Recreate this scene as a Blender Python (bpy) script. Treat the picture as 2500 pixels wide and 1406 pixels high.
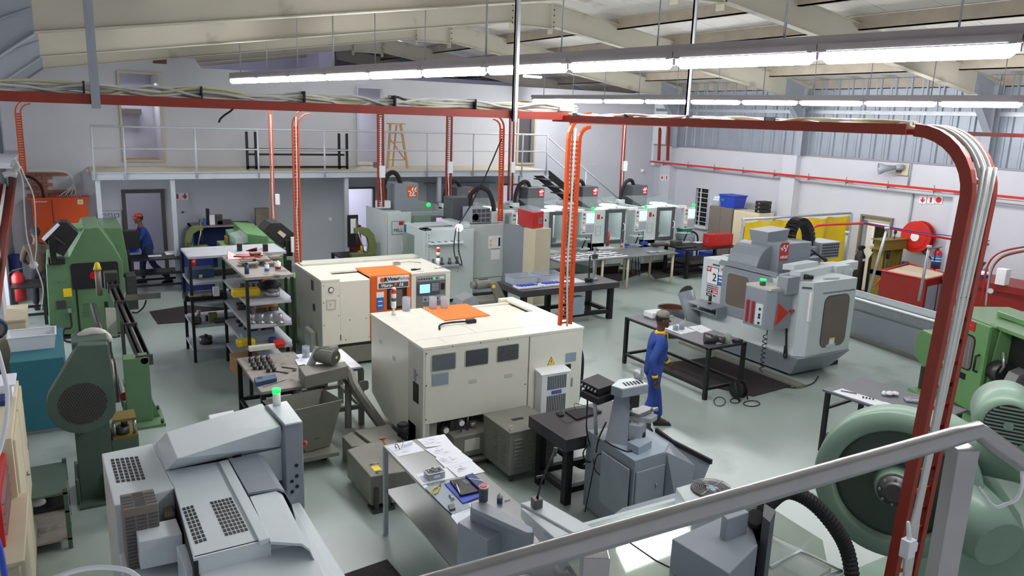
import bpy, bmesh, math, random
from math import sin, cos, pi, radians, sqrt, atan2
from mathutils import Vector, Matrix
random.seed(7)
for o in list(bpy.data.objects): bpy.data.objects.remove(o)
SC = bpy.context.scene; COL = SC.collection
# ---------------------------------------------------------------- camera, world, exposure
H = 4.4; FPX = 1864.3
_y, _p, _r = radians(30.81), radians(12.545), radians(1.95)
FW = Vector((sin(_y)*cos(_p), cos(_y)*cos(_p), -sin(_p)))
_rt = Vector((cos(_y), -sin(_y), 0)); _up = _rt.cross(FW)
RT = _rt*cos(_r)+_up*sin(_r); UP = _up*cos(_r)-_rt*sin(_r)
cam = bpy.data.objects.new('camera', bpy.data.cameras.new('camera')); COL.objects.link(cam)
M = Matrix((RT, UP, -FW)).transposed().to_4x4(); M.translation = Vector((0, 0, H)); cam.matrix_world = M
cam.data.sensor_width = 36; cam.data.lens = FPX/2500*36; cam.data.clip_start = .05; cam.data.clip_end = 200
SC.camera = cam
w = bpy.data.worlds.new('world'); SC.world = w; w.use_nodes = True
w.node_tree.nodes['Background'].inputs[0].default_value = (.82, .86, .95, 1)
w.node_tree.nodes['Background'].inputs[1].default_value = .55
SC.view_settings.view_transform = 'Standard'; SC.view_settings.look = 'None'
SC.view_settings.exposure = 0.0; SC.view_settings.gamma = 1; SC.view_settings.use_curve_mapping = False
TUBE = 70.0      # brightness of the fluorescent tubes
def ray(px, py): return FW*FPX + RT*(px-1250) + UP*(703-py)
def G(px, py, z=0.):                      # surveyed point at a known height
 d = ray(px, py); t = (z-H)/d.z; return Vector((d.x*t, d.y*t, z))
def PX(px, py, x):
 d = ray(px, py); t = x/d.x; return Vector((x, d.y*t, H+d.z*t))
def PY(px, py, yy):
 d = ray(px, py); t = yy/d.y; return Vector((d.x*t, yy, H+d.z*t))
# ---------------------------------------------------------------- materials
def lin(c):
 c = c/255.
 return c/12.92 if c <= .04045 else ((c+.055)/1.055)**2.4
MT = {}
def mat(name, rgb, rough=.5, metal=0., var=.06, sc=6., bump=0., emit=0., coat=0., alpha=1., stretch=None, rgb2=None, dirt=None):
 if name in MT: return MT[name]
 m = bpy.data.materials.new(name); MT[name] = m; m.use_nodes = True
 nt = m.node_tree; b = nt.nodes['Principled BSDF']; L = nt.links
 c = [lin(v) for v in rgb]
 b.inputs['Roughness'].default_value = rough; b.inputs['Metallic'].default_value = metal
 b.inputs['Base Color'].default_value = (*c, 1)
 if coat: b.inputs['Coat Weight'].default_value = coat; b.inputs['Coat Roughness'].default_value = .15
 if emit:
  b.inputs['Emission Color'].default_value = (*c, 1); b.inputs['Emission Strength'].default_value = emit
 if alpha < 1: b.inputs['Alpha'].default_value = alpha
 if (var or bump) and not emit:
  tc = nt.nodes.new('ShaderNodeTexCoord'); nz = nt.nodes.new('ShaderNodeTexNoise')
  nz.inputs['Scale'].default_value = sc; nz.inputs['Detail'].default_value = 5
  src = tc.outputs['Object']
  if stretch:
   mp = nt.nodes.new('ShaderNodeMapping'); mp.inputs['Scale'].default_value = stretch
   L.new(src, mp.inputs[0]); src = mp.outputs[0]
  L.new(src, nz.inputs['Vector'])
  cr = nt.nodes.new('ShaderNodeValToRGB')
  c2 = [lin(v) for v in rgb2] if rgb2 else c
  cr.color_ramp.elements[0].position = .3; cr.color_ramp.elements[1].position = .7
  cr.color_ramp.elements[0].color = (*[max(0, v*(1-var)) for v in c], 1)
  cr.color_ramp.elements[1].color = (*[min(1, v*(1+var)) for v in c2], 1)
  L.new(nz.outputs['Fac'], cr.inputs[0]); out = cr.outputs[0]
  if dirt:
   n2 = nt.nodes.new('ShaderNodeTexNoise'); n2.inputs['Scale'].default_value = dirt[1]; n2.inputs['Detail'].default_value = 8
   L.new(tc.outputs['Object'], n2.inputs['Vector'])
   r2 = nt.nodes.new('ShaderNodeValToRGB'); r2.color_ramp.elements[0].position = dirt[2]; r2.color_ramp.elements[1].position = dirt[2]+.15
   L.new(n2.outputs['Fac'], r2.inputs[0])
   mx = nt.nodes.new('ShaderNodeMix'); mx.data_type = 'RGBA'
   L.new(r2.outputs[0], mx.inputs[0]); L.new(out, mx.inputs[6]); mx.inputs[7].default_value = (*[lin(v) for v in dirt[0]], 1)
   out = mx.outputs[2]
  L.new(out, b.inputs['Base Color'])
  if bump:
   bp = nt.nodes.new('ShaderNodeBump'); bp.inputs['Strength'].default_value = bump; bp.inputs['Distance'].default_value = .02
   L.new(nz.outputs['Fac'], bp.inputs['Height']); L.new(bp.outputs[0], b.inputs['Normal'])
 return m
def clear(name, rgb, fac=.8, rough=.05):
 if name in MT: return MT[name]
 m = bpy.data.materials.new(name); MT[name] = m; m.use_nodes = True; nt = m.node_tree
 nt.nodes.clear(); o = nt.nodes.new('ShaderNodeOutputMaterial'); mx = nt.nodes.new('ShaderNodeMixShader')
 t = nt.nodes.new('ShaderNodeBsdfTransparent'); g = nt.nodes.new('ShaderNodeBsdfPrincipled')
 t.inputs[0].default_value = (*[lin(v) for v in rgb], 1)
 g.inputs['Base Color'].default_value = (*[lin(v) for v in rgb], 1); g.inputs['Roughness'].default_value = rough
 mx.inputs[0].default_value = 1-fac
 nt.links.new(t.outputs[0], mx.inputs[1]); nt.links.new(g.outputs[0], mx.inputs[2]); nt.links.new(mx.outputs[0], o.inputs[0])
 return m
mat('floor', (156,169,163), .28, 0, .05, .6, rgb2=(162,175,169), dirt=((122,136,130), .9, .57))
mat('wall', (203,205,213), .7, 0, .02, 2.)
mat('wall_back', (208,210,218), .7, 0, .03, 1.5)
mat('wall_lower', (205,208,216), .7, 0, .03, 1.5)
mat('lilac', (200,199,215), .8, 0, .02, 2.)
mat('rafter', (196,192,176), .55, 0, .04, 1.2, dirt=((150,140,122), 1.5, .62))
mat('ceiling', (232,229,223), .7, 0, .05, 1.4, dirt=((160,148,132), 1.1, .56))
mat('purlin', (166,156,140), .7, 0, .1, 3.)
mat('cladding', (150,158,168), .42, .35, .04, 3.)
mat('steelgrey', (160,166,176), .5, .1, .04, 4.)
mat('galv', (176,180,186), .42, .5, .08, 12.)
mat('railgrey', (190,196,203), .45, .1, .03, 6.)
mat('railnear', (168,167,166), .28, .5, .05, 9., bump=.15)
mat('orange', (205,78,28), .42, .0, .06, 8.); mat('boardorange', (236,92,34), .45, 0, .03, 4.)
mat('trayred', (146,50,34), .45, .1, .08, 5.)
mat('cable', (205,207,203), .5, 0, .04, 9.)
mat('cableyel', (200,198,160), .5)
mat('black', (28,27,30), .5, 0, .1, 20.)
mat('blackmetal', (34,33,36), .45, .3, .1, 14.)
mat('rubber', (30,29,31), .75, 0, .15, 30., bump=.2)
mat('matblk', (48,42,42), .85, 0, .2, 40., bump=.4)
mat('white', (236,238,240), .45, 0, .02, 8.)
mat('cream', (232,230,215), .36, 0, .02, 5., coat=.2)
mat('creamdark', (200,200,188), .45, 0, .04, 3., dirt=((120,116,104), 1.2, .6))
mat('victorgrey', (122,122,112), .5, 0, .08, 4.)
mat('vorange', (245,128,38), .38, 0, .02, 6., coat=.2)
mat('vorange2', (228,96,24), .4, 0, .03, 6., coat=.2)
mat('haaswhite', (206,215,218), .36, 0, .02, 5., coat=.15)
mat('haasgrey', (140,147,156), .4, 0, .03, 5., coat=.1)
mat('haasdark', (78,82,88), .45, 0, .05, 6.)
mat('minigrey', (196,207,206), .42, 0, .03, 5.)
mat('ledgreen', (8,220,70), emit=3.)
mat('screenblue', (130,190,255), emit=1.6)
mat('screencyan', (180,235,245), emit=1.1)
mat('screendim', (190,170,200), emit=.6)
mat('lampwhite', (255,255,255), emit=5.)
mat('redlamp', (200,20,25), .2, 0, 0, coat=.5)
mat('tube', (252,252,255), emit=TUBE)
mat('fixture', (150,146,150), .5, .2, .03, 4.)
mat('green', (96,132,94), .42, 0, .06, 4., coat=.2, dirt=((70,100,66), 2.5, .62))
mat('greenbright', (112,158,102), .4, 0, .04, 4., coat=.25)
mat('greenpress', (122,148,130), .45, 0, .07, 3., coat=.15, dirt=((150,150,110), 2., .68))
mat('greendark', (74,96,84), .5, 0, .08, 4.)
mat('greenfly', (70,84,74), .5, 0, .1, 3.)
mat('teal', (48,112,126), .6, 0, .05, 4.)
mat('olive', (112,120,72), .5, 0, .08, 6.)
mat('olivedark', (120,104,40), .5, 0, .1, 8.)
mat('beige', (214,204,176), .5, 0, .03, 4.)
mat('beige2', (198,190,164), .5, 0, .03, 4.)
mat('brownmetal', (128,118,108), .55, 0, .03, 6.)
mat('red', (190,28,32), .35, 0, .04, 8., coat=.3)
mat('reddark', (140,34,28), .45, 0, .06, 6.)
mat('redbright', (200,40,32), .35, 0, .03, 8., coat=.3)
mat('hatred', (220,60,50), .5)
mat('blue', (44,74,190), .5, 0, .05, 8.)
mat('bluedark', (30,48,110), .5, 0, .05, 8.)
mat('overall', (40,68,142), .85, 0, .12, 14., bump=.3)
mat('overalld', (40,50,84), .85, 0, .12, 14.)
mat('yellow', (222,192,36), .5, 0, .06, 6.)
mat('curtain', (228,196,30), .45, 0, .05, 3.)
mat('shirt', (226,180,50), .8)
mat('skin', (84,58,46), .6, 0, .06, 12.)
mat('skin2', (120,82,62), .6, 0, .06, 12.)
mat('cap', (132,128,118), .9, 0, .15, 40.)
mat('coat', (72,60,50), .9, 0, .12, 18., bump=.3)
mat('darkcloth', (36,34,42), .9, 0, .1, 18.)
mat('stainless', (186,188,190), .24, .85, .03, 3., stretch=(1, 14, 1))
mat('stainless2', (150,150,150), .3, .8, .05, 3., stretch=(1, 10, 1))
mat('steel', (170,170,172), .32, .8, .06, 16.)
mat('darksteel', (92,90,90), .4, .7, .1, 16.)
mat('granite', (62,60,64), .4, 0, .12, 120.)
mat('tabletop', (84,84,92), .45, 0, .06, 6.)
mat('shelfgrey', (176,180,186), .5, .1, .06, 6., dirt=((120,112,104), 3., .6))
mat('shelfdirty', (150,144,138), .6, .1, .1, 5., dirt=((90,80,72), 4., .55))
mat('paper', (240,243,250), .8, 0, .01, 30.)
mat('ink', (128,132,144), .8)
mat('cardboard', (168,128,88), .85, 0, .06, 8.)
mat('rust', (120,66,42), .7, .3, .15, 12.)
mat('cork', (158,122,96), .9, 0, .06, 20.)
mat('wood', (186,148,104), .7, 0, .12, 4., stretch=(1, 1, 8))
mat('doorgrey', (104,102,106), .55, .1, .04, 4.)
mat('frame_dark', (92,84,80), .6)
mat('window_dark', (26,28,30), .15, 0, .2, 3.)
mat('tintwin', (112,98,90), .15, 0, .08, 2., coat=.6)
mat('plasticwhite', (232,234,238), .35, 0, .01, 5., coat=.2)
mat('signwhite', (242,242,246), .5)
mat('signred', (200,32,44), .5)
mat('signyellow', (246,214,30), .5)
mat('signblue', (44,112,186), .5)
mat('signgrey', (150,164,176), .45)
mat('gold', (196,160,90), .5, .3)
mat('brick', (176,120,104), .9, 0, .1, 8.)
mat('navy', (46,74,106), .45, 0, .05, 8.)
mat('tealbin', (40,150,120), .5)
mat('floorband', (176,190,182), .32, 0, .03, 1.)
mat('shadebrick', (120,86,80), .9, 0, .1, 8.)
clear('glass', (238,243,243), .9); clear('glassgreen', (190,205,198), .55, .1); clear('plastic', (236,240,246), .72, .2)
clear('acrylic', (228,232,226), .78, .08); clear('tintglass', (150,140,132), .35, .1)
# ---------------------------------------------------------------- mesh collector
X = [Matrix.Identity(4)]
class at:
 def __init__(s, x=0, y=0, z=0, rz=0, m=None):
  s.m = m if m is not None else Matrix.Translation((x, y, z)) @ Matrix.Rotation(radians(rz), 4, 'Z')
 def __enter__(s): X.append(X[-1] @ s.m)
 def __exit__(s, *a): X.pop()
class S:
 def __init__(s): s.v = []; s.f = []; s.sm = []
 def add(s, vs, fs, smooth=False):
  n = len(s.v); m = X[-1]
  s.v += [m @ Vector(v) for v in vs]; s.f += [tuple(i+n for i in f) for f in fs]; s.sm += [smooth]*len(fs); return s
 def box(s, x0, x1, y0, y1, z0, z1):
  return s.hexa([(x0,y0,z0),(x1,y0,z0),(x1,y1,z0),(x0,y1,z0)], [(x0,y0,z1),(x1,y0,z1),(x1,y1,z1),(x0,y1,z1)])
 def hexa(s, lo, hi):
  return s.add(list(lo)+list(hi), [(3,2,1,0),(4,5,6,7),(0,1,5,4),(1,2,6,5),(2,3,7,6),(3,0,4,7)])
 def cb(s, cx, cy, z0, dx, dy, dz): return s.box(cx-dx/2, cx+dx/2, cy-dy/2, cy+dy/2, z0, z0+dz)
 def ob(s, c, r, u, wd, ht, th):               # plate centred at c, right r, up u, thickness along r x u
  c, r, u = Vector(c), Vector(r).normalized(), Vector(u).normalized(); n = r.cross(u)
  p = lambda a, b, d: c+r*(a*wd/2)+u*(b*ht/2)+n*(d*th/2)
  return s.hexa([p(-1,-1,-1),p(1,-1,-1),p(1,1,-1),p(-1,1,-1)], [p(-1,-1,1),p(1,-1,1),p(1,1,1),p(-1,1,1)])
 def prism(s, pts, lo, hi, axis='y'):          # pts 2d polygon (ccw), extruded along axis
  n = len(pts)
  def q(a, b, t): return {'x': (t, a, b), 'y': (a, t, b), 'z': (a, b, t)}[axis]
  vs = [q(a, b, lo) for a, b in pts]+[q(a, b, hi) for a, b in pts]
  return s.add(vs, [tuple(range(n))[::-1], tuple(range(n, 2*n))]+[(i, (i+1) % n, n+(i+1) % n, n+i) for i in range(n)])
 def poly(s, pts, n, th):                      # 3d planar polygon given thickness along n
  pts = [Vector(p) for p in pts]; n = Vector(n).normalized()*th; k = len(pts)
  return s.add(pts+[p+n for p in pts], [tuple(range(k)), tuple(range(k, 2*k))[::-1]]+[(i, (i+1) % k, k+(i+1) % k, k+i) for i in range(k)])
 def cyl(s, a, b, r, r2=None, n=12, cap=True, smooth=True):
  return s.tube([a, b], [r, r if r2 is None else r2], n, cap, smooth)
 def tube(s, pts, r, n=8, cap=True, smooth=True):
  pts = [Vector(p) for p in pts]; k = len(pts); rr = r if isinstance(r, (list, tuple)) else [r]*k
  vs = []; prev = None
  for i, p in enumerate(pts):
   d = (pts[min(i+1, k-1)]-pts[max(i-1, 0)])
   d = d.normalized() if d.length > 1e-9 else Vector((0, 0, 1))
   if prev is None:
    a = d.cross(Vector((0, 0, 1)) if abs(d.z) < .9 else Vector((1, 0, 0))).normalized()
   else:
    a = (prev-d*prev.dot(d)); a = a.normalized() if a.length > 1e-6 else d.orthogonal().normalized()
   prev = a; b = d.cross(a)
   for j in range(n):
    t = 2*pi*j/n; vs.append(p+(a*cos(t)+b*sin(t))*rr[i])
  fs = [(i*n+j, i*n+(j+1) % n, (i+1)*n+(j+1) % n, (i+1)*n+j) for i in range(k-1) for j in range(n)]
  m0 = len(s.f); s.add(vs, fs, smooth)
  if cap:
   base = len(s.v)-len(vs)
   s.f += [tuple(base+j for j in range(n))[::-1], tuple(base+(k-1)*n+j for j in range(n))]; s.sm += [False, False]
  return s
 def lathe(s, c, prof, n=20, axis='z', smooth=True):  # prof [(r,h)]
  k = len(prof); vs = []
  for r, h in prof:
   for j in range(n):
    t = 2*pi*j/n; a, b = r*cos(t), r*sin(t)
    vs.append({'z': (c[0]+a, c[1]+b, c[2]+h), 'x': (c[0]+h, c[1]+a, c[2]+b), 'y': (c[0]+a, c[1]+h, c[2]-b)}[axis])
  fs = [(i*n+j, i*n+(j+1) % n, (i+1)*n+(j+1) % n, (i+1)*n+j) for i in range(k-1) for j in range(n)]
  s.add(vs, fs, smooth); b0 = len(s.v)-len(vs)
  s.f += [tuple(b0+j for j in range(n))[::-1], tuple(b0+(k-1)*n+j for j in range(n))]; s.sm += [False]*2
  return s
 def ball(s, c, r, n=12, sc=(1, 1, 1)):
  k = n//2
  vs = [(c[0]+r*sc[0]*sin(pi*i/k)*cos(2*pi*j/n), c[1]+r*sc[1]*sin(pi*i/k)*sin(2*pi*j/n), c[2]+r*sc[2]*cos(pi*i/k)) for i in range(k+1) for j in range(n)]
  return s.add(vs, [(i*n+j, (i+1)*n+j, (i+1)*n+(j+1) % n, i*n+(j+1) % n) for i in range(k) for j in range(n)], True)
 def frame(s, c, r, u, wd, ht, b, th):         # rectangular frame of four bars
  c, r, u = Vector(c), Vector(r).normalized(), Vector(u).normalized()
  s.ob(c+u*(ht/2-b/2), r, u, wd, b, th); s.ob(c-u*(ht/2-b/2), r, u, wd, b, th)
  s.ob(c+r*(wd/2-b/2), r, u, b, ht-2*b, th); s.ob(c-r*(wd/2-b/2), r, u, b, ht-2*b, th); return s
WL = {}
def _wp(o): return WL.get(o.name, Vector((0, 0, 0))) if o else Vector((0, 0, 0))
def part(name, s, m, parent=None, bev=0., label=None, org=None):
 me = bpy.data.meshes.new(name)
 if s.v:
  lo = Vector([min(v[i] for v in s.v) for i in range(3)]); hi = Vector([max(v[i] for v in s.v) for i in range(3)])
  o0 = Vector(org) if org is not None else Vector(((lo.x+hi.x)/2, (lo.y+hi.y)/2, lo.z))
 else: o0 = Vector()
 me.from_pydata([v-o0 for v in s.v], [], s.f); me.polygons.foreach_set('use_smooth', s.sm)
 bm = bmesh.new(); bm.from_mesh(me); bmesh.ops.recalc_face_normals(bm, faces=bm.faces); bm.to_mesh(me); bm.free()
 me.materials.append(MT[m] if isinstance(m, str) else m)
 o = bpy.data.objects.new(name, me); COL.objects.link(o)
 if parent: o.parent = parent
 o.location = o0-_wp(parent); WL[o.name] = o0
 if bev:
  md = o.modifiers.new('bevel', 'BEVEL'); md.width = bev; md.segments = 2; md.limit_method = 'ANGLE'; md.angle_limit = radians(40)
 if label: o['label'] = label
 return o
def tag(o, label, cat, group=None):
 o['label'] = label; o['category'] = cat
 if group: o['group'] = group
 return o
def thing(name, label, cat, x, y, z=0., group=None):
 o = bpy.data.objects.new(name, None); COL.objects.link(o); p = X[-1] @ Vector((x, y, z))
 o.location = p; WL[o.name] = p; o.empty_display_size = .1
 return tag(o, label, cat, group)
def one(name, s, m, label, cat, group=None, bev=0.): return tag(part(name, s, m, None, bev), label, cat, group)
def struct(name, s, m, parent=None, bev=0.):
 o = part(name, s, m, parent, bev)
 if not parent: o['kind'] = 'structure'
 return o
def kids(o): return [c for c in bpy.data.objects if c.parent == o]
def dup(root, loc, rz=None, label=None, group=None):
 def cp(o, par):
  c = o.copy(); COL.objects.link(c); c.parent = par
  for k in KC.get(o.name, []): cp(k, c)
  return c
 global KC
 KC = {}
 for o in bpy.data.objects:
  if o.parent: KC.setdefault(o.parent.name, []).append(o)
 c = cp(root, None); c.location = loc; WL[c.name] = Vector(loc)
 if rz is not None: c.rotation_euler = (0, 0, radians(rz))
 if label: c['label'] = label
 if group: c['group'] = group
 return c
def text(body, size, m, parent, pos, r=(1, 0, 0), u=(0, 0, 1), th=.003, al='CENTER', name='lettering', bold=0., shear=0., sx=1.):
 cu = bpy.data.curves.new('t', 'FONT'); cu.body = body; cu.size = size; cu.extrude = th; cu.align_x = al; cu.align_y = 'CENTER'
 cu.offset = bold; cu.shear = shear; cu.resolution_u = 2
 ob = bpy.data.objects.new('t', cu); COL.objects.link(ob)
 me = bpy.data.meshes.new_from_object(ob.evaluated_get(bpy.context.evaluated_depsgraph_get()))
 bpy.data.objects.remove(ob); bpy.data.curves.remove(cu)
 r, u = Vector(r).normalized(), Vector(u).normalized(); n = r.cross(u)
 MM = X[-1] @ (Matrix((r*sx, u, n)).transposed().to_4x4()); MM.translation = X[-1] @ Vector(pos)
 rot = MM.copy(); rot.translation = (0, 0, 0); me.transform(rot)
 me.materials.clear(); me.materials.append(MT[m])
 o = bpy.data.objects.new(name, me); COL.objects.link(o)
 if parent: o.parent = parent
 o.location = MM.translation-_wp(parent); WL[o.name] = MM.translation.copy()
 return o
def arc(c, r, a0, a1, n, ax='xz'):
 out = []
 for i in range(n+1):
  t = radians(a0+(a1-a0)*i/n); a, b = r*cos(t), r*sin(t)
  out.append({'xz': (c[0]+a, c[1], c[2]+b), 'yz': (c[0], c[1]+a, c[2]+b), 'xy': (c[0]+a, c[1]+b, c[2])}[ax])
 return out
def bez(pts, n=8):                                # smooth catmull-rom path
 P = [Vector(p) for p in pts]; P = [2*P[0]-P[1]]+P+[2*P[-1]-P[-2]]; out = []
 for i in range(1, len(P)-2):
  for j in range(n):
   t = j/n; a, b, c, d = P[i-1:i+3]
   out.append(.5*((2*b)+(c-a)*t+(2*a-5*b+4*c-d)*t*t+(3*b-a-3*c+d)*t**3))
 return out+[P[-2]]
def rrect(w, h, r, n=4):                          # rounded rectangle outline centred on 0
 out = []
 for cx, cy, a in ((w/2-r, h/2-r, 0), (-w/2+r, h/2-r, 90), (-w/2+r, -h/2+r, 180), (w/2-r, -h/2+r, 270)):
  for i in range(n+1):
   t = radians(a+90*i/n); out.append((cx+r*cos(t), cy+r*sin(t)))
 return out
def rplate(s, c, r, u, w, h, rad, th):
 c, r, u = Vector(c), Vector(r).normalized(), Vector(u).normalized(); n = r.cross(u)
 return s.poly([c+r*a+u*b-n*th/2 for a, b in rrect(w, h, rad)], n, th)
def rring(s, c, r, u, w, h, rad, b, th):          # rounded frame
 c, r, u = Vector(c), Vector(r).normalized(), Vector(u).normalized(); n = r.cross(u)*th
 A = rrect(w, h, rad); B = rrect(w-2*b, h-2*b, max(rad-b, .005)); k = len(A)
 vs = [c+r*a+u*q for a, q in A]+[c+r*a+u*q for a, q in B]; vs += [v+n for v in vs]
 fs = []
 for i in range(k):
  j = (i+1) % k
  fs += [(i, j, k+j, k+i), (2*k+i, 3*k+i, 3*k+j, 2*k+j), (i, 2*k+i, 2*k+j, j), (k+i, k+j, 3*k+j, 3*k+i)]
 return s.add(vs, fs)
XR, YU, ZU = (1, 0, 0), (0, 1, 0), (0, 0, 1)
# ================================================================= SETTING
s = S().box(-6, 26, -1.5, 22, -.2, 0); struct('floor', s, 'floor')
s = S().box(-6, 26, 22, 37, -.2, -.01); struct('floor', s, 'lilac')
def wall_y(name, y0, y1, x0, x1, z0, z1, holes, m):       # wall in the x-z plane with rectangular holes
 xs = sorted({x0, x1, *[h[0] for h in holes], *[h[1] for h in holes]}); zs = sorted({z0, z1, *[h[2] for h in holes], *[h[3] for h in holes]})
 s = S()
 for a, b in zip(xs, xs[1:]):
  run = None
  for c, d in zip(zs, zs[1:]):
   if any(h[0] <= (a+b)/2 <= h[1] and h[2] <= (c+d)/2 <= h[3] for h in holes):
    if run: s.box(a, b, y0, y1, *run); run = None
   else: run = (run[0] if run else c, d)
  if run: s.box(a, b, y0, y1, *run)
 return struct(name, s, m)
WB = 22.0; ZD = 2.86
wb = wall_y('wall_back', WB, WB+.22, -1.2, 19.2, 0, ZD, [(1.37, 2.34, 0, 2.25), (7.27, 8.15, 0, 2.22), (12.55, 13.5, 1.4, 2.25)], 'wall_lower')
wall_y('wall_back_upper', WB, WB+.22, -1.2, 18.9, ZD, 5.4, [(1.47, 2.42, 3.0, 5.2), (7.65, 8.46, 2.9, 5.13), (13.11, 13.79, 2.92, 4.98)], 'wall_back')
s = S().prism([(-1.2, 5.4), (3.45, 5.4), (3.3, 5.62), (2.55, 5.62), (2.55, 5.68), (1.9, 5.68), (-1.2, 5.16)], WB, WB+.22); struct('wall_back_gable', s, 'wall_back')
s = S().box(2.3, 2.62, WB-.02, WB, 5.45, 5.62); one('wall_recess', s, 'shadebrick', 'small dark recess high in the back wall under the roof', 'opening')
# rooms behind the back wall
s = S().box(-1.2, 19, 24.6, 24.75, 0, ZD); struct('wall_room', s, 'lilac')
s = S().box(-1.2, 19, WB+.22, 24.6, ZD-.12, ZD); struct('floor_upper', s, 'beige2')
s = S().box(1.0, 5.2, 24, 24.15, ZD, 5.3); s.box(7.2, 11, 24.3, 24.45, ZD, 5.1); s.box(12.8, 16, 24, 24.1, ZD, 5.1); struct('wall_upper_room', s, 'lilac')
s = S().box(2.42, 2.55, WB+.22, 24, ZD, 5.2); s.box(7.3, 7.45, WB+.22, 24.3, 0, 5.2); struct('wall_partition', s, 'lilac')
s = S().box(-2, 8.8, 33, 33.2, 0, 8); s.box(8.8, 9.4, 29.5, 33.2, 0, 8); s.box(9.4, 24, 29.4, 29.6, 0, 5.9); struct('wall_far', s, 'lilac')
# left wall
s = S().box(-1.4, -1.15, -1, 14.9, 0, 6); s.box(-1.4, -1.15, 19.6, 22, 0, 6); s.box(-1.4, -1.15, 14.9, 19.6, 2.6, 6); s.box(-4, -1.4, 14.7, 14.9, 0, 3); s.box(-4, -1.4, 21.8, 22, 0, 3)
struct('wall_left', s, 'wall')
s = S().box(-1.14, -.93, 14.2, 14.95, 0, 3.6); struct('trim_left_pier', s, 'wall')
s = S().box(-1.15, -.75, 17.4, 22, 3.15, 3.25); struct('trim_left_ledge', s, 'wall_lower')
# right wall
XW = 19.0
s = S()
for y0, y1, z0, z1 in ((-1.5, 12.31, 0, 3.02), (13.24, 19.12, 0, 3.02), (19.76, 22, 0, 3.02), (12.31, 13.24, 2.12, 3.02), (19.12, 19.76, 0, .95), (19.12, 19.76, 2.27, 3.02)): s.box(19.12, 19.4, y0, y1, z0, z1)
struct('wall_right', s, 'wall')
s = S().box(19.0, 19.4, -1.5, 22, 3.02, 3.6); struct('wall_right_upper', s, 'wall')
s = S().box(18.97, 19.4, -1.5, 22, 3.6, 3.64); struct('trim_right_cap', s, 'fixture')
s = S().box(19.03, 19.12, -1.5, 22, 2.93, 3.02); s.box(19.07, 19.12, -1.5, 22, 2.84, 2.93); struct('trim_right_cornice', s, 'wall')
for i, y in enumerate((4.9, 10.14, 15.42, 20.85)):
 s = S().box(18.8, 19.12, y-.02, y+.5, 0, 3.6); struct('trim_%d' % (i+1), s, 'wall')
# steel cladding sheets above the brick, one object per sheet
cl = thing('wall_cladding', 'grey ribbed steel sheeting above the white right hand wall', 'wall cladding', 19.05, 10, 3.64)
def sheet_mesh(L=.86, z0=3.64, z1=5.75, n=2):
 s = S(); pit = L/n; prof = []
 for i in range(n):
  b = i*pit; prof += [(b, 0), (b+pit*.46, 0), (b+pit*.52, -.045), (b+pit*.60, -.045), (b+pit*.66, 0), (b+pit*.80, 0), (b+pit*.83, -.02), (b+pit*.93, -.02), (b+pit*.96, 0)]
 prof.append((L-.008, 0)); k = len(prof)
 vs = [(19.08+d, y, z0) for y, d in prof]+[(19.08+d, y, z1) for y, d in prof]+[(19.09+d, y, z0) for y, d in prof]+[(19.09+d, y, z1) for y, d in prof]
 fs = [(i, i+1, k+i+1, k+i) for i in range(k-1)]+[(2*k+i, 3*k+i, 3*k+i+1, 2*k+i+1) for i in range(k-1)]
 return s.add(vs, fs)
sh0 = part('cladding_sheet', sheet_mesh(), 'cladding', cl, org=(19.08, 0, 3.64))
for i in range(-1, 25):
 if i == -1: sh0.location = Vector((19.08, -.9, 3.64))-WL[cl.name]; continue
 c = sh0.copy(); COL.objects.link(c); c.location = Vector((19.08, i*.86-.0, 3.64))-WL[cl.name]
for i, z in enumerate((4.86,)):
 s = S().box(18.98, 19.04, -1, 22, z-.05, z+.04); s.box(18.94, 19.04, -1, 22, z+.03, z+.05); one('wall_girt', s, 'galv', 'long grey steel girt running along the ribbed wall sheeting', 'beam')
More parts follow.
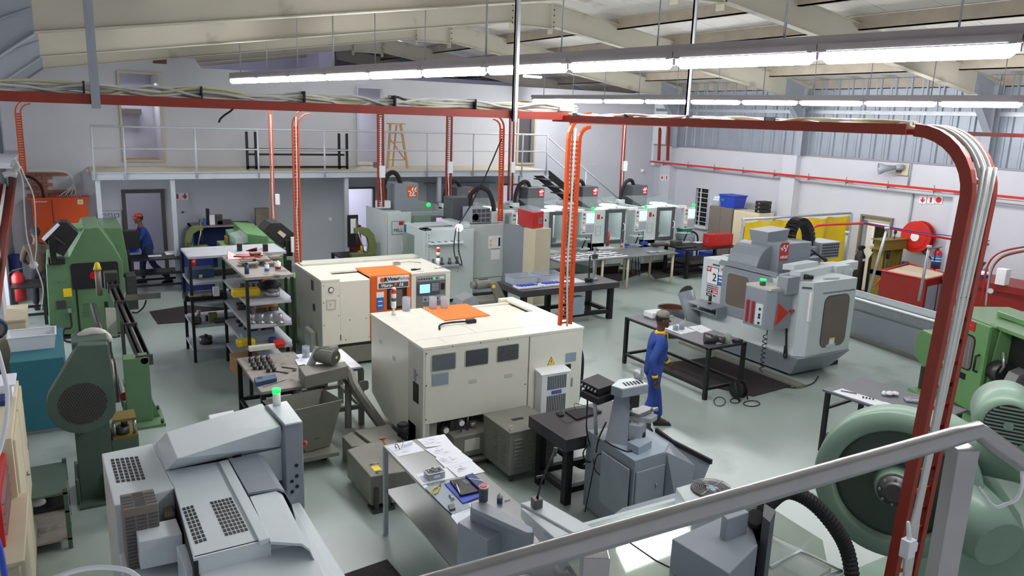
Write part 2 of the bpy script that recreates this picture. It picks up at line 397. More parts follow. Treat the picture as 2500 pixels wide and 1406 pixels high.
# portal frames
def zb(x): return 5.12+.149*(x+.1) if x <= 8.93 else 5.12+.149*(18.97-x)
FR = []
def portal(y, lab):
 t = thing('portal_frame', lab, 'roof frame', 9.45, y, 0, 'steel portal frames carrying the roof')
 d = .5
 for side in (0, 1):
  a, b = (-.1, 8.93) if side == 0 else (18.97, 9.97)
  s = S(); q = [(a, zb(a)), (b, zb(b)), (b, zb(b)+d), (a, zb(a)+d)]
  s.prism(q, y-.008, y+.008)
  for dz in (0, d-.015):
   s.prism([(a, zb(a)+dz), (b, zb(b)+dz), (b, zb(b)+dz+.015), (a, zb(a)+dz+.015)], y-.09, y+.09)
  part('rafter', s, 'rafter', t)
  s = S(); xo = -1.05 if side == 0 else 19.08; xm = -.1 if side == 0 else 18.0
  x1 = -1.0 if side == 0 else 18.8
  s.prism([(xm, zb(xm)), (x1, 4.45), (x1, 5.55), (xm, zb(xm)+d)], y-.013, y+.013)
  s.prism([(xm, zb(xm)-.015), (x1, 4.435), (x1, 4.45), (xm, zb(xm))], y-.09, y+.09)
  s.prism([(xm, zb(xm)+.25), (x1, 4.95), (x1, 4.965), (xm, zb(xm)+.265)], y-.05, y+.05)
  part('haunch', s, 'steelgrey', t)
  s = S(); x2 = -1.14 if side == 0 else 19.05; z0 = 0 if side == 0 else 3.6
  a, b = min(x1, x2), max(x1, x2)
  s.box(a, b, y-.006, y+.006, z0, 5.5); s.box(x1-.008, x1+.008, y-.11, y+.11, z0, 5.5); s.box(x2-.008, x2+.008, y-.11, y+.11, z0, 5.5)
  part('column', s, 'steelgrey', t)
 s = S().prism([(8.93, 6.42), (9.97, 6.42), (9.97, 6.96), (8.93, 6.96)], y-.01, y+.01); s.box(8.93, 9.97, y-.09, y+.09, 6.41, 6.425)
 s.box(8.925, 8.94, y-.1, y+.1, 6.3, 6.96); s.box(9.96, 9.975, y-.1, y+.1, 6.3, 6.96)
 part('apex_plate', s, 'rafter', t)
 for x in (8.90, 9.99):
  for z in (6.45, 6.55, 6.7, 6.82):
   part('bolt', S().cyl((x, y-.1, z), (x, y-.115, z), .018, n=6), 'darksteel', t)
 return t
portal(4.8, 'nearest cream steel roof frame, mostly above the top edge of the view')
portal(10.1, 'second cream steel roof frame, its rafter the lowest across the upper left')
portal(15.4, 'third cream steel roof frame with apex joint left of the long lamp row')
portal(20.7, 'cream steel roof frame over the upper walkway, in front of the back wall')
portal(26.0, 'farthest cream steel roof frame, beyond the back wall')
portal(31.2, 'rearmost roof frame, against the lilac far wall')
# ceiling boards between purlins, one object each; each bay has its own boards
ce = thing('ceiling', 'pale roof lining boards above the steel frames', 'ceiling', 9.45, 15, 6.5); ce['kind'] = 'structure'
def board(side, k, y):
 xa = 9.45+k*1.8*(1 if side else -1); xb = 9.45+(k+1)*1.8*(1 if side else -1)
 if k == 5: xb = 19.2 if side else -1.3
 zc = lambda x: 5.12+.149*(9.55-abs(x-9.45))+.66
 return [(xa, zc(xa)), (xb, zc(xb))]
for side in (0, 1):
 for k in range(6):
  (xa, za), (xb, zb_) = board(side, k, 0)
  p0 = None
  for j in range(32):
   y = 1.0+j*1.06
   if p0 is None:
    s = S().prism([(xa, za), (xb, zb_), (xb, zb_+.03), (xa, za+.03)], y+.008, y+1.052)
    p0 = part('ceiling_board', s, 'ceiling', ce); b0 = p0.location.copy()
   else:
    c = p0.copy(); COL.objects.link(c); c.location = b0+Vector((0, j*1.06, 0))
s = S()
for side in (-1, 1): s.prism([(9.45, 7.26), (9.45+side*10.8, 7.26-1.61), (9.45+side*10.8, 7.3-1.61), (9.45, 7.3)], -.6, 36)
struct('ceiling_roof_sheet', s, 'purlin')
s = S().box(-1.3, 19.3, .9, 1.0, 5.7, 7.3)
s = S().box(-2, 24, 36, 36.2, 0, 8); struct('wall_end', s, 'lilac')
i = 0
for side in (-1, 1):
 for k in range(1, 6):
  x = 9.45+side*(.65+k*1.8 if side > 0 else k*1.8-.5); z = 5.12+.149*(9.55-abs(x-9.45))+.64
  s = S().box(x-.035, x+.035, 1.5, 34, z-.26, z); s.box(x-.035, x+.09, 1.5, 34, z-.26, z-.24)
  nm = ['next to the ridge', 'second from the ridge', 'third from the ridge', 'fourth from the ridge', 'at the eaves'][k-1]
  one('roof_purlin', s, 'purlin', 'brown grey roof purlin on the %s slope, %s' % ('right' if side > 0 else 'left', nm), 'beam', 'roof purlins')
# ================================================================= LAMPS
def lamp_row(a, b, n, ext, lab, group, rods=True):
 a, b = Vector(a), Vector(b); d = (b-a); d.z = 0; L = d.length; d.normalize(); step = L/n; ang = math.degrees(atan2(d.y, d.x))
 first = None
 for i in range(n+ext):
  c = a+d*step*(i+.5)
  l = '%s lamp from the far end of %s' % (['first', 'second', 'third', 'fourth', 'fifth', 'sixth', 'seventh', 'eighth', 'ninth', 'tenth', 'eleventh'][i], lab)
  if first is None:
   with at(c.x, c.y, c.z, ang):
    t = thing('batten_light', l, 'lamp', 0, 0, 0, group); h = step/2
    s = S().box(-h+.005, h-.005, -.05, .05, .035, .10); s.box(-h+.03, h-.03, -.06, .06, .03, .04); part('housing', s, 'fixture', t)
    s = S()
    s.tube([(-h+.05, 0, 0), (-h+.09, 0, 0), (h-.09, 0, 0), (h-.05, 0, 0)], [.035, .066, .066, .035], 10); part('tube', s, 'tube', t)
    for q in (-1, 1): part('lamp_holder', S().cb(q*(h-.03), 0, -.03, .03, .05, .07), 'fixture', t)
   t0 = t; first = t; WL[t.name] = c
   # children of a rotated build are already in world axes
  else:
   t = dup(first, c, None, l, group)
 return d, step
RA = lamp_row(G(565, 197, 5.0), G(2500, 118, 5.0), 10, 1, 'the near bright fluorescent row', 'near row of fluorescent lamps')
RB = lamp_row(G(1300, 245, 4.97), G(2500, 255, 4.97), 9, 1, 'the far fluorescent row on the right', 'far row of fluorescent lamps')
s = S(); a = G(565, 197, 5.0); b = G(2500, 118, 5.0); e = b+(b-a)*.1
for (a, b, lb) in ((G(565, 197, 5.0), G(2500, 118, 5.0), 'grey steel channel carrying the near lamp row'), (G(1300, 245, 4.97), G(2500, 255, 4.97), 'thin steel channel carrying the far lamp row')):
 e = b+(b-a)*.12; up_ = Vector((0, 0, .135)); s = S(); dd = (e-a).normalized(); nn = dd.cross(Vector((0, 0, 1)))
 mid = (a+e)/2+up_; s.ob(mid, dd, (0, 0, 1), (e-a).length+.1, .07, .06); one('lamp_channel', s, 'fixture', lb, 'channel')
 for k in range(12):
  p = a+(e-a)*((k+.4)/12); ztop = zb(p.x)+.4
  s = S().cyl((p.x, p.y, p.z+.17), (p.x, p.y, ztop), .009 if k % 3 else .014, n=6)
  one('hanger_rod', s, 'galv' if k % 2 else 'steelgrey', 'thin rod hanging the %s lamp row from the roof' % ('near' if 'near' in lb else 'far'), 'rod', 'rods hanging the %s lamp row' % ('near' if 'near' in lb else 'far'))
# other bays' lamps seen over the back wall
for (px, py, yy, lb) in ((990, 103, 27, 'small bright lamp above the back wall, leftmost'), (1096, 132, 28.5, 'small bright lamp above the back wall, lowest of three near the ridge'), (1098, 108, 27.5, 'small bright lamp above the back wall, upper right of three'), (1300, 190, 24.5, 'short fluorescent lamp over the upper rooms left of the far row'), (1385, 216, 26.5, 'short faint fluorescent lamp over the upper rooms, right')):
 p = PY(px, py, yy); t = thing('ceiling_light', lb, 'lamp', p.x, p.y, p.z, 'lamps beyond the back wall')
 part('lamp_tube', S().box(p.x-.38, p.x+.38, p.y-.07, p.y+.07, p.z, p.z+.08), 'lampwhite', t, .03)
 part('housing', S().box(p.x-.42, p.x+.42, p.y-.05, p.y+.05, p.z+.08, p.z+.12), 'fixture', t)
# unseen area lights added to brighten rooms and hall beyond; then left doorway daylight
def area(name, loc, sx, sy, power, rot=(0, 0, 0), col=(.95, .97, 1)):
 l = bpy.data.lights.new(name, 'AREA'); l.shape = 'RECTANGLE'; l.size = sx; l.size_y = sy; l.energy = power; l.color = col
 o = bpy.data.objects.new(name, l); COL.objects.link(o); o.location = loc; o.rotation_euler = rot; return o
area('room_fill', (1.8, 23.4, 2.6), 1.2, .3, 9); area('room_fill', (7.8, 23.4, 2.65), 1.2, .3, 60); area('room_fill', (13, 23.6, 2.6), 1.2, .3, 60)
area('upper_room_fill', (1.9, 23, 5.0), .8, .3, 14); area('upper_room_fill', (8, 23.2, 5.), .8, .3, 22)
area('far_hall_fill', (5, 28, 6.0), 6, 1.5, 260); area('far_hall_fill', (14, 26, 5.4), 5, 1, 90)
area('door_daylight', (-2.9, 17.5, 1.9), 2.6, 3.6, 260, (0, radians(-90), 0), (.88, .9, 1))
# ================================================================= MEZZANINE
YM = 20.0; XM0, XM1 = .66, 13.0
t = thing('upper_walkway', 'grey steel edged upper walkway along the back wall', 'walkway', 7, YM+1, ZD-.3)
part('deck', S().box(XM0, XM1+.1, YM, WB-.01, ZD-.05, ZD), 'beige', t)
part('edge_beam', S().box(XM0, XM1+.1, YM-.02, YM, 2.70, ZD+.01).box(XM0, XM1+.1, YM-.06, YM, 2.70, 2.72).box(XM0, XM1+.1, YM-.06, YM, ZD-.01, ZD+.01), 'railgrey', t)
part('soffit', S().box(XM0, XM1+.1, YM+.02, WB-.01, ZD-.15, ZD-.06), 'steelgrey', t)
for x in (.76, 2.35, 4.7, 6.66, 9.41, 12.13): part('leg', S().box(x-.05, x+.05, YM+.02, YM+.12, 0, 2.70), 'railgrey', t)
t = thing('walkway_railing', 'thin pale grey railing along the front of the upper walkway', 'railing', 7, YM-.03, ZD-.1)
pxs = [.714, 1.36, 2.9, 4.36, 6.05, 7.74, 8.98, 10.44, 12.1, 12.98]
for i, x in enumerate(pxs): part('post', S().cyl((x, YM-.05, 2.7), (x, YM-.05, ZD+1.05+.003*i), .024, n=8), 'railgrey', t)
for z, r in ((ZD+1.05, .026), (ZD+.55, .018)): part('rail', S().cyl((.7, YM-.05, z), (12.98, YM-.05, z+.02), r, n=8), 'railgrey', t)
# staircase
t = thing('staircase', 'open steel staircase with dark treads going down right from the walkway', 'staircase', 14.9, 20.2, 0)
x0, x1 = 13.1, 17.1; n = 12
for side in (19.95, 20.85): part('stringer', S().prism([(x0, 2.62), (x1, -.05), (x1+.3, -.05), (x0, 2.86)], side, side+.03), 'blackmetal', t)
for i in range(n):
 x = x0+(x1-x0)*i/n; z = 2.7*(1-(i+.7)/n); part('tread', S().box(x, x+.36, 19.98, 20.85, z-.03, z), 'blackmetal', t)
for h in (1.0, .5):
 part('handrail', S().cyl((x0-.1, 19.95, 2.86+h), (x1, 19.95, .1+h), .024, n=8), 'railgrey', t)
for u in (.35, .7, 1.): part('post', S().cyl((x0+(x1-x0)*u, 19.95, 2.8*(1-u)), (x0+(x1-x0)*u, 19.95, 2.8*(1-u)+1.0), .02, n=8), 'railgrey', t)
# objects on the walkway
t = thing('steel_trestle', 'black steel table frame lying on the upper walkway behind the railing', 'frame', 5.6, 20.8, ZD)
for x in (4.27, 6.72):
 for dx in (0, .22): part('leg', S().box(x+dx-.03, x+dx+.03, 20.78, 20.84, ZD, ZD+.97), 'blackmetal', t)
for z in (ZD+.06, ZD+.52): part('crossbar', S().box(4.25, 6.95, 20.78, 20.84, z-.03, z+.03), 'blackmetal', t)
part('crossbar', S().box(4.3, 6.9, 20.9, 20.95, ZD+.36, ZD+.41), 'blackmetal', t)
t = thing('step_ladder', 'wooden step ladder standing on the upper walkway', 'ladder', 8.5, 21.2, ZD)
for a, b in ((8.2, 8.4), (8.82, 8.72)): part('side_rail', S().hexa([(a-.03, 20.95, ZD), (a+.03, 20.95, ZD), (a+.03, 21.0, ZD), (a-.03, 21.0, ZD)], [(b-.03, 21.25, ZD+1.25), (b+.03, 21.25, ZD+1.25), (b+.03, 21.3, ZD+1.25), (b-.03, 21.3, ZD+1.25)]), 'wood', t)
for k in range(1, 5):
 f = k/5; part('step', S().box(8.2+.2*f, 8.82-.1*f, 20.93+.3*f, 21.05+.3*f, ZD+1.25*f-.02, ZD+1.25*f), 'wood', t)
part('top_step', S().box(8.32, 8.82, 21.15, 21.35, ZD+1.25, ZD+1.28), 'wood', t)
part('brace', S().ob((8.55, 21.1, ZD+.55), (.5, 0, -.65), (0, 1, 0), .75, .03, .03), 'wood', t)
part('rear_leg', S().ob((8.6, 21.45, ZD+.62), (0, .25, -1), (1, 0, 0), 1.25, .04, .03), 'wood', t)
one('brick', S().box(7.92, 8.06, 21.3, 21.4, ZD, ZD+.16), 'brownmetal', 'small brown block standing in the middle upper doorway', 'block', bev=.004)
# door frames in the back wall
def doorframe(name, x0, x1, z0, z1, m, b=.07, parts=True):
 s = S().frame(((x0+x1)/2, WB-.01, (z0+z1)/2), XR, ZU, x1-x0+.04, z1-z0+.04, b, .1); return struct(name, s, m)
doorframe('door_1', 1.37, 2.34, 0, 2.25, 'frame_dark', .09); doorframe('door_2', 7.27, 8.15, 0, 2.22, 'frame_dark', .05)
doorframe('door_3', 1.47, 2.42, 3.0, 5.2, 'beige2', .05); doorframe('door_4', 7.65, 8.46, 2.9, 5.13, 'wall', .05); doorframe('door_5', 13.11, 13.79, 2.92, 4.98, 'beige2', .06)
doorframe('window_1', 12.55, 13.5, 1.4, 2.25, 'frame_dark', .05)
s = S().box(13.11, 13.79, WB+.3, WB+.33, ZD, 4.98); struct('door_5_leaf', s, 'doorgrey')
s = S().box(9.9, 12.1, WB-.04, WB-.005, 1.5, 2.3); s.box(9.8, 12.2, WB-.3, WB-.005, 2.3, 2.34); one('serving_hatch', s, 'steelgrey', 'dark wide hatch opening under the walkway behind the milling machines', 'hatch')
one('cork_board', S().box(8.3, 9.5, WB-.03, WB-.005, 1.5, 2.2), 'cork', 'brown pin board on the back wall behind the leftmost milling machine', 'board', bev=.003)
# back room bits: shelf visible inside the left upper opening
s = S().box(1.5, 2.1, 23.6, 23.95, 4.15, 4.3); one('room_shelf', s, 'frame_dark', 'dark shelf inside the left upper doorway', 'shelf')
s = S().cb(2.0, 23.3, ZD, .8, .7, .12); one('cardboard_stack', s, 'cardboard', 'flat cardboard on the floor of the left upper doorway', 'cardboard')
# right wall door and window
t = struct('door_6', S().frame((19.1, 12.775, 1.06), (0, -1, 0), ZU, .95, 2.14, .05, .12), 'brownmetal')
part('door_leaf', S().box(19.2, 19.24, 12.33, 13.1, .02, 1.95), 'cream', t)
part('door_window', S().box(19.185, 19.2, 12.45, 12.85, 1.35, 1.88), 'window_dark', t)
part('window_trim', S().frame((19.18, 12.65, 1.6), (0, -1, 0), ZU, .52, .62, .05, .03), 'white', t)
part('transom', S().box(19.15, 19.2, 12.33, 13.2, 1.97, 2.08), 'beige2', t)
t = struct('window_2', S().frame((19.12, 19.44, 1.61), (0, -1, 0), ZU, .66, 1.34, .035, .06), 'wall_lower')
part('pane', S().box(19.22, 19.23, 19.14, 19.74, .97, 2.25), 'window_dark', t)
for k in range(7): part('burglar_bar', S().cyl((19.16, 19.15, 1.1+k*.165), (19.16, 19.73, 1.1+k*.165), .011, n=6), 'white', t)
part('mullion', S().box(19.16, 19.2, 19.55, 19.59, .97, 2.25), 'white', t)
part('sill', S().box(19.0, 19.15, 19.05, 19.85, .88, .96), 'white', t)
# ================================================================= CABLE TRAYS
def tray_h(name, a, b, wd, ht, m, lab, cab=None, lip=True):          # horizontal perforated tray
 a, b = Vector(a), Vector(b); d = (b-a).normalized(); L = (b-a).length; n = d.cross(Vector((0, 0, 1)))
 t = thing(name, lab, 'cable tray', *((a+b)/2)); mid = (a+b)/2
 for q in (-1, 1): part('side_rail', S().ob(mid+n*q*wd/2+Vector((0, 0, ht/2)), d, ZU, L, ht, .006), m, t)
 part('tray_base', S().ob(mid+Vector((0, 0, .003)), d, n, L, wd, .004), m, t)
 if cab:
  for i in range(cab[0]):
   rnd = random.Random(i*3+len(lab)); pts = []; K = 14
   for k in range(K+1):
    u = k/K; off = rnd.uniform(-.3, .3)*wd; pts.append(a+d*L*u+n*off+Vector((0, 0, ht*.65+rnd.uniform(0, cab[1]))))
   part('cable', S().tube(bez(pts, 3), .014, 6), 'cable' if i % 4 else 'cableyel', t)
  for k in range(int(L/.95)):
   p = a+d*(.4+k*.95); part('cable_tie', S().ob(p+Vector((0, 0, ht*.6+cab[1]*.5)), d, ZU, .012, cab[1]+ht*.3, wd*.85), 'black', t)
 return t
YT = 7.8
tray_h('cable_tray', (-1.1, YT, 4.395), (5.45, YT, 4.395), .25, .085, 'trayred', 'red brown cable tray crossing from the left wall towards the middle, loaded with pale cables', (12, .13))
tray_h('cable_tray', (5.3, YT+.1, 4.375), (5.3, 3.35, 4.375), .2, .075, 'trayred', 'red brown cable tray coming forward from the middle to the right hand drop', (6, .05))
tray_h('cable_tray', (5.45, YT, 4.36), (18.9, YT, 4.36), .2, .07, 'trayred', 'red brown cable tray continuing to the right hand wall')
# junction box at the tray crossing
q = PY(1375, 258, YT); one('junction_box', S().cb(q.x, q.y, 4.5, .2, .16, .14), 'wall', 'pale grey junction box on the tray crossing among white cables', 'box', bev=.01)
one('cable_stub', S().tube([PY(955, 246, YT), PY(960, 238, YT), PY(972, 237, YT), PY(985, 243, YT), PY(991, 244, YT), PY(994, 254, YT)], .012, 6), 'black', 'short black cable end curling up from the red tray', 'cable')
one('cable_stub', S().tube([PY(577, 258, YT), PY(562, 272, YT), PY(548, 281, YT), PY(538, 290, YT), PY(534, 299, YT)], .01, 6), 'black', 'black cable end dangling under the red tray above the walkway', 'cable')
# hangers
for (x, zt, r, lb) in ((.33, 5.3, .035, 'dark steel strut holding the red tray near the left end'), (4.52, 5.8, .03, 'pale steel strut holding the red tray near its middle'), (7.13, 6.1, .028, 'pale steel strut holding the red tray right of the crossing')):
 s = S().box(x-r, x+r, YT-.16, YT-.13, 4.36, zt+.2); s.box(x-r, x-r+.008, YT-.2, YT-.13, 4.36, zt+.2); one('tray_hanger', s, 'steelgrey' if x < 1 else 'galv', lb, 'hanger')
def dropper(px0, py0, px1, py1, d, wd, m, lab, cur=None, cable=None, rungs=True, box=None):
 # vertical cable ladder at distance d (metres along y); cur = (dx) horizontal pixels of the curved head
 b = PY(px1, py1, d); a = Vector((b.x, d, 4.4)) ; p0 = PY(px0, py0, d)
 a.x = b.x+(p0.x-b.x)*0.5; b2 = Vector((b.x, b.y, b.z))
 t = thing('cable_dropper', lab, 'cable ladder', b.x, b.y, b.z); dirx = Vector((1, 0, 0))
 R = .25 if cur else 0
 for q in (-1, 1):
  pts = [b2+dirx*q*wd/2, Vector((a.x, a.y, 4.4-R))+dirx*q*wd/2]
  if cur:
   sg = 1 if cur > 0 else -1
   R2 = R+(wd/2 if q*sg < 0 else -wd/2)
   c = Vector((a.x+sg*R, a.y, 4.4-R)); pts = [pts[0]]+[c+Vector((-sg*R2*cos(u), 0, R2*sin(u))) for u in [i*pi/12 for i in range(7)]]
  else: pts[1].z = 4.4
  s = S()
  for u, v in zip(pts, pts[1:]):
   dd = (v-u); s.ob((u+v)/2, dd, YU, dd.length+.004, .045, max(.016, wd*.27))
  part('side_rail', s, m, t)
 if rungs:
  s = S(); n = int((4.4-R-b.z)/.055)
  for k in range(n): s.ob(b2+(Vector((a.x, a.y, 4.4-R))-b2)*((k+.5)/n), XR, ZU, wd, .04 if wd < .12 else .026, .006)
  r = part('rung', s, m, t); r['kind'] = 'stuff'
 if cable:
  part('cable', S().tube(bez([b2+Vector((wd*.1, -.03, -.02)), b2+Vector((-wd*.15, -.03, .8)), Vector((a.x-wd*.1, d-.03, 3.0)), Vector((a.x, d-.03, 4.3))], 5), cable, 6), 'cable', t)
 if box:
  part('socket_box', S().cb(b.x+box[0], d-.05, b.z+box[1], box[2], .08, box[3]), 'plasticwhite', t, .006)
 return t
dropper(660, 262, 668, 545, 16.4, .06, 'orange', 'thin orange conduit dropping to the dark robot hood by the back lathe', None, .012, False, (.08, .4, .09, .22))
dropper(722, 270, 728, 640, 13.0, .09, 'orange', 'orange cable drop landing on the left corner of the rear white lathe', 1, .012, True)
dropper(928, 270, 930, 505, 18.6, .14, 'trayred', 'dark red cable drop above the leftmost milling machine', None, .014, True, (.02, .75, .14, .3))
dropper(1098, 280, 1094, 495, 18.6, .14, 'trayred', 'dark red cable drop above the second milling machine', None, .014, True, (.02, .8, .14, .3))
dropper(1225, 285, 1221, 540, 16.2, .1, 'orange', 'orange cable drop curving down to the grey machine seen from behind', -1, None, True)
dropper(1249, 285, 1245, 490, 18.9, .13, 'trayred', 'dark red cable drop behind the curved orange drop', None, .014, True, (.02, .8, .14, .3))
dropper(1396, 290, 1388, 470, 18.2, .08, 'trayred', 'thin red cable drop just left of the broad orange ladder', None, .012, False)
dropper(1403, 290, 1379, 792, 8.35, .17, 'orange', 'broad orange cable ladder landing on the front white lathe', 1, .014, True)
dropper(1523, 290, 1516, 480, 18.9, .1, 'trayred', 'thin red cable drop above the rightmost milling machine', None, .014, False, (.05, .8, .12, .3))
dropper(42, 245, 58, 425, 20.5, .1, 'orange', 'orange cable drop on the far left above the distribution board', 1, None, True)
dropper(1621, 300, 1619, 392, 20.6, .4, 'trayred', 'short red cable ladder joining the wall tray in the far right corner', -1, None, False)
# big drop on the right
t = thing('cable_ladder_drop', 'large red cable ladder bending down in the right foreground with bundled white cables', 'cable ladder', 5.3, 3.0, .35)
def ladder_pts(off):
 yv = 3.02; R = .42
 c = Vector((5.38, yv+R*.6, 4.41-R)); out = []
 for k in range(9):
  u = k*pi/16; out.append(Vector((5.33+.02*k/8, c.y-(R+off)*sin(u)*.98+.0, c.z+(R+off)*cos(u))))
 # path turns from the tray (running towards the camera) to vertical
 out.append(Vector((5.16, out[-1].y+.02, .75)))
 return [p+Vector((0, 0, 0)) for p in out]
wv = Vector((1, -.10, 0)).normalized()
for q, lb in ((-1, 0), (1, 0)):
 pts = [p+wv*q*.125 for p in ladder_pts(0)]
 s = S()
 for a, b in zip(pts, pts[1:]):
  dd = (b-a).normalized(); n = wv; s.ob((a+b)/2, dd, n.cross(dd), (b-a).length+.01, .085, .012)
  s.ob((a+b)/2+wv*(-q)*.02-n.cross(dd)*.04, dd, n, (b-a).length+.01, .04, .006)
 part('side_rail', s, 'trayred', t)
pc = ladder_pts(0)
def along(pts, d):
 for a, b in zip(pts, pts[1:]):
  L = (b-a).length
  if d <= L: return a+(b-a)*(d/L), (b-a).normalized()
  d -= L
 return pts[-1], (pts[-1]-pts[-2]).normalized()
tot = sum((b-a).length for a, b in zip(pc, pc[1:]))
for k in range(int(tot/.16)):
 p, dd = along(pc, .08+k*.16); part('rung', S().ob(p, wv, dd, .24, .03, .01), 'orange' if k % 2 else 'trayred', t)
for i, off in enumerate((-.05, -.015, .02, .055, 0)):
 pts = [p+wv*off+Vector((0, -.03-.008*(i % 2), .03)) for p in pc[:-1]]+[pc[-1]+wv*(off*.4+.03)+Vector((0, -.05, 1.2)), pc[-1]+wv*(off*.8)+Vector((0, -.05, .75)), pc[-1]+wv*(.03+off*.3)+Vector((0, -.05, .25 if i < 3 else .05))]
 part('cable', S().tube(bez(pts, 4), .014, 7), 'cable', t)
for z in (3.3, 2.6, 1.95, 1.45, .98):
 p = Vector((5.16+.2*(z-.75)/3.3, pc[-1].y-.05, z)); part('cable_tie', S().ob(p, wv, ZU, .11, .008, .03), 'black', t)
sk_ = PY(2216, 1337, pc[-1].y-.12); part('socket_box', S().cb(sk_.x, sk_.y, sk_.z-.07, .085, .07, .14).cyl(sk_+Vector((0, 0, .07)), sk_+Vector((-.01, .02, .2)), .018, .012).cb(sk_.x+.06, sk_.y, sk_.z-.04, .05, .05, .07), 'plasticwhite', t, .006)
# wall tray
a = Vector((18.74, 21.8, 3.03)); b = Vector((18.74, 3, 3.03))
t = thing('wall_cable_tray', 'thin bright red cable tray fixed along the right hand wall', 'cable tray', 18.74, 12, 3.0)
part('tray_base', S().box(18.70, 18.80, 3, 21.8, 2.985, 2.99), 'redbright', t); part('side_rail', S().box(18.69, 18.70, 3, 21.8, 2.985, 3.045), 'redbright', t)
for k in range(15): part('bracket', S().box(18.7, 19.05, 3.6+k*1.25, 3.63+k*1.25, 2.95, 2.985), 'steelgrey', t)
for k in range(15): part('bolt', S().cyl((18.72, 3.6+k*1.25, 2.9), (18.72, 3.6+k*1.25, 3.12), .008, n=6), 'darksteel', t)
# big diagonal tray at the left edge, close to the camera
t = thing('wall_cable_tray', 'brown red cable tray running down the left edge with rope tied round it', 'cable tray', -.9, 5, 3.3)
d0 = PX(32, 385, -1.0); d1 = PX(-30, 760, -1.0)
dd = (d1-d0).normalized(); mid = (d0+d1)/2; L = (d1-d0).length
part('tray_base', S().ob(mid, dd, XR, L, .26, .01), 'trayred', t); nrm = dd.cross(Vector((1, 0, 0)))
for q in (-1, 1): part('side_rail', S().ob(mid+Vector((q*.13, 0, 0))+nrm*.04, dd, nrm, L, .16, .01), 'trayred', t)
for k in range(2): part('cable', S().tube(bez([d0+Vector((-.12+.03*k, 0, .05)), mid+Vector((-.05+.025*k, .05, .09)), d1+Vector((-.06+.03*k, 0, .06))], 6), .016, 6), 'cable', t)
# ================================================================= WHITE LATHES (two of one kind, back to back)
def screws(t, pts, nrm, r=.009, m='darksteel'):
 s = S()
 for p in pts: s.cyl(p, Vector(p)+Vector(nrm)*.006, r, n=6)
 part('screw', s, m, t)['kind'] = 'stuff'
def beacon(parent, x, y, z, nm='signal_tower'):
 t = part(nm, S().cyl((x, y, z), (x, y, z+.05), .03).cyl((x, y, z+.05), (x, y, z+.10), .015).cyl((x, y, z+.10), (x, y, z+.20), .034), 'white', parent)
 part('green_lens', S().cyl((x, y, z+.20), (x, y, z+.25), .034), 'greendark', t)
 part('clear_lens', S().cyl((x, y, z+.25), (x, y, z+.31), .034), 'cream', t)
 part('red_lens', S().cyl((x, y, z+.31), (x, y, z+.38), .034), 'redlamp', t); part('cap', S().cyl((x, y, z+.38), (x, y, z+.40), .034, .02), 'white', t)
ZV = 1.6
t = thing('cnc_lathe', 'white lathe in the centre foreground seen from behind, with mesh grilles and orange top patch', 'machine', 4.9, 9.2, 0, 'white computer controlled lathes')
part('base', S().box(3.95, 6.0, 8.6, 10.0, .02, .5), 'victorgrey', t, .01)
part('side_panel', S().prism([(8.76, 0.22), (8.76, ZV-.04), (10.12, ZV-.04), (10.12, .42), (9.6, .22)], 3.70, 3.76, 'x'), 'cream', t, .006)
part('corner_cabinet', S().box(3.70, 3.80, 8.30, 8.755, .02, ZV-.04).box(3.70, 4.0, 8.5, 8.755, .02, .5), 'creamdark', t, .006)
part('cabinet_window', S().box(3.692, 3.70, 8.42, 8.58, .82, 1.08), 'window_dark', t)
part('warning_plate', S().box(3.694, 3.70, 8.5, 8.57, 1.1, 1.25), 'signgrey', t)
part('lock', S().cyl((3.69, 8.46, 1.2), (3.70, 8.46, 1.2), .016), 'steel', t)
bp = part('back_panel', S().box(3.72, 5.24, 8.29, 8.35, .58, ZV-.04).box(3.705, 3.74, 8.29, 8.35, .0, ZV-.04), 'cream', t, .008)
part('electrical_cabinet', S().box(5.255, 6.125, 8.29, 9.1, .1, ZV-.04).box(5.3, 6.0, 8.31, 9.0, .0, .1), 'cream', t, .008)
part('cabinet_gap', S().box(5.24, 5.255, 8.32, 8.4, .3, ZV-.01), 'black', t)
part('inner_frame', S().box(3.8, 5.24, 8.75, 8.8, .05, .6), 'black', t)
part('top_cover', S().box(3.695, 6.135, 8.285, 9.32, ZV-.04, ZV).box(3.695, 4.49, 9.32, 10.145, ZV-.04, ZV).box(5.95, 6.135, 9.32, 10.145, ZV-.04, ZV), 'cream', t, .006)
part('inner_deck', S().box(3.78, 6.05, 9.3, 10.05, 1.3, 1.495), 'creamdark', t)
part('right_end', S().box(6.06, 6.13, 9.1, 10.12, .3, ZV-.04).box(5.86, 6.13, 10.15, 10.25, .5, ZV), 'cream', t, .006)
part('front_panel', S().box(3.76, 6.1, 10.06, 10.14, .3, ZV-.045), 'cream', t, .006)
part('sliding_cover', S().box(5.22, 5.95, 9.34, 10.06, 1.5, 1.535), 'cream', t, .006)
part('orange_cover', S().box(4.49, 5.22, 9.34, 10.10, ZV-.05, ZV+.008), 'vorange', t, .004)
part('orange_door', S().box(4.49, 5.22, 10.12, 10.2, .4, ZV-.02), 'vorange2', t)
sq = S()
for y in (8.62,): sq.box(3.74, 6.12, y, y+.004, ZV+.0005, ZV+.002)
sq.box(4.62, 4.624, 8.62, 9.32, ZV, ZV+.002); sq.box(4.05, 4.054, 8.35, 8.62, ZV, ZV+.002)
part('panel_seam', sq, 'creamdark', t)
part('knob', S().cyl((5.86, 9.42, 1.56), (5.94, 9.38, 1.56), .02), 'black', t)
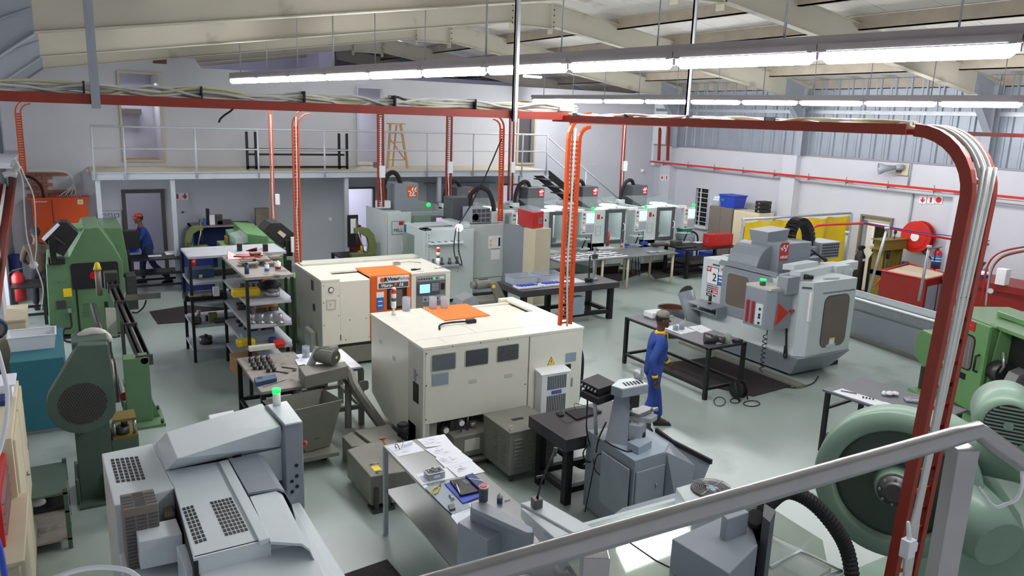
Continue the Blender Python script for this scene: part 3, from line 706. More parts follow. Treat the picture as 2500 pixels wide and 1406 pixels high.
for i, (x0, x1) in enumerate(((3.81, 4.15), (4.28, 4.62), (4.745, 5.08))):
 r = S(); rring(r, ((x0+x1)/2, 8.288, 1.38), XR, ZU, x1-x0+.01, .235, .03, .012, .006); g = part('grille', r, 'creamdark', t)
 part('grille_back', rplate(S(), ((x0+x1)/2, 8.287, 1.38), XR, ZU, x1-x0-.01, .215, .025, .003), 'haasdark' if i else 'steelgrey', g)
 s = S(); n = 22; w_ = x1-x0-.02; h_ = .205; cx, cz = (x0+x1)/2, 1.38
 for sg in (1, -1):
  for k in range(-8, n+1):
   xa = x0+.01+w_*k/n; xb = xa+h_*.58; 
   a, b = max(xa, x0+.01), min(xb, x1-.01)
   if b-a < .004: continue
   za = -h_/2+(a-xa)/.58; zb2 = -h_/2+(b-xa)/.58
   if sg < 0: za, zb2 = -za, -zb2
   p, q2 = Vector((a, 8.281, cz+za)), Vector((b, 8.281, cz+zb2)); s.ob((p+q2)/2, q2-p, YU, (q2-p).length, .002, .0028)
 part('mesh', s, 'steel', g)['kind'] = 'stuff'
part('warning_plate', S().box(3.82, 4.05, 8.283, 8.29, 1.08, 1.24), 'signgrey', t)
for x in (4.40, 4.93): part('handle_recess', S().box(x-.06, x+.06, 8.284, 8.29, 1.04, 1.085).box(x-.05, x+.05, 8.28, 8.285, 1.045, 1.055), 'creamdark', t)
for a, b in ((9.75, 1.28), (9.25, 1.18)): part('handle_recess', S().box(3.694, 3.70, a-.04, a+.04, b-.03, b+.03), 'creamdark', t)
screws(t, [(3.745, 8.29, z) for z in (.65, 1.1, 1.52)]+[(x, 8.29, 1.57) for x in (4.1, 4.5, 4.9)]+[(5.2, 8.29, .9)], (0, -1, 0))
# air conditioner on the back
ac = part('air_conditioner', S().box(5.36, 5.80, 8.12, 8.288, .40, 1.06), 'white', t, .01)
part('top_lip', S().prism([(8.288, 1.06), (8.288, 1.10), (8.14, 1.08), (8.10, 1.06)], 5.34, 5.82, 'x'), 'white', ac)
s = S()
for k in range(11):
 x = 5.45+k*.0285; s.box(x, x+.018, 8.114, 8.12, .44, .74); 
for k in range(11):
 x = 5.45+k*.0285; s.box(x, x+.018, 8.114, 8.12, .83, 1.02)
part('vent_slots', s, 'haasdark', ac); part('display', S().box(5.52, 5.68, 8.11, 8.12, .76, .81), 'signblue', ac); part('digits', S().box(5.565, 5.61, 8.107, 8.11, .772, .80), 'redlamp', ac)
s = S()
ang = [(5.545, 1.12), (5.665, 1.12), (5.605, 1.235)]
part('hazard_sign', s.poly([(x, 8.286, z) for x, z in ang], (0, 1, 0), .004), 'black', t)
part('hazard_sign_face', S().poly([(5.605+(x-5.605)*.82, 8.283, 1.158+(z-1.158)*.82) for x, z in ang], (0, 1, 0), .004), 'signyellow', t)
part('bolt_mark', S().poly([(5.612, 8.281, 1.205), (5.592, 8.281, 1.165), (5.605, 8.281, 1.165), (5.6, 8.281, 1.132), (5.618, 8.281, 1.172), (5.606, 8.281, 1.172)], (0, 1, 0), .002), 'black', t)
part('main_switch', S().box(5.84, 5.93, 8.27, 8.29, 1.0, 1.09).cyl((5.885, 8.27, 1.045), (5.885, 8.25, 1.045), .02), 'black', t, .003)
part('switch_plate', S().box(5.84, 6.02, 8.285, 8.29, 1.12, 1.25), 'signgrey', t)
part('door_handle', S().box(5.955, 5.975, 8.27, 8.29, .75, .88), 'steel', t, .003)
part('power_cable', S().tube(bez([(6.13, 8.6, 1.25), (6.22, 8.5, 1.22), (6.25, 8.45, 1.0), (6.22, 8.45, .5), (6.12, 8.5, .1)], 6), .03, 10), 'rubber', t)
beacon(t, 3.97, 9.93, ZV)
# hydraulic unit under the back panel
hy = thing('hydraulic_unit', 'grey oil tank with gauges tucked under the near white lathe', 'hydraulic unit', 4.5, 8.45, 0)
part('tank', S().box(4.05, 4.78, 8.1, 8.58, .12, .42), 'victorgrey', hy, .012); part('tray', S().box(4.03, 4.85, 8.02, 8.6, .07, .1), 'victorgrey', hy); part('feet', S().box(4.0, 4.06, 8.1, 8.7, 0, .07).box(4.72, 4.78, 8.1, 8.7, 0, .07), 'black', hy)
part('label_plate', S().box(4.2, 4.42, 8.094, 8.1, .2, .36), 'creamdark', hy); part('filler_cap', S().cyl((4.42, 8.3, .42), (4.42, 8.3, .5), .05), 'steel', hy)
part('valve_block', S().box(4.1, 4.3, 8.3, 8.6, .42, .56), 'darksteel', hy); part('valve_stem', S().cyl((4.62, 8.4, .42), (4.62, 8.4, .62), .018).cyl((4.32, 8.25, .42), (4.32, 8.25, .6), .016).cyl((4.5, 8.5, .42), (4.5, 8.5, .55), .03), 'darksteel', hy)
for x, z in ((3.98, .5), (4.2, .56)):
 g = part('gauge', S().cyl((x, 8.22, z), (x, 8.18, z), .045, n=16).cyl((x, 8.2, z-.12), (x, 8.2, z-.04), .012), 'darksteel', hy); part('dial', S().cyl((x, 8.18, z), (x, 8.176, z), .037, n=16), 'white', g)
part('oil_hose', S().tube(bez([(4.0, 8.5, .2), (4.05, 8.4, .5), (4.2, 8.45, .55), (4.35, 8.6, .45)], 5), .015).tube(bez([(4.3, 8.6, .5), (4.5, 8.65, .6), (4.7, 8.6, .55)], 5), .015), 'rubber', hy)
# transformer cabinet
c0 = G(1293, 1178, .06)
tr = thing('transformer_cabinet', 'olive grey louvred cabinet on castors in front of the white lathe', 'cabinet', 4.9, 7.75, 0)
xa, xb, ya, yb = 4.47, 5.13, 7.42, 8.1
part('body', S().box(xa, xb, ya, yb, .10, .66), 'victorgrey', tr, .01); part('lid', S().box(xa-.012, xb+.012, ya-.012, yb+.01, .65, .675), 'victorgrey', tr, .004)
s = S()
for cx in (.13, .33, .53):
 for k in range(8 if cx < .5 else 7): s.hexa([(xa+cx-.07, ya, .2+k*.05), (xa+cx+.07, ya, .2+k*.05), (xa+cx+.07, ya-.014, .205+k*.05), (xa+cx-.07, ya-.014, .205+k*.05)], [(xa+cx-.07, ya, .225+k*.05), (xa+cx+.07, ya, .225+k*.05), (xa+cx+.06, ya-.002, .22+k*.05), (xa+cx-.06, ya-.002, .22+k*.05)])
for k in range(9):
 for cy in (.15, .35): s.box(xa-.01, xa, ya+cy-.05, ya+cy+.05, .2+k*.045, .212+k*.045)
part('louvres', s, 'victorgrey', tr)['kind'] = 'stuff'
for x, y in ((xa+.05, ya+.06), (xb-.04, ya+.12)):
 part('lifting_eye', S().tube([(x+.028*cos(a), y, .705+.028*sin(a)) for a in [i*pi/6 for i in range(13)]], .008, 6, False), 'beige', tr)
part('name_plate', S().box(xa+.22, xa+.38, ya+.3, ya+.36, .675, .679), 'black', tr)
for x in (xa+.06, xb-.06):
 for y in (ya+.06, yb-.06): part('castor', S().cyl((x-.015, y, .04), (x+.015, y, .04), .04, n=14).box(x-.02, x+.02, y-.02, y+.02, .05, .1), 'darksteel', tr)
part('hose_stub', S().cyl((xb, ya+.2, .33), (xb+.05, ya+.2, .33), .035), 'steel', tr)
one('flexible_hose', S().tube(bez([(5.17, 7.6, .33), (5.28, 7.45, .22), (5.42, 7.2, .12), (5.6, 7.1, .2), (5.66, 7.15, .36)], 6), .034, 10), 'rubber', 'thick black hose looping from the louvred cabinet to under the granite table', 'hose')
# rear white lathe
t = thing('cnc_lathe', 'white lathe in the middle facing us, with orange door and control panel', 'machine', 4.9, 13.4, 0, 'white computer controlled lathes')
YF = 12.55
part('base', S().box(3.9, 6.0, YF+.12, 14.0, .02, .42).box(3.95, 5.4, YF+.02, YF+.12, .05, .36), 'victorgrey', t, .01)
part('side_panel', S().box(3.70, 3.76, YF+.02, 14.2, .1, ZV-.04), 'creamdark', t, .008)
part('side_cover', S().box(3.60, 3.70, YF+.3, YF+.75, .05, .62), 'creamdark', t, .04)
part('side_port', S().cyl((3.694, YF+.45, 1.02), (3.70, YF+.45, 1.02), .07, n=16), 'black', t)
part('side_vent', S().box(3.694, 3.70, YF+.45, YF+.6, 1.32, 1.5), 'haasdark', t)
part('corner_panel', S().box(3.705, 4.03, YF, YF+.5, .42, ZV-.04), 'cream', t, .01)
part('front_panel', S().box(4.03, 4.575, YF+.005, YF+.06, .42, 1.55), 'cream', t, .01)
part('lower_deck', S().box(4.03, 4.575, YF+.04, YF+.62, 1.50, 1.555), 'cream', t, .006)
part('right_cabinet', S().box(5.35, 6.13, YF-.02, YF+.6, .3, ZV-.04), 'cream', t, .01)
part('top_cover', S().box(3.695, 4.03, YF-.005, 14.22, ZV-.04, ZV).box(4.03, 4.57, YF+.66, 14.22, ZV-.04, ZV).box(4.57, 5.345, YF+.78, 14.22, ZV-.04, ZV).box(5.35, 6.135, YF-.025, 14.22, ZV-.04, ZV).box(3.78, 6.1, 13.2, 14.15, .4, 1.5), 'cream', t, .006)
part('rear_ridge', S().box(3.74, 6.1, 13.85, 14.22, ZV, ZV+.035), 'creamdark', t, .006)
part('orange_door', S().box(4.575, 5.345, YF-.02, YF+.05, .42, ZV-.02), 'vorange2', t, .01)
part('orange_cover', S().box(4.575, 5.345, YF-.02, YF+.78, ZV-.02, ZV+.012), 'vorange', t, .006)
part('door_window', rplate(S(), (5.07, YF-.024, 1.175), XR, ZU, .38, .40, .02, .006), 'window_dark', t)
part('window_pane', S().box(4.93, 5.17, YF-.032, YF-.028, 1.02, 1.33), 'tintwin', t)
sg = part('name_sign', S().box(4.70, 5.30, YF-.03, YF-.02, 1.36, 1.585), 'signwhite', t)
part('sign_strip', S().box(4.72, 5.285, YF-.034, YF-.03, 1.375, 1.465), 'haasdark', sg)
part('logo_disc', S().cyl((4.79, YF-.03, 1.525), (4.79, YF-.036, 1.525), .045, n=18), 'vorange2', sg); text('R', .11, 'black', sg, (4.855, YF-.034, 1.525), bold=.004)
text('Victor', .085, 'black', sg, (5.0, YF-.034, 1.53), bold=.003); text('Taichung', .08, 'ink', sg, (5.2, YF-.034, 1.53), sx=.75)
text('Vturn-', .085, 'signwhite', sg, (4.87, YF-.036, 1.42), shear=.2, bold=.002); text('P', .085, 'vorange', sg, (5.035, YF-.036, 1.42), shear=.2, bold=.003); text('16', .085, 'signwhite', sg, (5.14, YF-.036, 1.42), shear=.2, bold=.003)
st = part('sticker', S().box(4.68, 4.82, YF-.025, YF-.02, .98, 1.31), 'signblue', t, .01); part('sticker_top', S().box(4.68, 4.82, YF-.028, YF-.025, 1.21, 1.31), 'signwhite', st)
part('sticker_text', S().box(4.71, 4.79, YF-.03, YF-.026, 1.13, 1.15).box(4.71, 4.79, YF-.03, YF-.026, 1.05, 1.07), 'signwhite', st)
cp = part('control_panel', S().box(5.44, 6.03, YF-.035, YF-.02, .55, 1.54), 'victorgrey', t, .006)
part('button_strip', S().box(5.45, 6.02, YF-.045, YF-.035, 1.44, 1.53), 'steelgrey', cp)
part('monitor', S().box(5.45, 5.9, YF-.055, YF-.035, 1.19, 1.41), 'haasdark', cp, .006); part('screen', S().box(5.50, 5.70, YF-.06, YF-.055, 1.225, 1.385), 'screenblue', cp)
s = S()
for i in range(5):
 for j in range(5): s.box(5.74+i*.028, 5.762+i*.028, YF-.06, YF-.055, 1.25+j*.03, 1.272+j*.03)
part('keys', s, 'steelgrey', cp)['kind'] = 'stuff'
s = S()
for i in range(8): s.cyl((5.49+i*.05, YF-.045, 1.485), (5.49+i*.05, YF-.055, 1.485), .014)
part('button_row', s, 'black', cp); part('lit_button', S().cyl((5.79, YF-.045, 1.485), (5.79, YF-.058, 1.485), .017), 'ledgreen', cp); part('lit_button', S().cyl((5.48, YF-.045, 1.485), (5.48, YF-.058, 1.485), .015), 'redlamp', cp)
part('usb_slot', S().box(5.9, 5.99, YF-.05, YF-.04, 1.47, 1.505), 'white', cp)
part('lower_keypad', S().box(5.56, 6.0, YF-.045, YF-.035, 1.05, 1.16), 'steelgrey', cp)
s = S()
for i in range(5): s.cyl((5.61+i*.083, YF-.045, 1.10), (5.61+i*.083, YF-.06, 1.10), .016)
part('selector_knobs', s, 'black', cp)
s = S()
for i in range(8):
 for j in range(4): s.box(5.58+i*.05, 5.61+i*.05, YF-.045, YF-.035, .75+j*.06, .78+j*.06)
part('key_grid', s, 'white', cp)['kind'] = 'stuff'
part('emergency_stop', S().cyl((5.49, YF-.035, .80), (5.49, YF-.06, .80), .035), 'yellow', cp)
part('rocker', S().box(5.93, 6.0, YF-.05, YF-.035, 1.26, 1.38), 'black', cp)
part('gauge', S().cyl((3.87, YF-.0, 1.42), (3.87, YF-.02, 1.42), .05, n=18), 'darksteel', t); part('dial', S().cyl((3.87, YF-.02, 1.42), (3.87, YF-.024, 1.42), .037, n=18), 'white', t)
part('lock_recess', S().frame((3.87, YF-.004, 1.16), XR, ZU, .17, .18, .02, .012).cyl((3.86, YF-.0, 1.17), (3.86, YF-.02, 1.17), .02), 'creamdark', t)
part('slot', S().box(4.02, 4.035, YF-.006, YF+.0, .5, .6), 'black', t)
screws(t, [(3.74, YF, z) for z in (.8, 1.2, 1.5)]+[(4.0, YF, z) for z in (.95, 1.3)]+[(4.12, YF, .5), (4.55, YF, .5), (4.2, YF, .85), (4.5, YF, .85)], (0, -1, 0))
beacon(t, 6.0, YF+.25, ZV)
# tools lying on the rear lathe
q = G(1000, 648, ZV+.01)
def onpt(px, py, z): return G(px, py, z)
p0, p1, p2 = G(972, 645, 1.61), G(1000, 642, 1.61), G(1028, 645, 1.61)
one('dial_indicator', S().tube([p0+Vector((0, 0, .03)), p1+Vector((0, 0, .03)), p2+Vector((0, 0, .03))], .008).cb(p0.x-.03, p0.y, 1.601, .12, .09, .05), 'steel', 'measuring tool lying on the rear white lathe beside the orange cover', 'tool')
p = G(1010, 660, ZV); one('pliers', S().cb(p.x, p.y, ZV+.001, .1, .03, .03).cb(p.x+.1, p.y+.02, ZV+.001, .1, .02, .02), 'black', 'small black tool lying on top of the control side of the rear lathe', 'tool')
p = G(1028, 663, ZV); one('tape_roll', S().lathe((p.x, p.y, ZV+.001), [(.025, 0), (.05, 0), (.05, .03), (.025, .03)], 16), 'cream', 'small round roll on top of the rear lathe control cabinet', 'tape')
p = G(1068, 655, ZV); one('spanner', S().ob((p.x+.05, p.y, ZV+.006), (1, .2, 0), YU, .26, .02, .01), 'steel', 'steel spanner on the right end of the rear white lathe', 'spanner')
# things on the front lathe
def tumbler(px, py, z, h, r, lb, m='plastic', cat='jar', fill=None):
 p = G(px, py, z); t = thing('clear_jar', lb, cat, p.x, p.y, z)
 part('jar_wall', S().lathe((p.x, p.y, z+.002), [(r*.98, .004), (r, h), (r*.94, h), (r*.92, .01)], 18), m, t)
 part('jar_base', S().cyl((p.x, p.y, z+.001), (p.x, p.y, z+.012), r*.98, n=18), m, t)
 if fill:
  s = S(); rn = random.Random(px)
  for _ in range(26): a = rn.uniform(0, 6.28); q_ = rn.uniform(0, r*.7); s.cb(p.x+q_*cos(a), p.y+q_*sin(a), z+.012+rn.uniform(0, h*.6), .018, .018, .02)
  part('contents', s, fill, t)['kind'] = 'stuff'
tumbler(992, 758, ZV, .2, .062, 'clear jar at the left end of the front lathe top')
tumbler(1057, 752, ZV+.01, .17, .06, 'clear jar standing on the orange patch, left one')
tumbler(1084, 751, ZV+.01, .17, .056, 'clear jar standing on the orange patch, right one')
one('indicator_block', S().cb(4.78, 9.1, ZV+.002, .14, .08, .05), 'black', 'black plug lying on the front lathe beside the orange patch', 'plug', bev=.008)
one('black_cable', S().tube(bez([(4.72, 9.08, ZV+.03), (4.6, 9.1, ZV+.035), (4.4, 9.12, ZV+.03), (4.28, 9.05, ZV+.03), (4.22, 8.93, ZV+.02)], 5), .014), 'rubber', 'short black cable on top of the front white lathe', 'cable')
# ================================================================= GREY-WHITE MACHINING CENTRE ON THE RIGHT (axis aligned, door faces left)
xf, yn, yf, zt, zs = 10.95, 8.43, 10.95, 1.80, .45
t = thing('machining_centre', 'large grey and white machining centre with sliding door and big number 2 label', 'machine', 11.8, 9.7, 0)
part('skirt', S().hexa([(xf+.12, yn+.25, .06), (12.1, yn+.25, .06), (12.9, yf-.1, .06), (xf+.12, yf-.1, .06)], [(xf-.06, yn-.03, zs), (12.3, yn-.03, zs), (13.0, yf, zs), (xf-.06, yf, zs)]), 'haasgrey', t, .01)
part('foot', S().box(xf+.3, 12.6, yn+.4, yf-.3, 0, .08), 'black', t)
part('right_enclosure', S().prism([(xf-.02, yn+.14), (xf+.14, yn), (12.28, yn), (12.28, yn+.62), (xf+.9, 9.35), (xf-.02, 9.2)], zs, zt, 'z'), 'haaswhite', t, .012)
part('front_lower', S().prism([(xf-.06, .45), (xf+.3, .45), (xf+.3, 1.0), (xf, .95)], 9.15, yf, 'y'), 'haaswhite', t, .008)
part('left_enclosure', S().box(xf-.0, xf+.5, 10.35, yf, .9, zt+.03), 'haaswhite', t, .01)
part('left_side', S().box(xf+.3, 12.9, yf-.08, yf-.02, .45, zt), 'haaswhite', t)
part('rear_wall', S().box(12.85, 12.93, 9.0, yf-.02, .45, 1.75), 'haaswhite', t)
part('sliding_door', rplate(S(), (xf-.01, 9.78, 1.30), (0, -1, 0), ZU, 1.22, .96, .1, .04), 'haasgrey', t, .006)
rr = S(); rring(rr, (xf-.035, 9.98, 1.34), (0, -1, 0), ZU, .56, .66, .07, .022, -.012); part('window_frame', rr, 'steelgrey', t)
part('door_window', rplate(S(), (xf-.034, 9.98, 1.34), (0, -1, 0), ZU, .53, .62, .07, .006), 'tintwin', t)
part('door_rail', S().box(xf-.03, xf+.06, 9.1, 10.5, zt-.04, zt+.02).box(xf-.0, xf+.03, 9.1, 10.5, zt+.02, zt+.05), 'haasgrey', t)
part('top_edge', S().box(xf+.5, 12.9, yf-.1, yf-.0, zt-.03, zt+.04).box(12.8, 12.95, 9.0, yf, zt-.05, zt), 'haaswhite', t)
part('interior_floor', S().box(xf+.2, 12.85, 9.2, yf-.08, .9, 1.2), 'creamdark', t)
for y, x in ((8.62, xf-.02),):
 part('vent_slot', S().ob((xf+.06, yn+.07, 1.70), (1, -.87, 0), ZU, .16, .03, .03), 'haasdark', t)
part('vent_slot', S().box(xf-.01, xf, 10.5, 10.68, 1.71, 1.74), 'haasdark', t)
wv_ = part('side_window', rplate(S(), (11.78, yn-.004, 1.05), XR, ZU, .66, .92, .12, .01), 'tintwin', t)
rr = S(); rring(rr, (11.78, yn-.002, 1.05), XR, ZU, .70, .96, .14, .02, -.012); part('side_window_seal', rr, 'haasdark', t)
part('window_notch', S().box(11.62, 11.86, yn-.016, yn-.002, .56, .62), 'haaswhite', t); part('window_sticker', S().box(11.68, 11.82, yn-.018, yn-.01, .62, .74), 'signwhite', t); part('window_sticker_top', S().box(11.68, 11.82, yn-.02, yn-.012, .71, .74), 'signyellow', t)
text('DO NOT OPEN DOOR WHILE MACHINE IS RUNNING', .036, 'ink', t, (11.8, yn-.006, 1.585))
# labels on the left front
FX = xf-.004
def lface(name, yc, zc, w_, h_, m, x=FX, par=None): return part(name, S().ob((x, yc, zc), (0, -1, 0), ZU, w_, h_, .006), m, par or t)
lb = lface('model_label', 10.66, 1.50, .30, .34, 'black'); lface('label_face', 10.66, 1.50, .28, .32, 'signwhite', FX-.004, lb); lface('label_tab', 10.76, 1.62, .12, .09, 'signred', FX-.008, lb)
text('VF', .08, 'signwhite', lb, (FX-.012, 10.76, 1.62), (0, -1, 0), bold=.002); text('2', .22, 'black', lb, (FX-.008, 10.60, 1.47), (0, -1, 0), bold=.002)
for z, a, b, m1, m2 in ((1.27, 'HAAS', 'VOP-D', 'black', 'signred'), (1.19, '20HP', '10000', 'black', 'signred'), (1.11, '1000', 'IPM', 'black', 'haaswhite')):
 l = lface('label_strip', 10.71, z, .15, .06, m1); lface('label_strip_end', 10.56, z, .14, .06, m2, FX-.001, l); text(a, .05, 'signwhite', l, (FX-.006, 10.71, z), (0, -1, 0)); text(b, .05, 'signwhite' if m2 == 'signred' else 'black', l, (FX-.008, 10.56, z), (0, -1, 0))
st = lface('sticker', 10.44, 1.47, .13, .26, 'signblue'); lface('sticker_top', 10.44, 1.58, .13, .06, 'signwhite', FX-.004, st); lface('sticker_text', 10.44, 1.50, .09, .03, 'signwhite', FX-.006, st); lface('sticker_text', 10.44, 1.43, .09, .03, 'signwhite', FX-.006, st)
lface('small_label', 10.41, 1.67, .07, .03, 'signred')
# shelf on the front
part('tool_shelf', S().prism([(xf-.42, .95), (xf, .93), (xf, .98), (xf-.42, .97)], 10.2, 10.9, 'y').box(xf-.03, xf, 10.2, 10.9, .80, .98).prism([(xf-.3, .82), (xf, .78), (xf, .80), (xf-.3, .84)], 10.25, 10.9, 'y').box(xf-.3, xf, 10.18, 10.2, .78, .96), 'haasgrey', t)
# pendant control seen from behind
X.append(Matrix.Translation((.02, -.2, .03)))
pd = part('control_pendant', S().prism([(xf-.50, 8.86), (xf-.62, 8.98), (xf-.62, 9.46), (xf-.40, 9.46), (xf-.10, 8.95), (xf-.10, 8.86)], .92, 1.62, 'z'), 'haasgrey', t, .015)
part('pendant_top', S().prism([(xf-.62, 8.9), (xf-.62, 9.46), (xf-.2, 9.46), (xf-.1, 8.9)], 1.62, 1.66, 'z'), 'creamdark', pd)
part('pendant_bracket', S().box(xf-.35, xf-.02, 8.80, 9.02, 1.55, 1.86), 'haasgrey', pd, .01)
part('red_bar', S().box(xf-.66, xf-.64, 9.22, 9.26, .98, 1.38).box(xf-.66, xf-.64, 9.34, 9.38, .98, 1.38), 'red', pd)
part('red_hook', S().poly([(xf-.45, 8.85, 1.40), (xf-.20, 8.85, 1.22), (xf-.28, 8.85, 1.16), (xf-.5, 8.85, 1.02)], (0, -1, 0), .02), 'redbright', pd)
part('connector_strip', S().box(xf-.64, xf-.62, 9.02, 9.18, .98, 1.36), 'haaswhite', pd)
s = S()
for z in (1.0, 1.1, 1.15, 1.25): s.box(xf-.65, xf-.64, 9.06, 9.1, z, z+.04)
part('sockets', s, 'black', pd); part('guide_labels', S().box(xf+.0, xf+.06, 8.56, 8.6, 1.1, 1.62), 'signwhite', pd)
part('red_handle', S().cyl((xf-.16, 8.84, 1.24), (xf-.06, 8.84, 1.24), .025), 'redbright', pd)
bc = part('beacon', S().cyl((xf-.5, 9.2, 1.66), (xf-.5, 9.2, 1.74), .05, n=14), 'haasdark', pd); part('beacon_light', S().cyl((xf-.5, 9.2, 1.74), (xf-.5, 9.2, 1.77), .055, n=14), 'ledgreen', bc); X.pop()
part('pendant_arm', S().hexa([(10.83, 8.75, 1.80), (10.95, 8.62, 1.80), (13.5, 9.3, 1.70), (13.5, 9.5, 1.70)], [(10.83, 8.75, 1.97), (10.95, 8.62, 1.97), (13.5, 9.3, 1.87), (13.5, 9.5, 1.87)]), 'haaswhite', t, .01)
part('arm_cover', S().hexa([(xf-.08, 8.95, 1.95), (xf+.05, 8.8, 1.95), (11.9, 9.0, 1.92), (11.8, 9.2, 1.92)], [(xf-.08, 8.95, 2.05), (xf+.05, 8.8, 2.05), (11.9, 9.0, 2.02), (11.8, 9.2, 2.02)]), 'haaswhite', t, .01)
part('arm_joint', S().cyl((xf+.15, 8.66, zt+.06), (xf+.3, 8.60, zt+.05), .045), 'black', t)
part('top_handle', S().ob((xf+.72, yn+.1, zt+.02), (1, -.3, 0), YU, .3, .05, .03), 'haaswhite', t)
part('lamp_housing', S().box(12.3, 12.7, 8.9, 9.3, zt-.1, zt+.12).cyl((12.58, 8.9, zt), (12.58, 8.88, zt), .08), 'haaswhite', t, .02)
# spindle head
X.append(Matrix.Translation((.15, .05, -.09)))
hd = part('spindle_head', S().box(11.25, 12.15, 9.45, 10.12, 1.25, 2.38), 'haasgrey', t, .02)
part('head_cover', S().prism([(11.30, 1.55), (11.30, 2.33)]+[(11.30-.42*sin(a), 1.86+.47*cos(a)) for a in [i*pi/16 for i in range(9)]]+[(10.90, 1.55)], 9.62, 10.35, 'y'), 'haasgrey', t, .01)
part('motor_box', S().hexa([(11.25, 9.75, 2.34), (11.78, 9.75, 2.34), (11.78, 10.15, 2.34), (11.25, 10.15, 2.34)], [(11.22, 9.72, 2.56), (11.82, 9.72, 2.60), (11.82, 10.2, 2.60), (11.22, 10.2, 2.56)]), 'haasgrey', t, .01)
part('rear_box', S().box(12.1, 12.55, 9.5, 10.0, 1.7, 2.05), 'haasgrey', t, .015)
part('heat_exchanger', S().box(12.75, 13.35, 9.7, 10.2, 1.95, 2.28), 'galv', t, .01)
s = S()
for i in range(9):
 for j in range(5): s.box(12.80+i*.058, 12.83+i*.058, 9.685, 9.70, 1.98+j*.058, 2.02+j*.058)
part('exchanger_slots', s, 'haasdark', t)['kind'] = 'stuff'
part('conduit_box', S().box(12.45, 12.75, 9.75, 10.1, 1.98, 2.2), 'haasgrey', t, .01)
path = [(12.15, 10.0, 2.25), (12.17, 10.0, 2.5), (12.27, 10.0, 2.66), (12.42, 10.0, 2.70), (12.57, 10.0, 2.62), (12.70, 10.0, 2.46), (12.76, 10.0, 2.2)]
s = S(); bp_ = bez(path, 3)
for a, b in zip(bp_, bp_[1:]): s.ob((a+b)/2, b-a, YU, (b-a).length*.86, .22, .13)
part('energy_chain', s, 'rubber', t)
X.append(X[-1] @ Matrix.Translation((11.38, 9.44, 2.23)) @ Matrix.Scale(.8, 4) @ Matrix.Translation((-11.5, -9.44, -2.06)))
hl = part('head_logo', S().ob((11.50, 9.443, 2.06), XR, ZU, .28, .42, .01), 'redbright', t)
part('logo_mark', S().poly([(11.39, 9.434, 2.09), (11.46, 9.434, 2.22), (11.50, 9.434, 2.22), (11.43, 9.434, 2.09)], (0, -1, 0), .004).poly([(11.50, 9.434, 2.06), (11.57, 9.434, 2.22), (11.61, 9.434, 2.22), (11.54, 9.434, 2.06)], (0, -1, 0), .004).poly([(11.36, 9.434, 2.13), (11.59, 9.434, 2.13), (11.59, 9.434, 2.16), (11.36, 9.434, 2.16)], (0, -1, 0), .004), 'signwhite', hl)
text('HAAS', .095, 'signwhite', hl, (11.50, 9.436, 1.93), bold=.003, shear=.1); X.pop()
X.pop()
part('cables', S().tube(bez([(12.3, 9.6, 1.95), (12.4, 9.5, 2.05), (12.6, 9.5, 1.98), (12.8, 9.5, 1.9)], 4), .02).tube(bez([(12.05, 9.7, 2.05), (12.3, 9.55, 2.12), (12.5, 9.45, 2.0), (12.8, 9.5, 1.85)], 4), .018), 'rubber', t)
# coolant hoses hanging at the door
s = S(); pts = []
for k in range(60):
 a = k*.8; pts.append((10.62+.035*cos(a), 8.95+.035*sin(a), .78-.011*k))
s.tube([(10.75, 9.0, .95), (10.66, 8.95, .88)]+pts+[(10.6, 8.9, .1)], .008, 6); part('coiled_air_hose', s, 'rubber', t)
part('power_lead', S().tube(bez([(xf-.04, 8.75, .95), (xf-.05, 8.7, .6), (xf-.07, 8.66, .45), (xf-.05, 8.72, .4), (xf-.03, 8.74, .6)], 5), .018), 'rubber', t)
part('floor_track', S().box(xf-.25, xf-.05, 8.2, 11.2, .0, .05), 'victorgrey', t)
for k, (x, y) in enumerate(((11.0, 8.5),)): pass
p = G(1732, 740, .97) if False else Vector((xf-.16, 10.52, .975))
sp = thing('spray_can', 'black and gold spray can on the shelf of the right hand machining centre', 'spray can', p.x, p.y, p.z)
part('can', S().cyl(p, p+Vector((0, 0, .16)), .032, n=14), 'black', sp); part('band', S().cyl(p+Vector((0, 0, .03)), p+Vector((0, 0, .06)), .0335, n=14), 'gold', sp); part('nozzle', S().cyl(p+Vector((0, 0, .16)), p+Vector((0, 0, .2)), .02, .01), 'steel', sp)
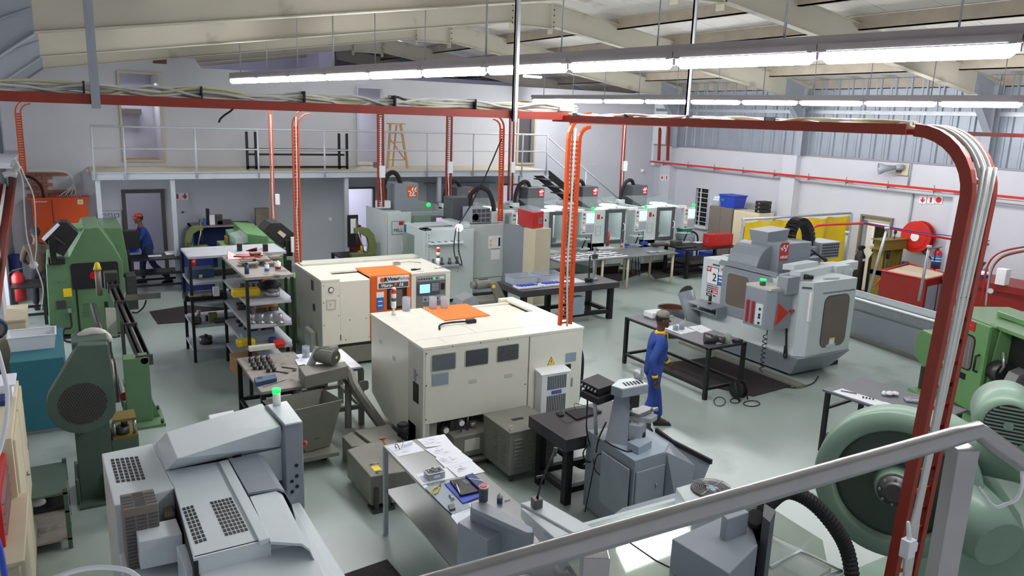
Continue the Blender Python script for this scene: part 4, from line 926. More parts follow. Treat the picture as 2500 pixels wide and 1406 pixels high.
# ================================================================= MINI MILLING MACHINES (back row)
def mini(x0, y0, lab, door=True, ang=0):
 with at(x0, y0, 0, ang):
  t = thing('milling_machine', lab, 'machine', 0, 0, 0, 'row of small enclosed milling machines')
  part('base', S().box(.05, 1.42, .15, 1.9, .25, 1.0).box(.15, 1.3, .3, 1.8, 0, .25), 'minigrey', t, .01)
  part('plinth', S().box(.2, 1.25, .28, .3, 0, .25), 'black', t)
  part('left_panel', S().box(0, .44, 0, .06, .62, 1.95).prism([(0, .62), (.44, .62), (.44, 1.0), (0, 1.0)], .0, .2, 'y'), 'minigrey', t, .008)
  part('left_wall', S().box(0, .05, .02, 1.9, .3, 1.96), 'minigrey', t, .008)
  part('lower_front', S().box(.44, 1.12, .02, .1, .35, 1.02), 'minigrey', t, .006)
  part('right_panel', S().prism([(1.10, .02), (1.22, .02), (1.46, .32), (1.46, 1.9), (1.40, 1.9), (1.40, .34), (1.10, .1)], .3, 1.96, 'z'), 'minigrey', t, .008)
  part('door_frame', S().frame((.78, -.01, 1.46), XR, ZU, .70, .98, .10, .05), 'haasdark', t, .01)
  part('door_pane', S().box(.53, 1.03, -.012, -.004, 1.06, 1.86), 'glass', t)
  part('interior', S().box(.5, 1.1, .75, .8, .95, 1.9), 'white', t); part('interior_lamp', S().box(.5, 1.05, .35, .55, 1.93, 1.95), 'lampwhite', t)
  part('spindle', S().cyl((.78, .6, 1.3), (.78, .6, 1.8), .08, .1), 'steelgrey', t)
  part('vice', S().box(.6, .95, .4, .6, 1.02, 1.14), 'darksteel', t)
  part('handle', S().tube([(1.06, -.04, 1.32), (1.085, -.08, 1.36), (1.085, -.08, 1.5), (1.06, -.04, 1.54)], .013), 'white', t)
  part('roof', S().hexa([(.02, .06, 1.96), (1.4, .06, 1.96), (1.4, 1.0, 2.2), (.02, 1.0, 2.2)], [(.02, .06, 1.97), (1.4, .06, 1.97), (1.4, 1.0, 2.21), (.02, 1.0, 2.21)]).hexa([(.02, 1.0, 2.2), (1.4, 1.0, 2.2), (1.4, 1.9, 1.98), (.02, 1.9, 1.98)], [(.02, 1.0, 2.21), (1.4, 1.0, 2.21), (1.4, 1.9, 1.99), (.02, 1.9, 1.99)]), 'glass', t)
  part('roof_lamp', S().cyl((.85, .45, 2.0), (.85, .45, 2.03), .26, n=20), 'lampwhite', t)
  part('rear_wall', S().box(0, 1.46, 1.85, 1.9, .3, 1.98), 'minigrey', t)
  hd = part('spindle_head', S().box(.35, .92, 1.05, 1.55, 1.6, 2.5), 'haasdark', t, .02)
  lg = part('logo', S().ob((.80, 1.045, 2.35), XR, ZU, .17, .2, .008), 'signred', t)
  part('logo_mark', S().poly([(.74, 1.038, 2.34), (.79, 1.038, 2.44), (.815, 1.038, 2.44), (.765, 1.038, 2.34)], (0, -1, 0), .003).poly([(.79, 1.038, 2.32), (.84, 1.038, 2.44), (.865, 1.038, 2.44), (.815, 1.038, 2.32)], (0, -1, 0), .003).ob((.80, 1.038, 2.385), XR, ZU, .17, .018, .004).ob((.80, 1.038, 2.285), XR, ZU, .11, .02, .004), 'signwhite', lg)
  part('hose', S().tube(bez([(.12, 1.35, 1.98), (.13, 1.35, 2.25), (.22, 1.35, 2.5), (.38, 1.35, 2.64), (.52, 1.35, 2.62), (.6, 1.35, 2.48)], 5), .055, 10), 'rubber', t)
  part('hose_box', S().box(.0, .22, 1.25, 1.45, 1.9, 2.06), 'white', t, .01)
  part('red_label', S().ob((.19, -.004, 1.75), XR, ZU, .09, .13, .006), 'signred', t)
  part('black_label', S().ob((.31, -.004, 1.72), XR, ZU, .04, .06, .006), 'black', t)
  part('chart', S().frame((.2, -.004, 1.35), XR, ZU, .19, .27, .008, .006).ob((.2, -.004, 1.35), XR, ZU, .19, .01, .006), 'signgrey', t)
  part('shelf', S().box(.04, .6, -.32, .0, .86, .89).prism([(-.3, .7), (0, .62), (0, .64), (-.3, .72)], .04, .6, 'x'), 'minigrey', t)
  X.append(X[-1] @ Matrix.Translation((-.08, 0, 0)))
  pd = part('control_pendant', S().box(1.50, 1.94, -.12, .0, 1.28, 1.92), 'haaswhite', t, .012)
  part('screen', S().box(1.66, 1.93, -.128, -.12, 1.60, 1.88), 'screencyan', pd)
  s = S()
  for i in range(9):
   for j in range(7): s.box(1.66+i*.031, 1.682+i*.031, -.126, -.12, 1.33+j*.034, 1.352+j*.034)
  part('keyboard', s, 'steelgrey', pd)['kind'] = 'stuff'
  part('start_button', S().cyl((1.58, -.12, 1.85), (1.58, -.14, 1.85), .03), 'signred', pd); part('stop_button', S().cyl((1.58, -.12, 1.62), (1.58, -.14, 1.62), .03), 'yellow', pd); part('handwheel', S().cyl((1.58, -.12, 1.47), (1.58, -.15, 1.47), .045), 'white', pd)
  part('pendant_knobs', S().cyl((1.56, -.12, 1.74), (1.56, -.135, 1.74), .015).cyl((1.61, -.12, 1.74), (1.61, -.135, 1.74), .015).cyl((1.56, -.12, 1.34), (1.56, -.135, 1.34), .015).cyl((1.61, -.12, 1.34), (1.61, -.135, 1.34), .015), 'black', pd)
  part('pendant_arm', S().box(1.28, 1.6, -.1, .05, 1.92, 1.99).box(1.25, 1.35, -.05, .4, 1.94, 1.99), 'white', pd)
  part('beacon', S().cyl((1.92, -.06, 1.92), (1.92, -.06, 1.96), .03).ball((1.92, -.06, 2.0), .05, 12, (1, 1, .8)), 'ledgreen', pd); X.pop()
  part('side_shelf', S().box(1.35, 1.7, -.2, .05, 1.14, 1.17), 'minigrey', t); part('side_shelf', S().box(1.4, 1.72, -.18, .05, .86, .9), 'minigrey', t)
  part('side_tools', S().cyl((1.5, -.1, .9), (1.62, -.12, 1.2), .02), 'black', t)
  return t
Y0 = 17.3
m1 = mini(14.80, Y0, 'rightmost small milling machine, beside the grey coolant drum')
dup(m1, Vector((12.90, Y0, 0)), None, 'small milling machine behind the red tube on the long table')
dup(m1, Vector((11.0, Y0, 0)), None, 'small milling machine partly behind the red toolbox on the beige cupboard')
dup(m1, Vector((8.95, Y0+.35, 0)), None, 'small milling machine mostly hidden behind the grey machine seen from behind')
# leftmost mill
c = G(947, 519, 1.97)
t = thing('milling_machine', 'leftmost milling machine marked MILL, with black hose arching over it', 'machine', c.x, c.y, 0, 'row of small enclosed milling machines')
x0, y0 = c.x, c.y; zt1 = 1.97
part('side_panel', S().box(x0-.0, x0+.03, y0, y0+1.6, .05, zt1), 'haaswhite', t, .006)
part('front_panel', S().box(x0, x0+.62, y0-.03, y0+.03, .05, zt1), 'haaswhite', t, .01)
part('body', S().box(x0+.03, x0+1.45, y0+.4, y0+1.6, .1, 1.5), 'minigrey', t, .01)
part('top_tray', S().box(x0+.05, x0+.6, y0+.6, y0+1.5, zt1-.25, zt1-.05), 'haaswhite', t, .006)
part('window_panel', S().box(x0+.62, x0+1.55, y0+.1, y0+.16, 1.1, zt1-.02), 'steelgrey', t, .008); part('window', rplate(S(), (x0+1.12, y0+.092, 1.55), XR, ZU, .86, .6, .08, .012), 'glassgreen', t)
part('rear_window', S().hexa([(x0+.9, y0+.9, 1.9), (x0+1.55, y0+.7, 1.75), (x0+1.55, y0+.72, 1.75), (x0+.9, y0+.92, 1.9)], [(x0+.9, y0+.9, 2.25), (x0+1.55, y0+.7, 2.08), (x0+1.55, y0+.72, 2.08), (x0+.9, y0+.92, 2.25)]), 'glassgreen', t)
part('spindle_head', S().box(x0+.52, x0+1.18, y0+.8, y0+1.4, 1.6, 2.62), 'haasgrey', t, .02)
lg = part('logo', S().ob((x0+1.0, y0+.795, 2.40), XR, ZU, .26, .3, .008), 'vorange2', t); part('logo_mark', S().ob((x0+1.0, y0+.788, 2.41), XR, ZU, .24, .03, .004).ob((x0+.98, y0+.788, 2.42), (.5, 0, 1), (-1, 0, .5), .2, .035, .004).ob((x0+1.06, y0+.788, 2.42), (.5, 0, 1), (-1, 0, .5), .22, .035, .004).ob((x0+1.0, y0+.788, 2.30), XR, ZU, .18, .03, .004), 'signwhite', lg)
part('hose', S().tube(bez([(x0+.2, y0+.95, 2.0), (x0+.22, y0+.95, 2.4), (x0+.32, y0+.95, 2.75), (x0+.48, y0+.95, 2.9), (x0+.64, y0+.95, 2.82), (x0+.74, y0+.95, 2.58)], 5), .062, 10), 'rubber', t)
part('hose_box', S().box(x0+.05, x0+.42, y0+.85, y0+1.05, zt1+.0, zt1+.2), 'white', t, .02)
sg = part('mill_label', S().ob((x0+.26, y0-.034, 1.58), XR, ZU, .34, .34, .004), 'black', t); part('label_face', S().ob((x0+.26, y0-.038, 1.58), XR, ZU, .32, .32, .004), 'haaswhite', sg); part('label_tab', S().ob((x0+.34, y0-.042, 1.69), XR, ZU, .12, .09, .004), 'signred', sg)
text('MILL', .13, 'black', sg, (x0+.26, y0-.042, 1.51), sx=.95)
st = part('sticker', S().ob((x0+.51, y0-.034, 1.55), XR, ZU, .15, .28, .004), 'signblue', t, .006); part('sticker_top', S().ob((x0+.51, y0-.038, 1.68), XR, ZU, .15, .05, .004), 'signwhite', st)
for z in (1.1, .72): part('notice', S().ob((x0+.48, y0-.034, z), XR, ZU, .24, .27, .004), 'signwhite', t)
part('hazard_label', S().poly([(x0-.003, y0+.18, 1.72), (x0-.003, y0+.06, 1.72), (x0-.003, y0+.12, 1.85)], (-1, 0, 0), .004), 'signyellow', t)
part('shelf', S().box(x0+.1, x0+.62, y0-.35, y0-.03, .62, .66).box(x0+.12, x0+.6, y0-.33, y0-.03, .35, .6), 'haasdark', t)
part('green_beacon', S().ball((x0+.72, y0-.15, 1.62), .06), 'ledgreen', t)
for dx in (.15, .3, .42): one('tool_holder', S().cyl((x0+dx, y0-.2, .661), (x0+dx, y0-.2, .74), .03, .018), 'darksteel', 'dark tool holder on the shelf of the leftmost milling machine', 'tool holder', 'tool holders on the leftmost mill shelf')
# machine seen from behind, with tool shelves on its end
a = G(1035, 562, 1.80); b = G(992, 547, 1.80)
XA, YA = a.x, a.y; YB2 = b.y; XB = G(1130, 556, 1.80).x
t = thing('machining_centre', 'pale grey machining centre seen from behind, with tool shelves on its end wall', 'machine', (XA+9.5)/2, YA+1, 0)
part('end_wall', S().box(XA, XA+.06, YA, YB2, .1, 1.8), 'minigrey', t, .01); part('side_window', S().box(XA-.006, XA, YA+.55, YA+1.25, .8, 1.6), 'glassgreen', t)
part('near_wall', S().box(XA+.062, 8.49, YA-.004, YA+.06, .1, 1.79), 'minigrey', t, .01)
part('body', S().box(XA+.06, 8.5, YA+.06, YB2, .1, 1.3), 'haasdark', t)
part('top_frame', S().box(XA, XA+1.05, YA, YA+.28, 1.78, 1.82).box(XA, XA+.2, YA, YB2, 1.78, 1.82).box(XA+.2, XA+1.05, YA+.62, YA+.75, 1.78, 1.82).box(XA+.2, XA+1.1, YB2-.25, YB2, 1.78, 1.83).box(XA+.95, XA+1.2, YA, YB2, 1.80, 1.9), 'haaswhite', t, .006)
part('plinth', S().box(XA+.1, 9.3, YA+.1, YA+.5, 0, .12), 'black', t)
YR = 16.35; XR0, XR1 = 8.50, 9.45
part('control_cabinet', S().box(XR0, XR1, YR, YR+.9, .5, 1.83), 'haasgrey' if False else 'minigrey', t, .012); part('cabinet_lower', S().box(XR0, XR1, YR+.03, YR+.9, .1, .49), 'minigrey', t, .01)
part('cabinet_slot', S().box(XR0+.3, XR0+.55, YR+.02, YR+.03, .38, .46), 'black', t)
part('angled_panel', S().poly([(XR1, YR, .2), (XR1+.38, YR-.5, .2), (XR1+.38, YR-.5, 1.83), (XR1, YR, 1.83)], (.5, .38, 0), .03), 'haasgrey', t)
part('left_flange', S().box(XR0-.03, XR0, YR, YR+.3, .1, 1.9), 'haaswhite', t)
s = S()
for z in (1.75, 1.6, 1.2, 1.13, 1.06, .99, .82, .76, .6, .45, .38): s.cyl((XR0-.03, YR+.12, z), (XR0-.036, YR+.12, z), .02)
part('flange_holes', s, 'black', t)
nt_ = part('notice', S().ob((XR1-.25, YR-.006, 1.38), XR, ZU, .36, .32, .004), 'signwhite', t); part('notice_marks', S().ob((XR1-.36, YR-.012, 1.42), XR, ZU, .05, .05, .004).ob((XR1-.36, YR-.012, 1.32), XR, ZU, .05, .05, .004), 'signyellow', nt_); part('notice_bar', S().ob((XR1-.12, YR-.012, 1.38), XR, ZU, .05, .22, .004), 'black', nt_)
nt_ = part('notice', S().ob((XR1-.22, YR-.006, 1.08), XR, ZU, .26, .28, .004), 'signwhite', t); part('notice_marks', S().ob((XR1-.22, YR-.012, 1.21), XR, ZU, .26, .02, .004), 'ink', nt_)
s = part('cooling_unit', S().box(XR0+.1, XR0+.62, YR+.1, YR+.6, 1.85, 2.22), 'steelgrey', t, .01)
f = S()
for i in range(4):
 for j in range(3): f.box(XR0+.12+i*.125, XR0+.22+i*.125, YR+.09, YR+.1, 1.88+j*.115, 1.97+j*.115)
part('cooling_grille', f, 'haasdark', s); part('fan_ring', S().lathe((XR0+.2, YR+.09, 2.0), [(.1, 0), (.1, -.01), (.085, -.01), (.085, 0)], 16, 'y'), 'darksteel', s)
part('junction_box', S().box(XR0+.65, XR0+.95, YR+.1, YR+.4, 1.84, 2.12), 'haaswhite', t, .01)
part('spindle_column', S().box(XR0-.15, XR0+.45, YR+.7, YR+1.2, 1.2, 2.42), 'haasdark', t, .02)
part('hose', S().tube(bez([(XR0+.35, YR+.75, 2.2), (XR0+.38, YR+.7, 2.5), (XR0+.52, YR+.5, 2.68), (XR0+.68, YR+.35, 2.6), (XR0+.78, YR+.3, 2.35), (XR0+.8, YR+.25, 2.12)], 6), .06, 10), 'rubber', t)
part('pendant', S().box(7.9, 8.25, YA+1.1, YA+1.2, 1.72, 1.95), 'haasdark', t); part('pendant_screen', S().box(8.0, 8.15, YA+1.09, YA+1.1, 1.76, 1.92), 'screendim', t)
part('green_beacon', S().ball((8.15, YA+1.9, 2.15), .055), 'ledgreen', t)
# tool racks on the near wall
for z, cnt in ((1.52, 5), (.98, 4)):
 r = part('tool_rack', S().box(XA+.1, XA+.95, YA-.18, YA, z-.06, z), 'haaswhite' if z > 1 else 'steelgrey', t, .02)
 if z > 1:
  s = S()
  for i in range(5):
   for j in range(2): s.cyl((XA+.18+i*.17, YA-.13+j*.08, z), (XA+.18+i*.17, YA-.13+j*.08, z+.002), .04, n=10)
  part('rack_holes', s, 'black', r)
for i, dx in enumerate((.2, .42, .62, .82)): one('tool_holder', S().lathe((XA+dx, YA-.1, .981), [(.045, 0), (.045, .05), (.025, .07), (.03, .13+.02*(i % 2)), (.02, .15+.02*(i % 2))], 12), 'darksteel', 'dark tool holder on the end shelf of the grey machining centre', 'tool holder', 'tool holders on the end shelf')
s = S()
for dx in (.12, .88):
 for k in range(14): s.box(XA+dx, XA+dx+.015, YA-.006, YA, .75+k*.07, .78+k*.07)
part('rack_slots', s, 'haasdark', t)['kind'] = 'stuff'
part('lamp_head', S().cyl(G(1121, 556, 1.9), G(1121, 552, 1.9)+Vector((0, 0, .01)), .09, .03, n=16), 'lampwhite', t)
pl = [G(1119, 550, 1.9), PY(1150, 500, 15.3), PY(1185, 430, 15.0), PY(1205, 385, 14.6), PY(1224, 340, 14.2)]
one('lamp_cable', S().tube(pl, .016, 6), 'rubber', 'black lead sloping from the curved orange drop to the lamp on the grey machine', 'cable')
one('hanging_cable', S().tube(bez([PY(1114, 553, 14.6), PY(1108, 600, 14.6), PY(1112, 630, 14.6), PY(1124, 647, 14.6), PY(1127, 640, 14.6), PY(1120, 610, 14.6), PY(1120, 556, 14.6)], 5), .012, 6), 'rubber', 'looped black cable hanging beside the grey machine end wall', 'cable')
# chip conveyor heads between the machines
def conveyor_head(x, y, lab):
 t = thing('conveyor_drive', lab, 'machine', x, y, 0)
 return t
cx, cy = G(1190, 745, .45).x, G(1190, 745, .45).y
t = thing('conveyor_drive', 'grey chip conveyor drive with motor between the two white lathes', 'conveyor', cx, cy, 0)
part('housing', S().box(cx-.3, cx+.35, cy-.25, cy+.25, .0, .62), 'victorgrey', t, .015); part('chain_guard', S().hexa([(cx+.12, cy-.3, .5), (cx+.38, cy-.3, .5), (cx+.38, cy-.2, .5), (cx+.12, cy-.2, .5)], [(cx-.1, cy-.3, 1.0), (cx+.06, cy-.3, 1.02), (cx+.06, cy-.2, 1.02), (cx-.1, cy-.2, 1.0)]), 'victorgrey', t, .02)
part('motor', S().cyl((cx-.3, cy, .92), (cx+.05, cy, .92), .1, n=16).cyl((cx-.4, cy, .92), (cx-.3, cy, .92), .075, n=14), 'victorgrey', t); part('yellow_mark', S().cyl((cx-.03, cy-.31, .93), (cx-.03, cy-.3, .93), .04), 'signyellow', t)
part('chute', S().prism([(cx-.75, .55), (cx-.3, .45), (cx-.3, .62), (cx-.45, .75), (cx-.7, .66)], cy-.2, cy+.2), 'galv', t, .01); part('label', S().ob((cx+.28, cy-.256, .5), XR, ZU, .12, .06, .004), 'signyellow', t)
# ================================================================= helpers for surveyed blocks
def slab(s, pts, z1, z0, inset=0.):
 P = [G(a, b, z1) for a, b in pts]
 area2 = sum(P[i].x*P[(i+1) % len(P)].y-P[(i+1) % len(P)].x*P[i].y for i in range(len(P)))
 if area2 < 0: P = P[::-1]
 c = sum(P, Vector())/len(P)
 lo = [Vector((p.x+(c.x-p.x)*inset, p.y+(c.y-p.y)*inset, z0)) for p in P]; n = len(P)
 return s.add(lo+P, [tuple(range(n))[::-1], tuple(range(n, 2*n))]+[(i, (i+1) % n, n+(i+1) % n, n+i) for i in range(n)])
def squares(parent, p00, p10, p01, nx, ny, z, m='black', f=.68):      # grid of square vent holes
 a, b, c = G(*p00, z), G(*p10, z), G(*p01, z); u = (b-a)/nx; v = (c-a)/ny; s = S()
 for i in range(nx):
  for j in range(ny):
   o = a+u*(i+.5)+v*(j+.5); h, k = u*f/2, v*f/2; n = Vector((0, 0, .003))
   s.hexa([o-h-k, o+h-k, o+h+k, o-h+k], [o-h-k+n, o+h-k+n, o+h+k+n, o-h+k+n])
 part('vent_holes', s, m, parent)['kind'] = 'stuff'
# ================================================================= FOREGROUND LATHE (lower left)
zL = 1.5
t = thing('turning_centre', 'large pale grey turning centre in the lower left with sloped hood and green beacon', 'machine', 1.0, 6.0, 0)
part('bed', S().box(.16, 1.5, 4.3, 6.85, .05, 1.1).box(.3, 1.3, 4.4, 6.7, 0, .06), 'haaswhite', t, .01)
part('rear_cover', slab(S(), [(248, 1107), (372, 1082), (425, 1190), (300, 1230), (279, 1234)], zL, .45), 'haaswhite', t, .008)
squares(t, (268, 1121), (338, 1113), (283, 1180), 6, 8, zL+.001)
# deck plate and cover with two grilles
part('deck', slab(S(), [(372, 1082), (400, 1078), (560, 1040), (560, 1122), (590, 1180), (660, 1315), (472, 1362), (425, 1190)], zL, .9), 'haaswhite', t, .008)
part('deck_strip', slab(S(), [(534, 1126), (556, 1121), (660, 1312), (633, 1320)], zL+.02, zL-.02), 'haaswhite', t, .004)
squares(t, (443, 1240), (472, 1232), (476, 1330), 3, 10, zL+.001); squares(t, (511, 1225), (565, 1213), (550, 1310), 6, 10, zL+.001)
part('front_face', S().hexa([G(472, 1362, zL)+Vector((0, -.01, -.6)), G(660, 1315, zL)+Vector((0, -.01, -.6)), G(660, 1315, zL)+Vector((0, .02, -.6)), G(472, 1362, zL)+Vector((0, .02, -.6))], [G(472, 1362, zL)+Vector((0, -.01, -.0)), G(660, 1315, zL)+Vector((0, -.01, -.0)), G(660, 1315, zL)+Vector((0, .02, -.0)), G(472, 1362, zL)+Vector((0, .02, -.0))]), 'haaswhite', t)
part('tail_cover', slab(S(), [(472, 1362), (660, 1315), (748, 1290), (800, 1420), (500, 1440)], zL-.12, .3), 'haaswhite', t, .01)
lg = part('front_label', S().ob(G(516, 1400, zL-.25), XR, ZU, .14, .09, .01), 'signwhite', t); text('HAAS', .06, 'signred', lg, G(516, 1400, zL-.25)+Vector((0, -.007, 0)), bold=.002, shear=.2)
# hood
zl, zh = zL, 1.74
A, B, C, D, E_, F, Gp = G(380, 1082, zl), G(406, 1055, zh), G(640, 985, zh), G(686, 1040, zh), G(433, 1120, zh-.02), G(406, 1149, zl), G(692, 1090, zl)
Hh = G(650, 1018, zl)
s = S().add([A, B, C, D, E_, F, Gp, Hh+Vector((0, .25, 0))], [(1, 2, 3, 4), (4, 3, 6, 5), (0, 1, 4, 5), (0, 7, 2, 1), (2, 7, 6, 3), (0, 5, 6, 7)])
part('hood', s, 'haaswhite', t, .006)
part('hood_base', slab(S(), [(400, 1078), (560, 1040), (690, 1010), (700, 1092), (556, 1123), (406, 1149)], zl, 1.2), 'haaswhite', t)
part('hood_seam', S().ob((F+Gp)/2+Vector((0, -.004, 0)), Gp-F, ZU, (Gp-F).length, .006, .004), 'black', t); part('hood_latch', S().ob(G(578, 1110, zl+.02)+Vector((0, -.01, 0)), XR, ZU, .07, .03, .01), 'black', t)
# control tower at the right end
tw = part('control_tower', slab(S(), [(645, 989), (700, 977), (739, 1028), (694, 1037)], 1.76, .92), 'haasgrey', t, .012)
part('tower_cap', slab(S(), [(652, 988), (700, 978), (738, 1028), (696, 1036)], 1.775, 1.76), 'haaswhite', tw, .004)
TF = G(716, 1033, 1.76)
a0 = G(694, 1037, 1.76); a1 = G(739, 1028, 1.76); fx = (a1-a0).normalized(); fn = fx.cross(Vector((0, 0, 1)))
s = S()
for u, z in ((.03, 1.22), (.075, 1.26), (.03, 1.12), (.075, 1.16), (.075, 1.36)): p = a0+fx*(u+.02); s.cyl((p.x, p.y, z)+fn*.0 if False else Vector((p.x, p.y, z))+fn*.001, Vector((p.x, p.y, z))+fn*.006, .016, n=14)
part('tower_holes', s, 'black', tw)['kind'] = 'stuff'
bc = part('beacon', S().cyl(G(676, 988, 1.775), G(676, 988, 1.775)+Vector((0, 0, .12)), .035, n=18), 'white', tw)
bp0 = G(676, 988, 1.775)+Vector((0, 0, .12)); part('beacon_light', S().cyl(bp0, bp0+Vector((0, 0, .035)), .038, n=18), 'ledgreen', bc)
part('tower_lead', S().tube(bez([G(724, 1222, 1.0), G(730, 1236, .95), G(726, 1262, .9)], 4), .014), 'rubber', tw)
part('stop_button', S().cyl(G(741, 1082, 1.5), G(749, 1082, 1.5), .022), 'redlamp', tw)
# grey curved door and white curved panel
def curved(p0, p1, p2, p3, z, m, nm, drop, th=.02):
 a, b, c, d = G(*p0, z), G(*p1, z), G(*p2, z), G(*p3, z); s = S(); n = 8; vs = []
 for k in range(n+1):
  f = k/n; ang = f*pi/2
  for q0, q1 in ((a, b), (d, c)):
   L = q1-q0; e = .62; base = q0+L*e*min(1, f*2) if f < .5 else q0+L*(e+(1-e)*sin((f-.5)*pi))
   zz = z if f <= .5 else z-drop*(1-cos((f-.5)*pi))
   vs.append(Vector((base.x, base.y, zz)))
 m0 = len(vs); vs2 = [v-Vector((0, 0, th)) for v in vs]
 fs = [(2*k, 2*k+1, 2*k+3, 2*k+2) for k in range(n)]+[(m0+2*k, m0+2*k+2, m0+2*k+3, m0+2*k+1) for k in range(n)]
 fs += [(2*k, 2*k+2, m0+2*k+2, m0+2*k) for k in range(n)]+[(2*k+1, m0+2*k+1, m0+2*k+3, 2*k+3) for k in range(n)]
 s.add(vs+vs2, fs); return part(nm, s, m, t)
curved((560, 1123), (668, 1100), (722, 1185), (606, 1203), zL+.02, 'haasgrey', 'sliding_door', .45)
curved((610, 1212), (712, 1190), (785, 1330), (660, 1322), zL, 'haaswhite', 'curved_window_panel', .5)
part('door_bed', slab(S(), [(560, 1125), (640, 1105), (730, 1300), (660, 1315)], zL-.03, .6), 'haaswhite', t)
part('front_lower', S().box(1.35, 1.62, 4.6, 6.9, .25, 1.0), 'haaswhite', t, .02)
part('operator_step', slab(S(), [(752, 1330), (785, 1360), (785, 1380), (758, 1372)], 1.0, .9), 'black', t)
# condenser and boxes at the back
cu = part('condenser', slab(S(), [(292, 1208), (374, 1192), (386, 1228), (301, 1245)], 1.60, 1.02), 'brownmetal', t, .006)
s = S(); a, b, c, d = G(301, 1245, 1.6), G(386, 1228, 1.6), G(292, 1208, 1.6), G(374, 1192, 1.6)
for k in range(17):
 z = 1.08+k*.028
 for q in range(3):
  p = a+(b-a)*((q+.5)/3); s.ob(Vector((p.x, p.y, z))+Vector((0, -.004, 0)), b-a, ZU, (b-a).length*.27, .012, .006)
for q in (0, 2):
 for k in range(4): p = a+(b-a)*((q+.5)/3)+(c-a)*((k+.8)/5); s.ob(p+Vector((0, 0, .002)), b-a, c-a, .07, .028, .004)
for k in range(9): p = a+(b-a)*.5+(c-a)*((k+.7)/10); s.ob(p+Vector((0, 0, .002)), b-a, c-a, .07, .01, .004)
part('condenser_slots', s, 'haasdark', cu)['kind'] = 'stuff'
part('white_box', slab(S(), [(330, 1286), (430, 1264), (445, 1302), (338, 1323)], 1.42, 1.2), 'haaswhite', t, .008)
part('cable_box', slab(S(), [(430, 1332), (452, 1326), (480, 1385), (452, 1392)], 1.38, 1.0), 'haaswhite', t, .008)
part('motor', slab(S(), [(395, 1225), (420, 1220), (430, 1255), (402, 1262)], 1.36, 1.1), 'brownmetal', t, .02)
part('rear_shelf', slab(S(), [(282, 1235), (425, 1192), (480, 1400), (320, 1420)], 1.12, 1.0), 'haaswhite', t)
part('deck_gap', slab(S(), [(424, 1192), (430, 1190), (484, 1370), (472, 1372)], zL-.02, 1.1), 'black', t)
one('white_crate', slab(S(), [(508, 1013), (570, 1000), (574, 1012), (512, 1025)], .95, .8), 'plasticwhite', 'pale box edge showing behind the turning centre hood', 'box', bev=.01)
# ================================================================= HOPPER, CHIP CONVEYOR, TANK
t = thing('chip_hopper', 'olive grey tilting hopper cart on wheels beside the turning centre', 'cart', 2.45, 9.3, 0)
a = [G(640, 978, .84), G(690, 1009, .84), G(836, 976, .84), G(788, 948, .84)]
cc = sum(a, Vector())/4; lo = [Vector((cc.x+(p.x-cc.x)*.42+.12, cc.y+(p.y-cc.y)*.45, .2)) for p in a]
s = S().add(a+lo, [(0, 1, 5, 4), (1, 2, 6, 5), (2, 3, 7, 6), (3, 0, 4, 7), (4, 5, 6, 7)]); o = part('bin', s, 'victorgrey', t); md = o.modifiers.new('s', 'SOLIDIFY'); md.thickness = .012
part('chassis', S().cb(cc.x+.05, cc.y-.05, .14, .62, .5, .05), 'victorgrey', t); part('latch_post', S().cb(2.46, 9.0, .2, .09, .05, .34), 'victorgrey', t, .008)
for x, y in ((2.66, 9.08), (2.3, 9.1), (2.7, 9.5), (2.3, 9.5)): part('wheel', S().cyl((x-.025, y, .075), (x+.025, y, .075), .075, n=18), 'rubber', t)
one('chips', S().ball((cc.x+.1, cc.y, .36), .16, 12, (1.1, 1, .4)), 'darksteel', 'dark metal chips lying inside the hopper cart', 'chips')['kind'] = 'stuff'
t = thing('chip_conveyor', 'grey inclined chip conveyor with round motor on top, rising out of the near lathe', 'conveyor', 3.0, 9.6, 0)
top = slab(S(), [(739, 912), (752, 905), (785, 850), (845, 868), (852, 890), (746, 918)], 1.0, .98)
part('head_box', slab(S(), [(728, 893), (843, 882), (850, 893), (744, 918)], 1.05, .87).add([], []), 'victorgrey', t, .01)
part('head_lower', slab(S(), [(748, 920), (800, 912), (800, 905), (745, 905)], .92, .72), 'victorgrey', t, .01)
part('shaft_cover', S().cyl(G(790, 930, .85), G(790, 930, .85)+Vector((0, -.03, 0)), .045, n=16), 'victorgrey', t)
mo = G(806, 868, 1.17); part('motor', S().cyl(mo+Vector((-.13, .12, 0)), mo+Vector((.04, -.10, 0)), .105, n=20).cyl(mo+Vector((-.03, .12, .05)), mo+Vector((.14, .12, .05)), .05, n=12), 'victorgrey', t)
s = S()
for k in range(14): a_ = 2*pi*k/14; s.cyl(mo+Vector((-.12+.105*0, .11, .0))+Vector((0, 0, .108*sin(a_)))+Vector((.108*cos(a_)*.6, .108*cos(a_)*.6, 0)), mo+Vector((.02, -.08, .108*sin(a_)))+Vector((.108*cos(a_)*.6, .108*cos(a_)*.6, 0)), .006, n=4)
part('cooling_fins', s, 'victorgrey', t)['kind'] = 'stuff'
mf = mo+Vector((.045, -.105, 0)); part('fan_cover', S().cyl(mf, mf+Vector((.006, -.009, 0)), .085, n=20), 'haasdark', t); part('yellow_cap', S().cyl(mf, mf+Vector((.01, -.015, 0)), .02, n=12), 'signyellow', t)
part('chain_guard', S().ob(mo+Vector((-.2, .1, -.05)), (.45, 0, .9), YU, .34, .06, .09), 'galv', t)
pa, pb = G(815, 905, .93), G(930, 1060, .2)
for off in (0, .12): part('side_channel', S().tube(bez([G(800, 903, .93)+Vector((0, off, 0)), G(850, 905, .93)+Vector((0, off, 0)), G(872, 950, .78)+Vector((0, off, 0)), G(935, 1040, .32)+Vector((0, off, 0))], 5), .055, 6, smooth=False), 'victorgrey', t)
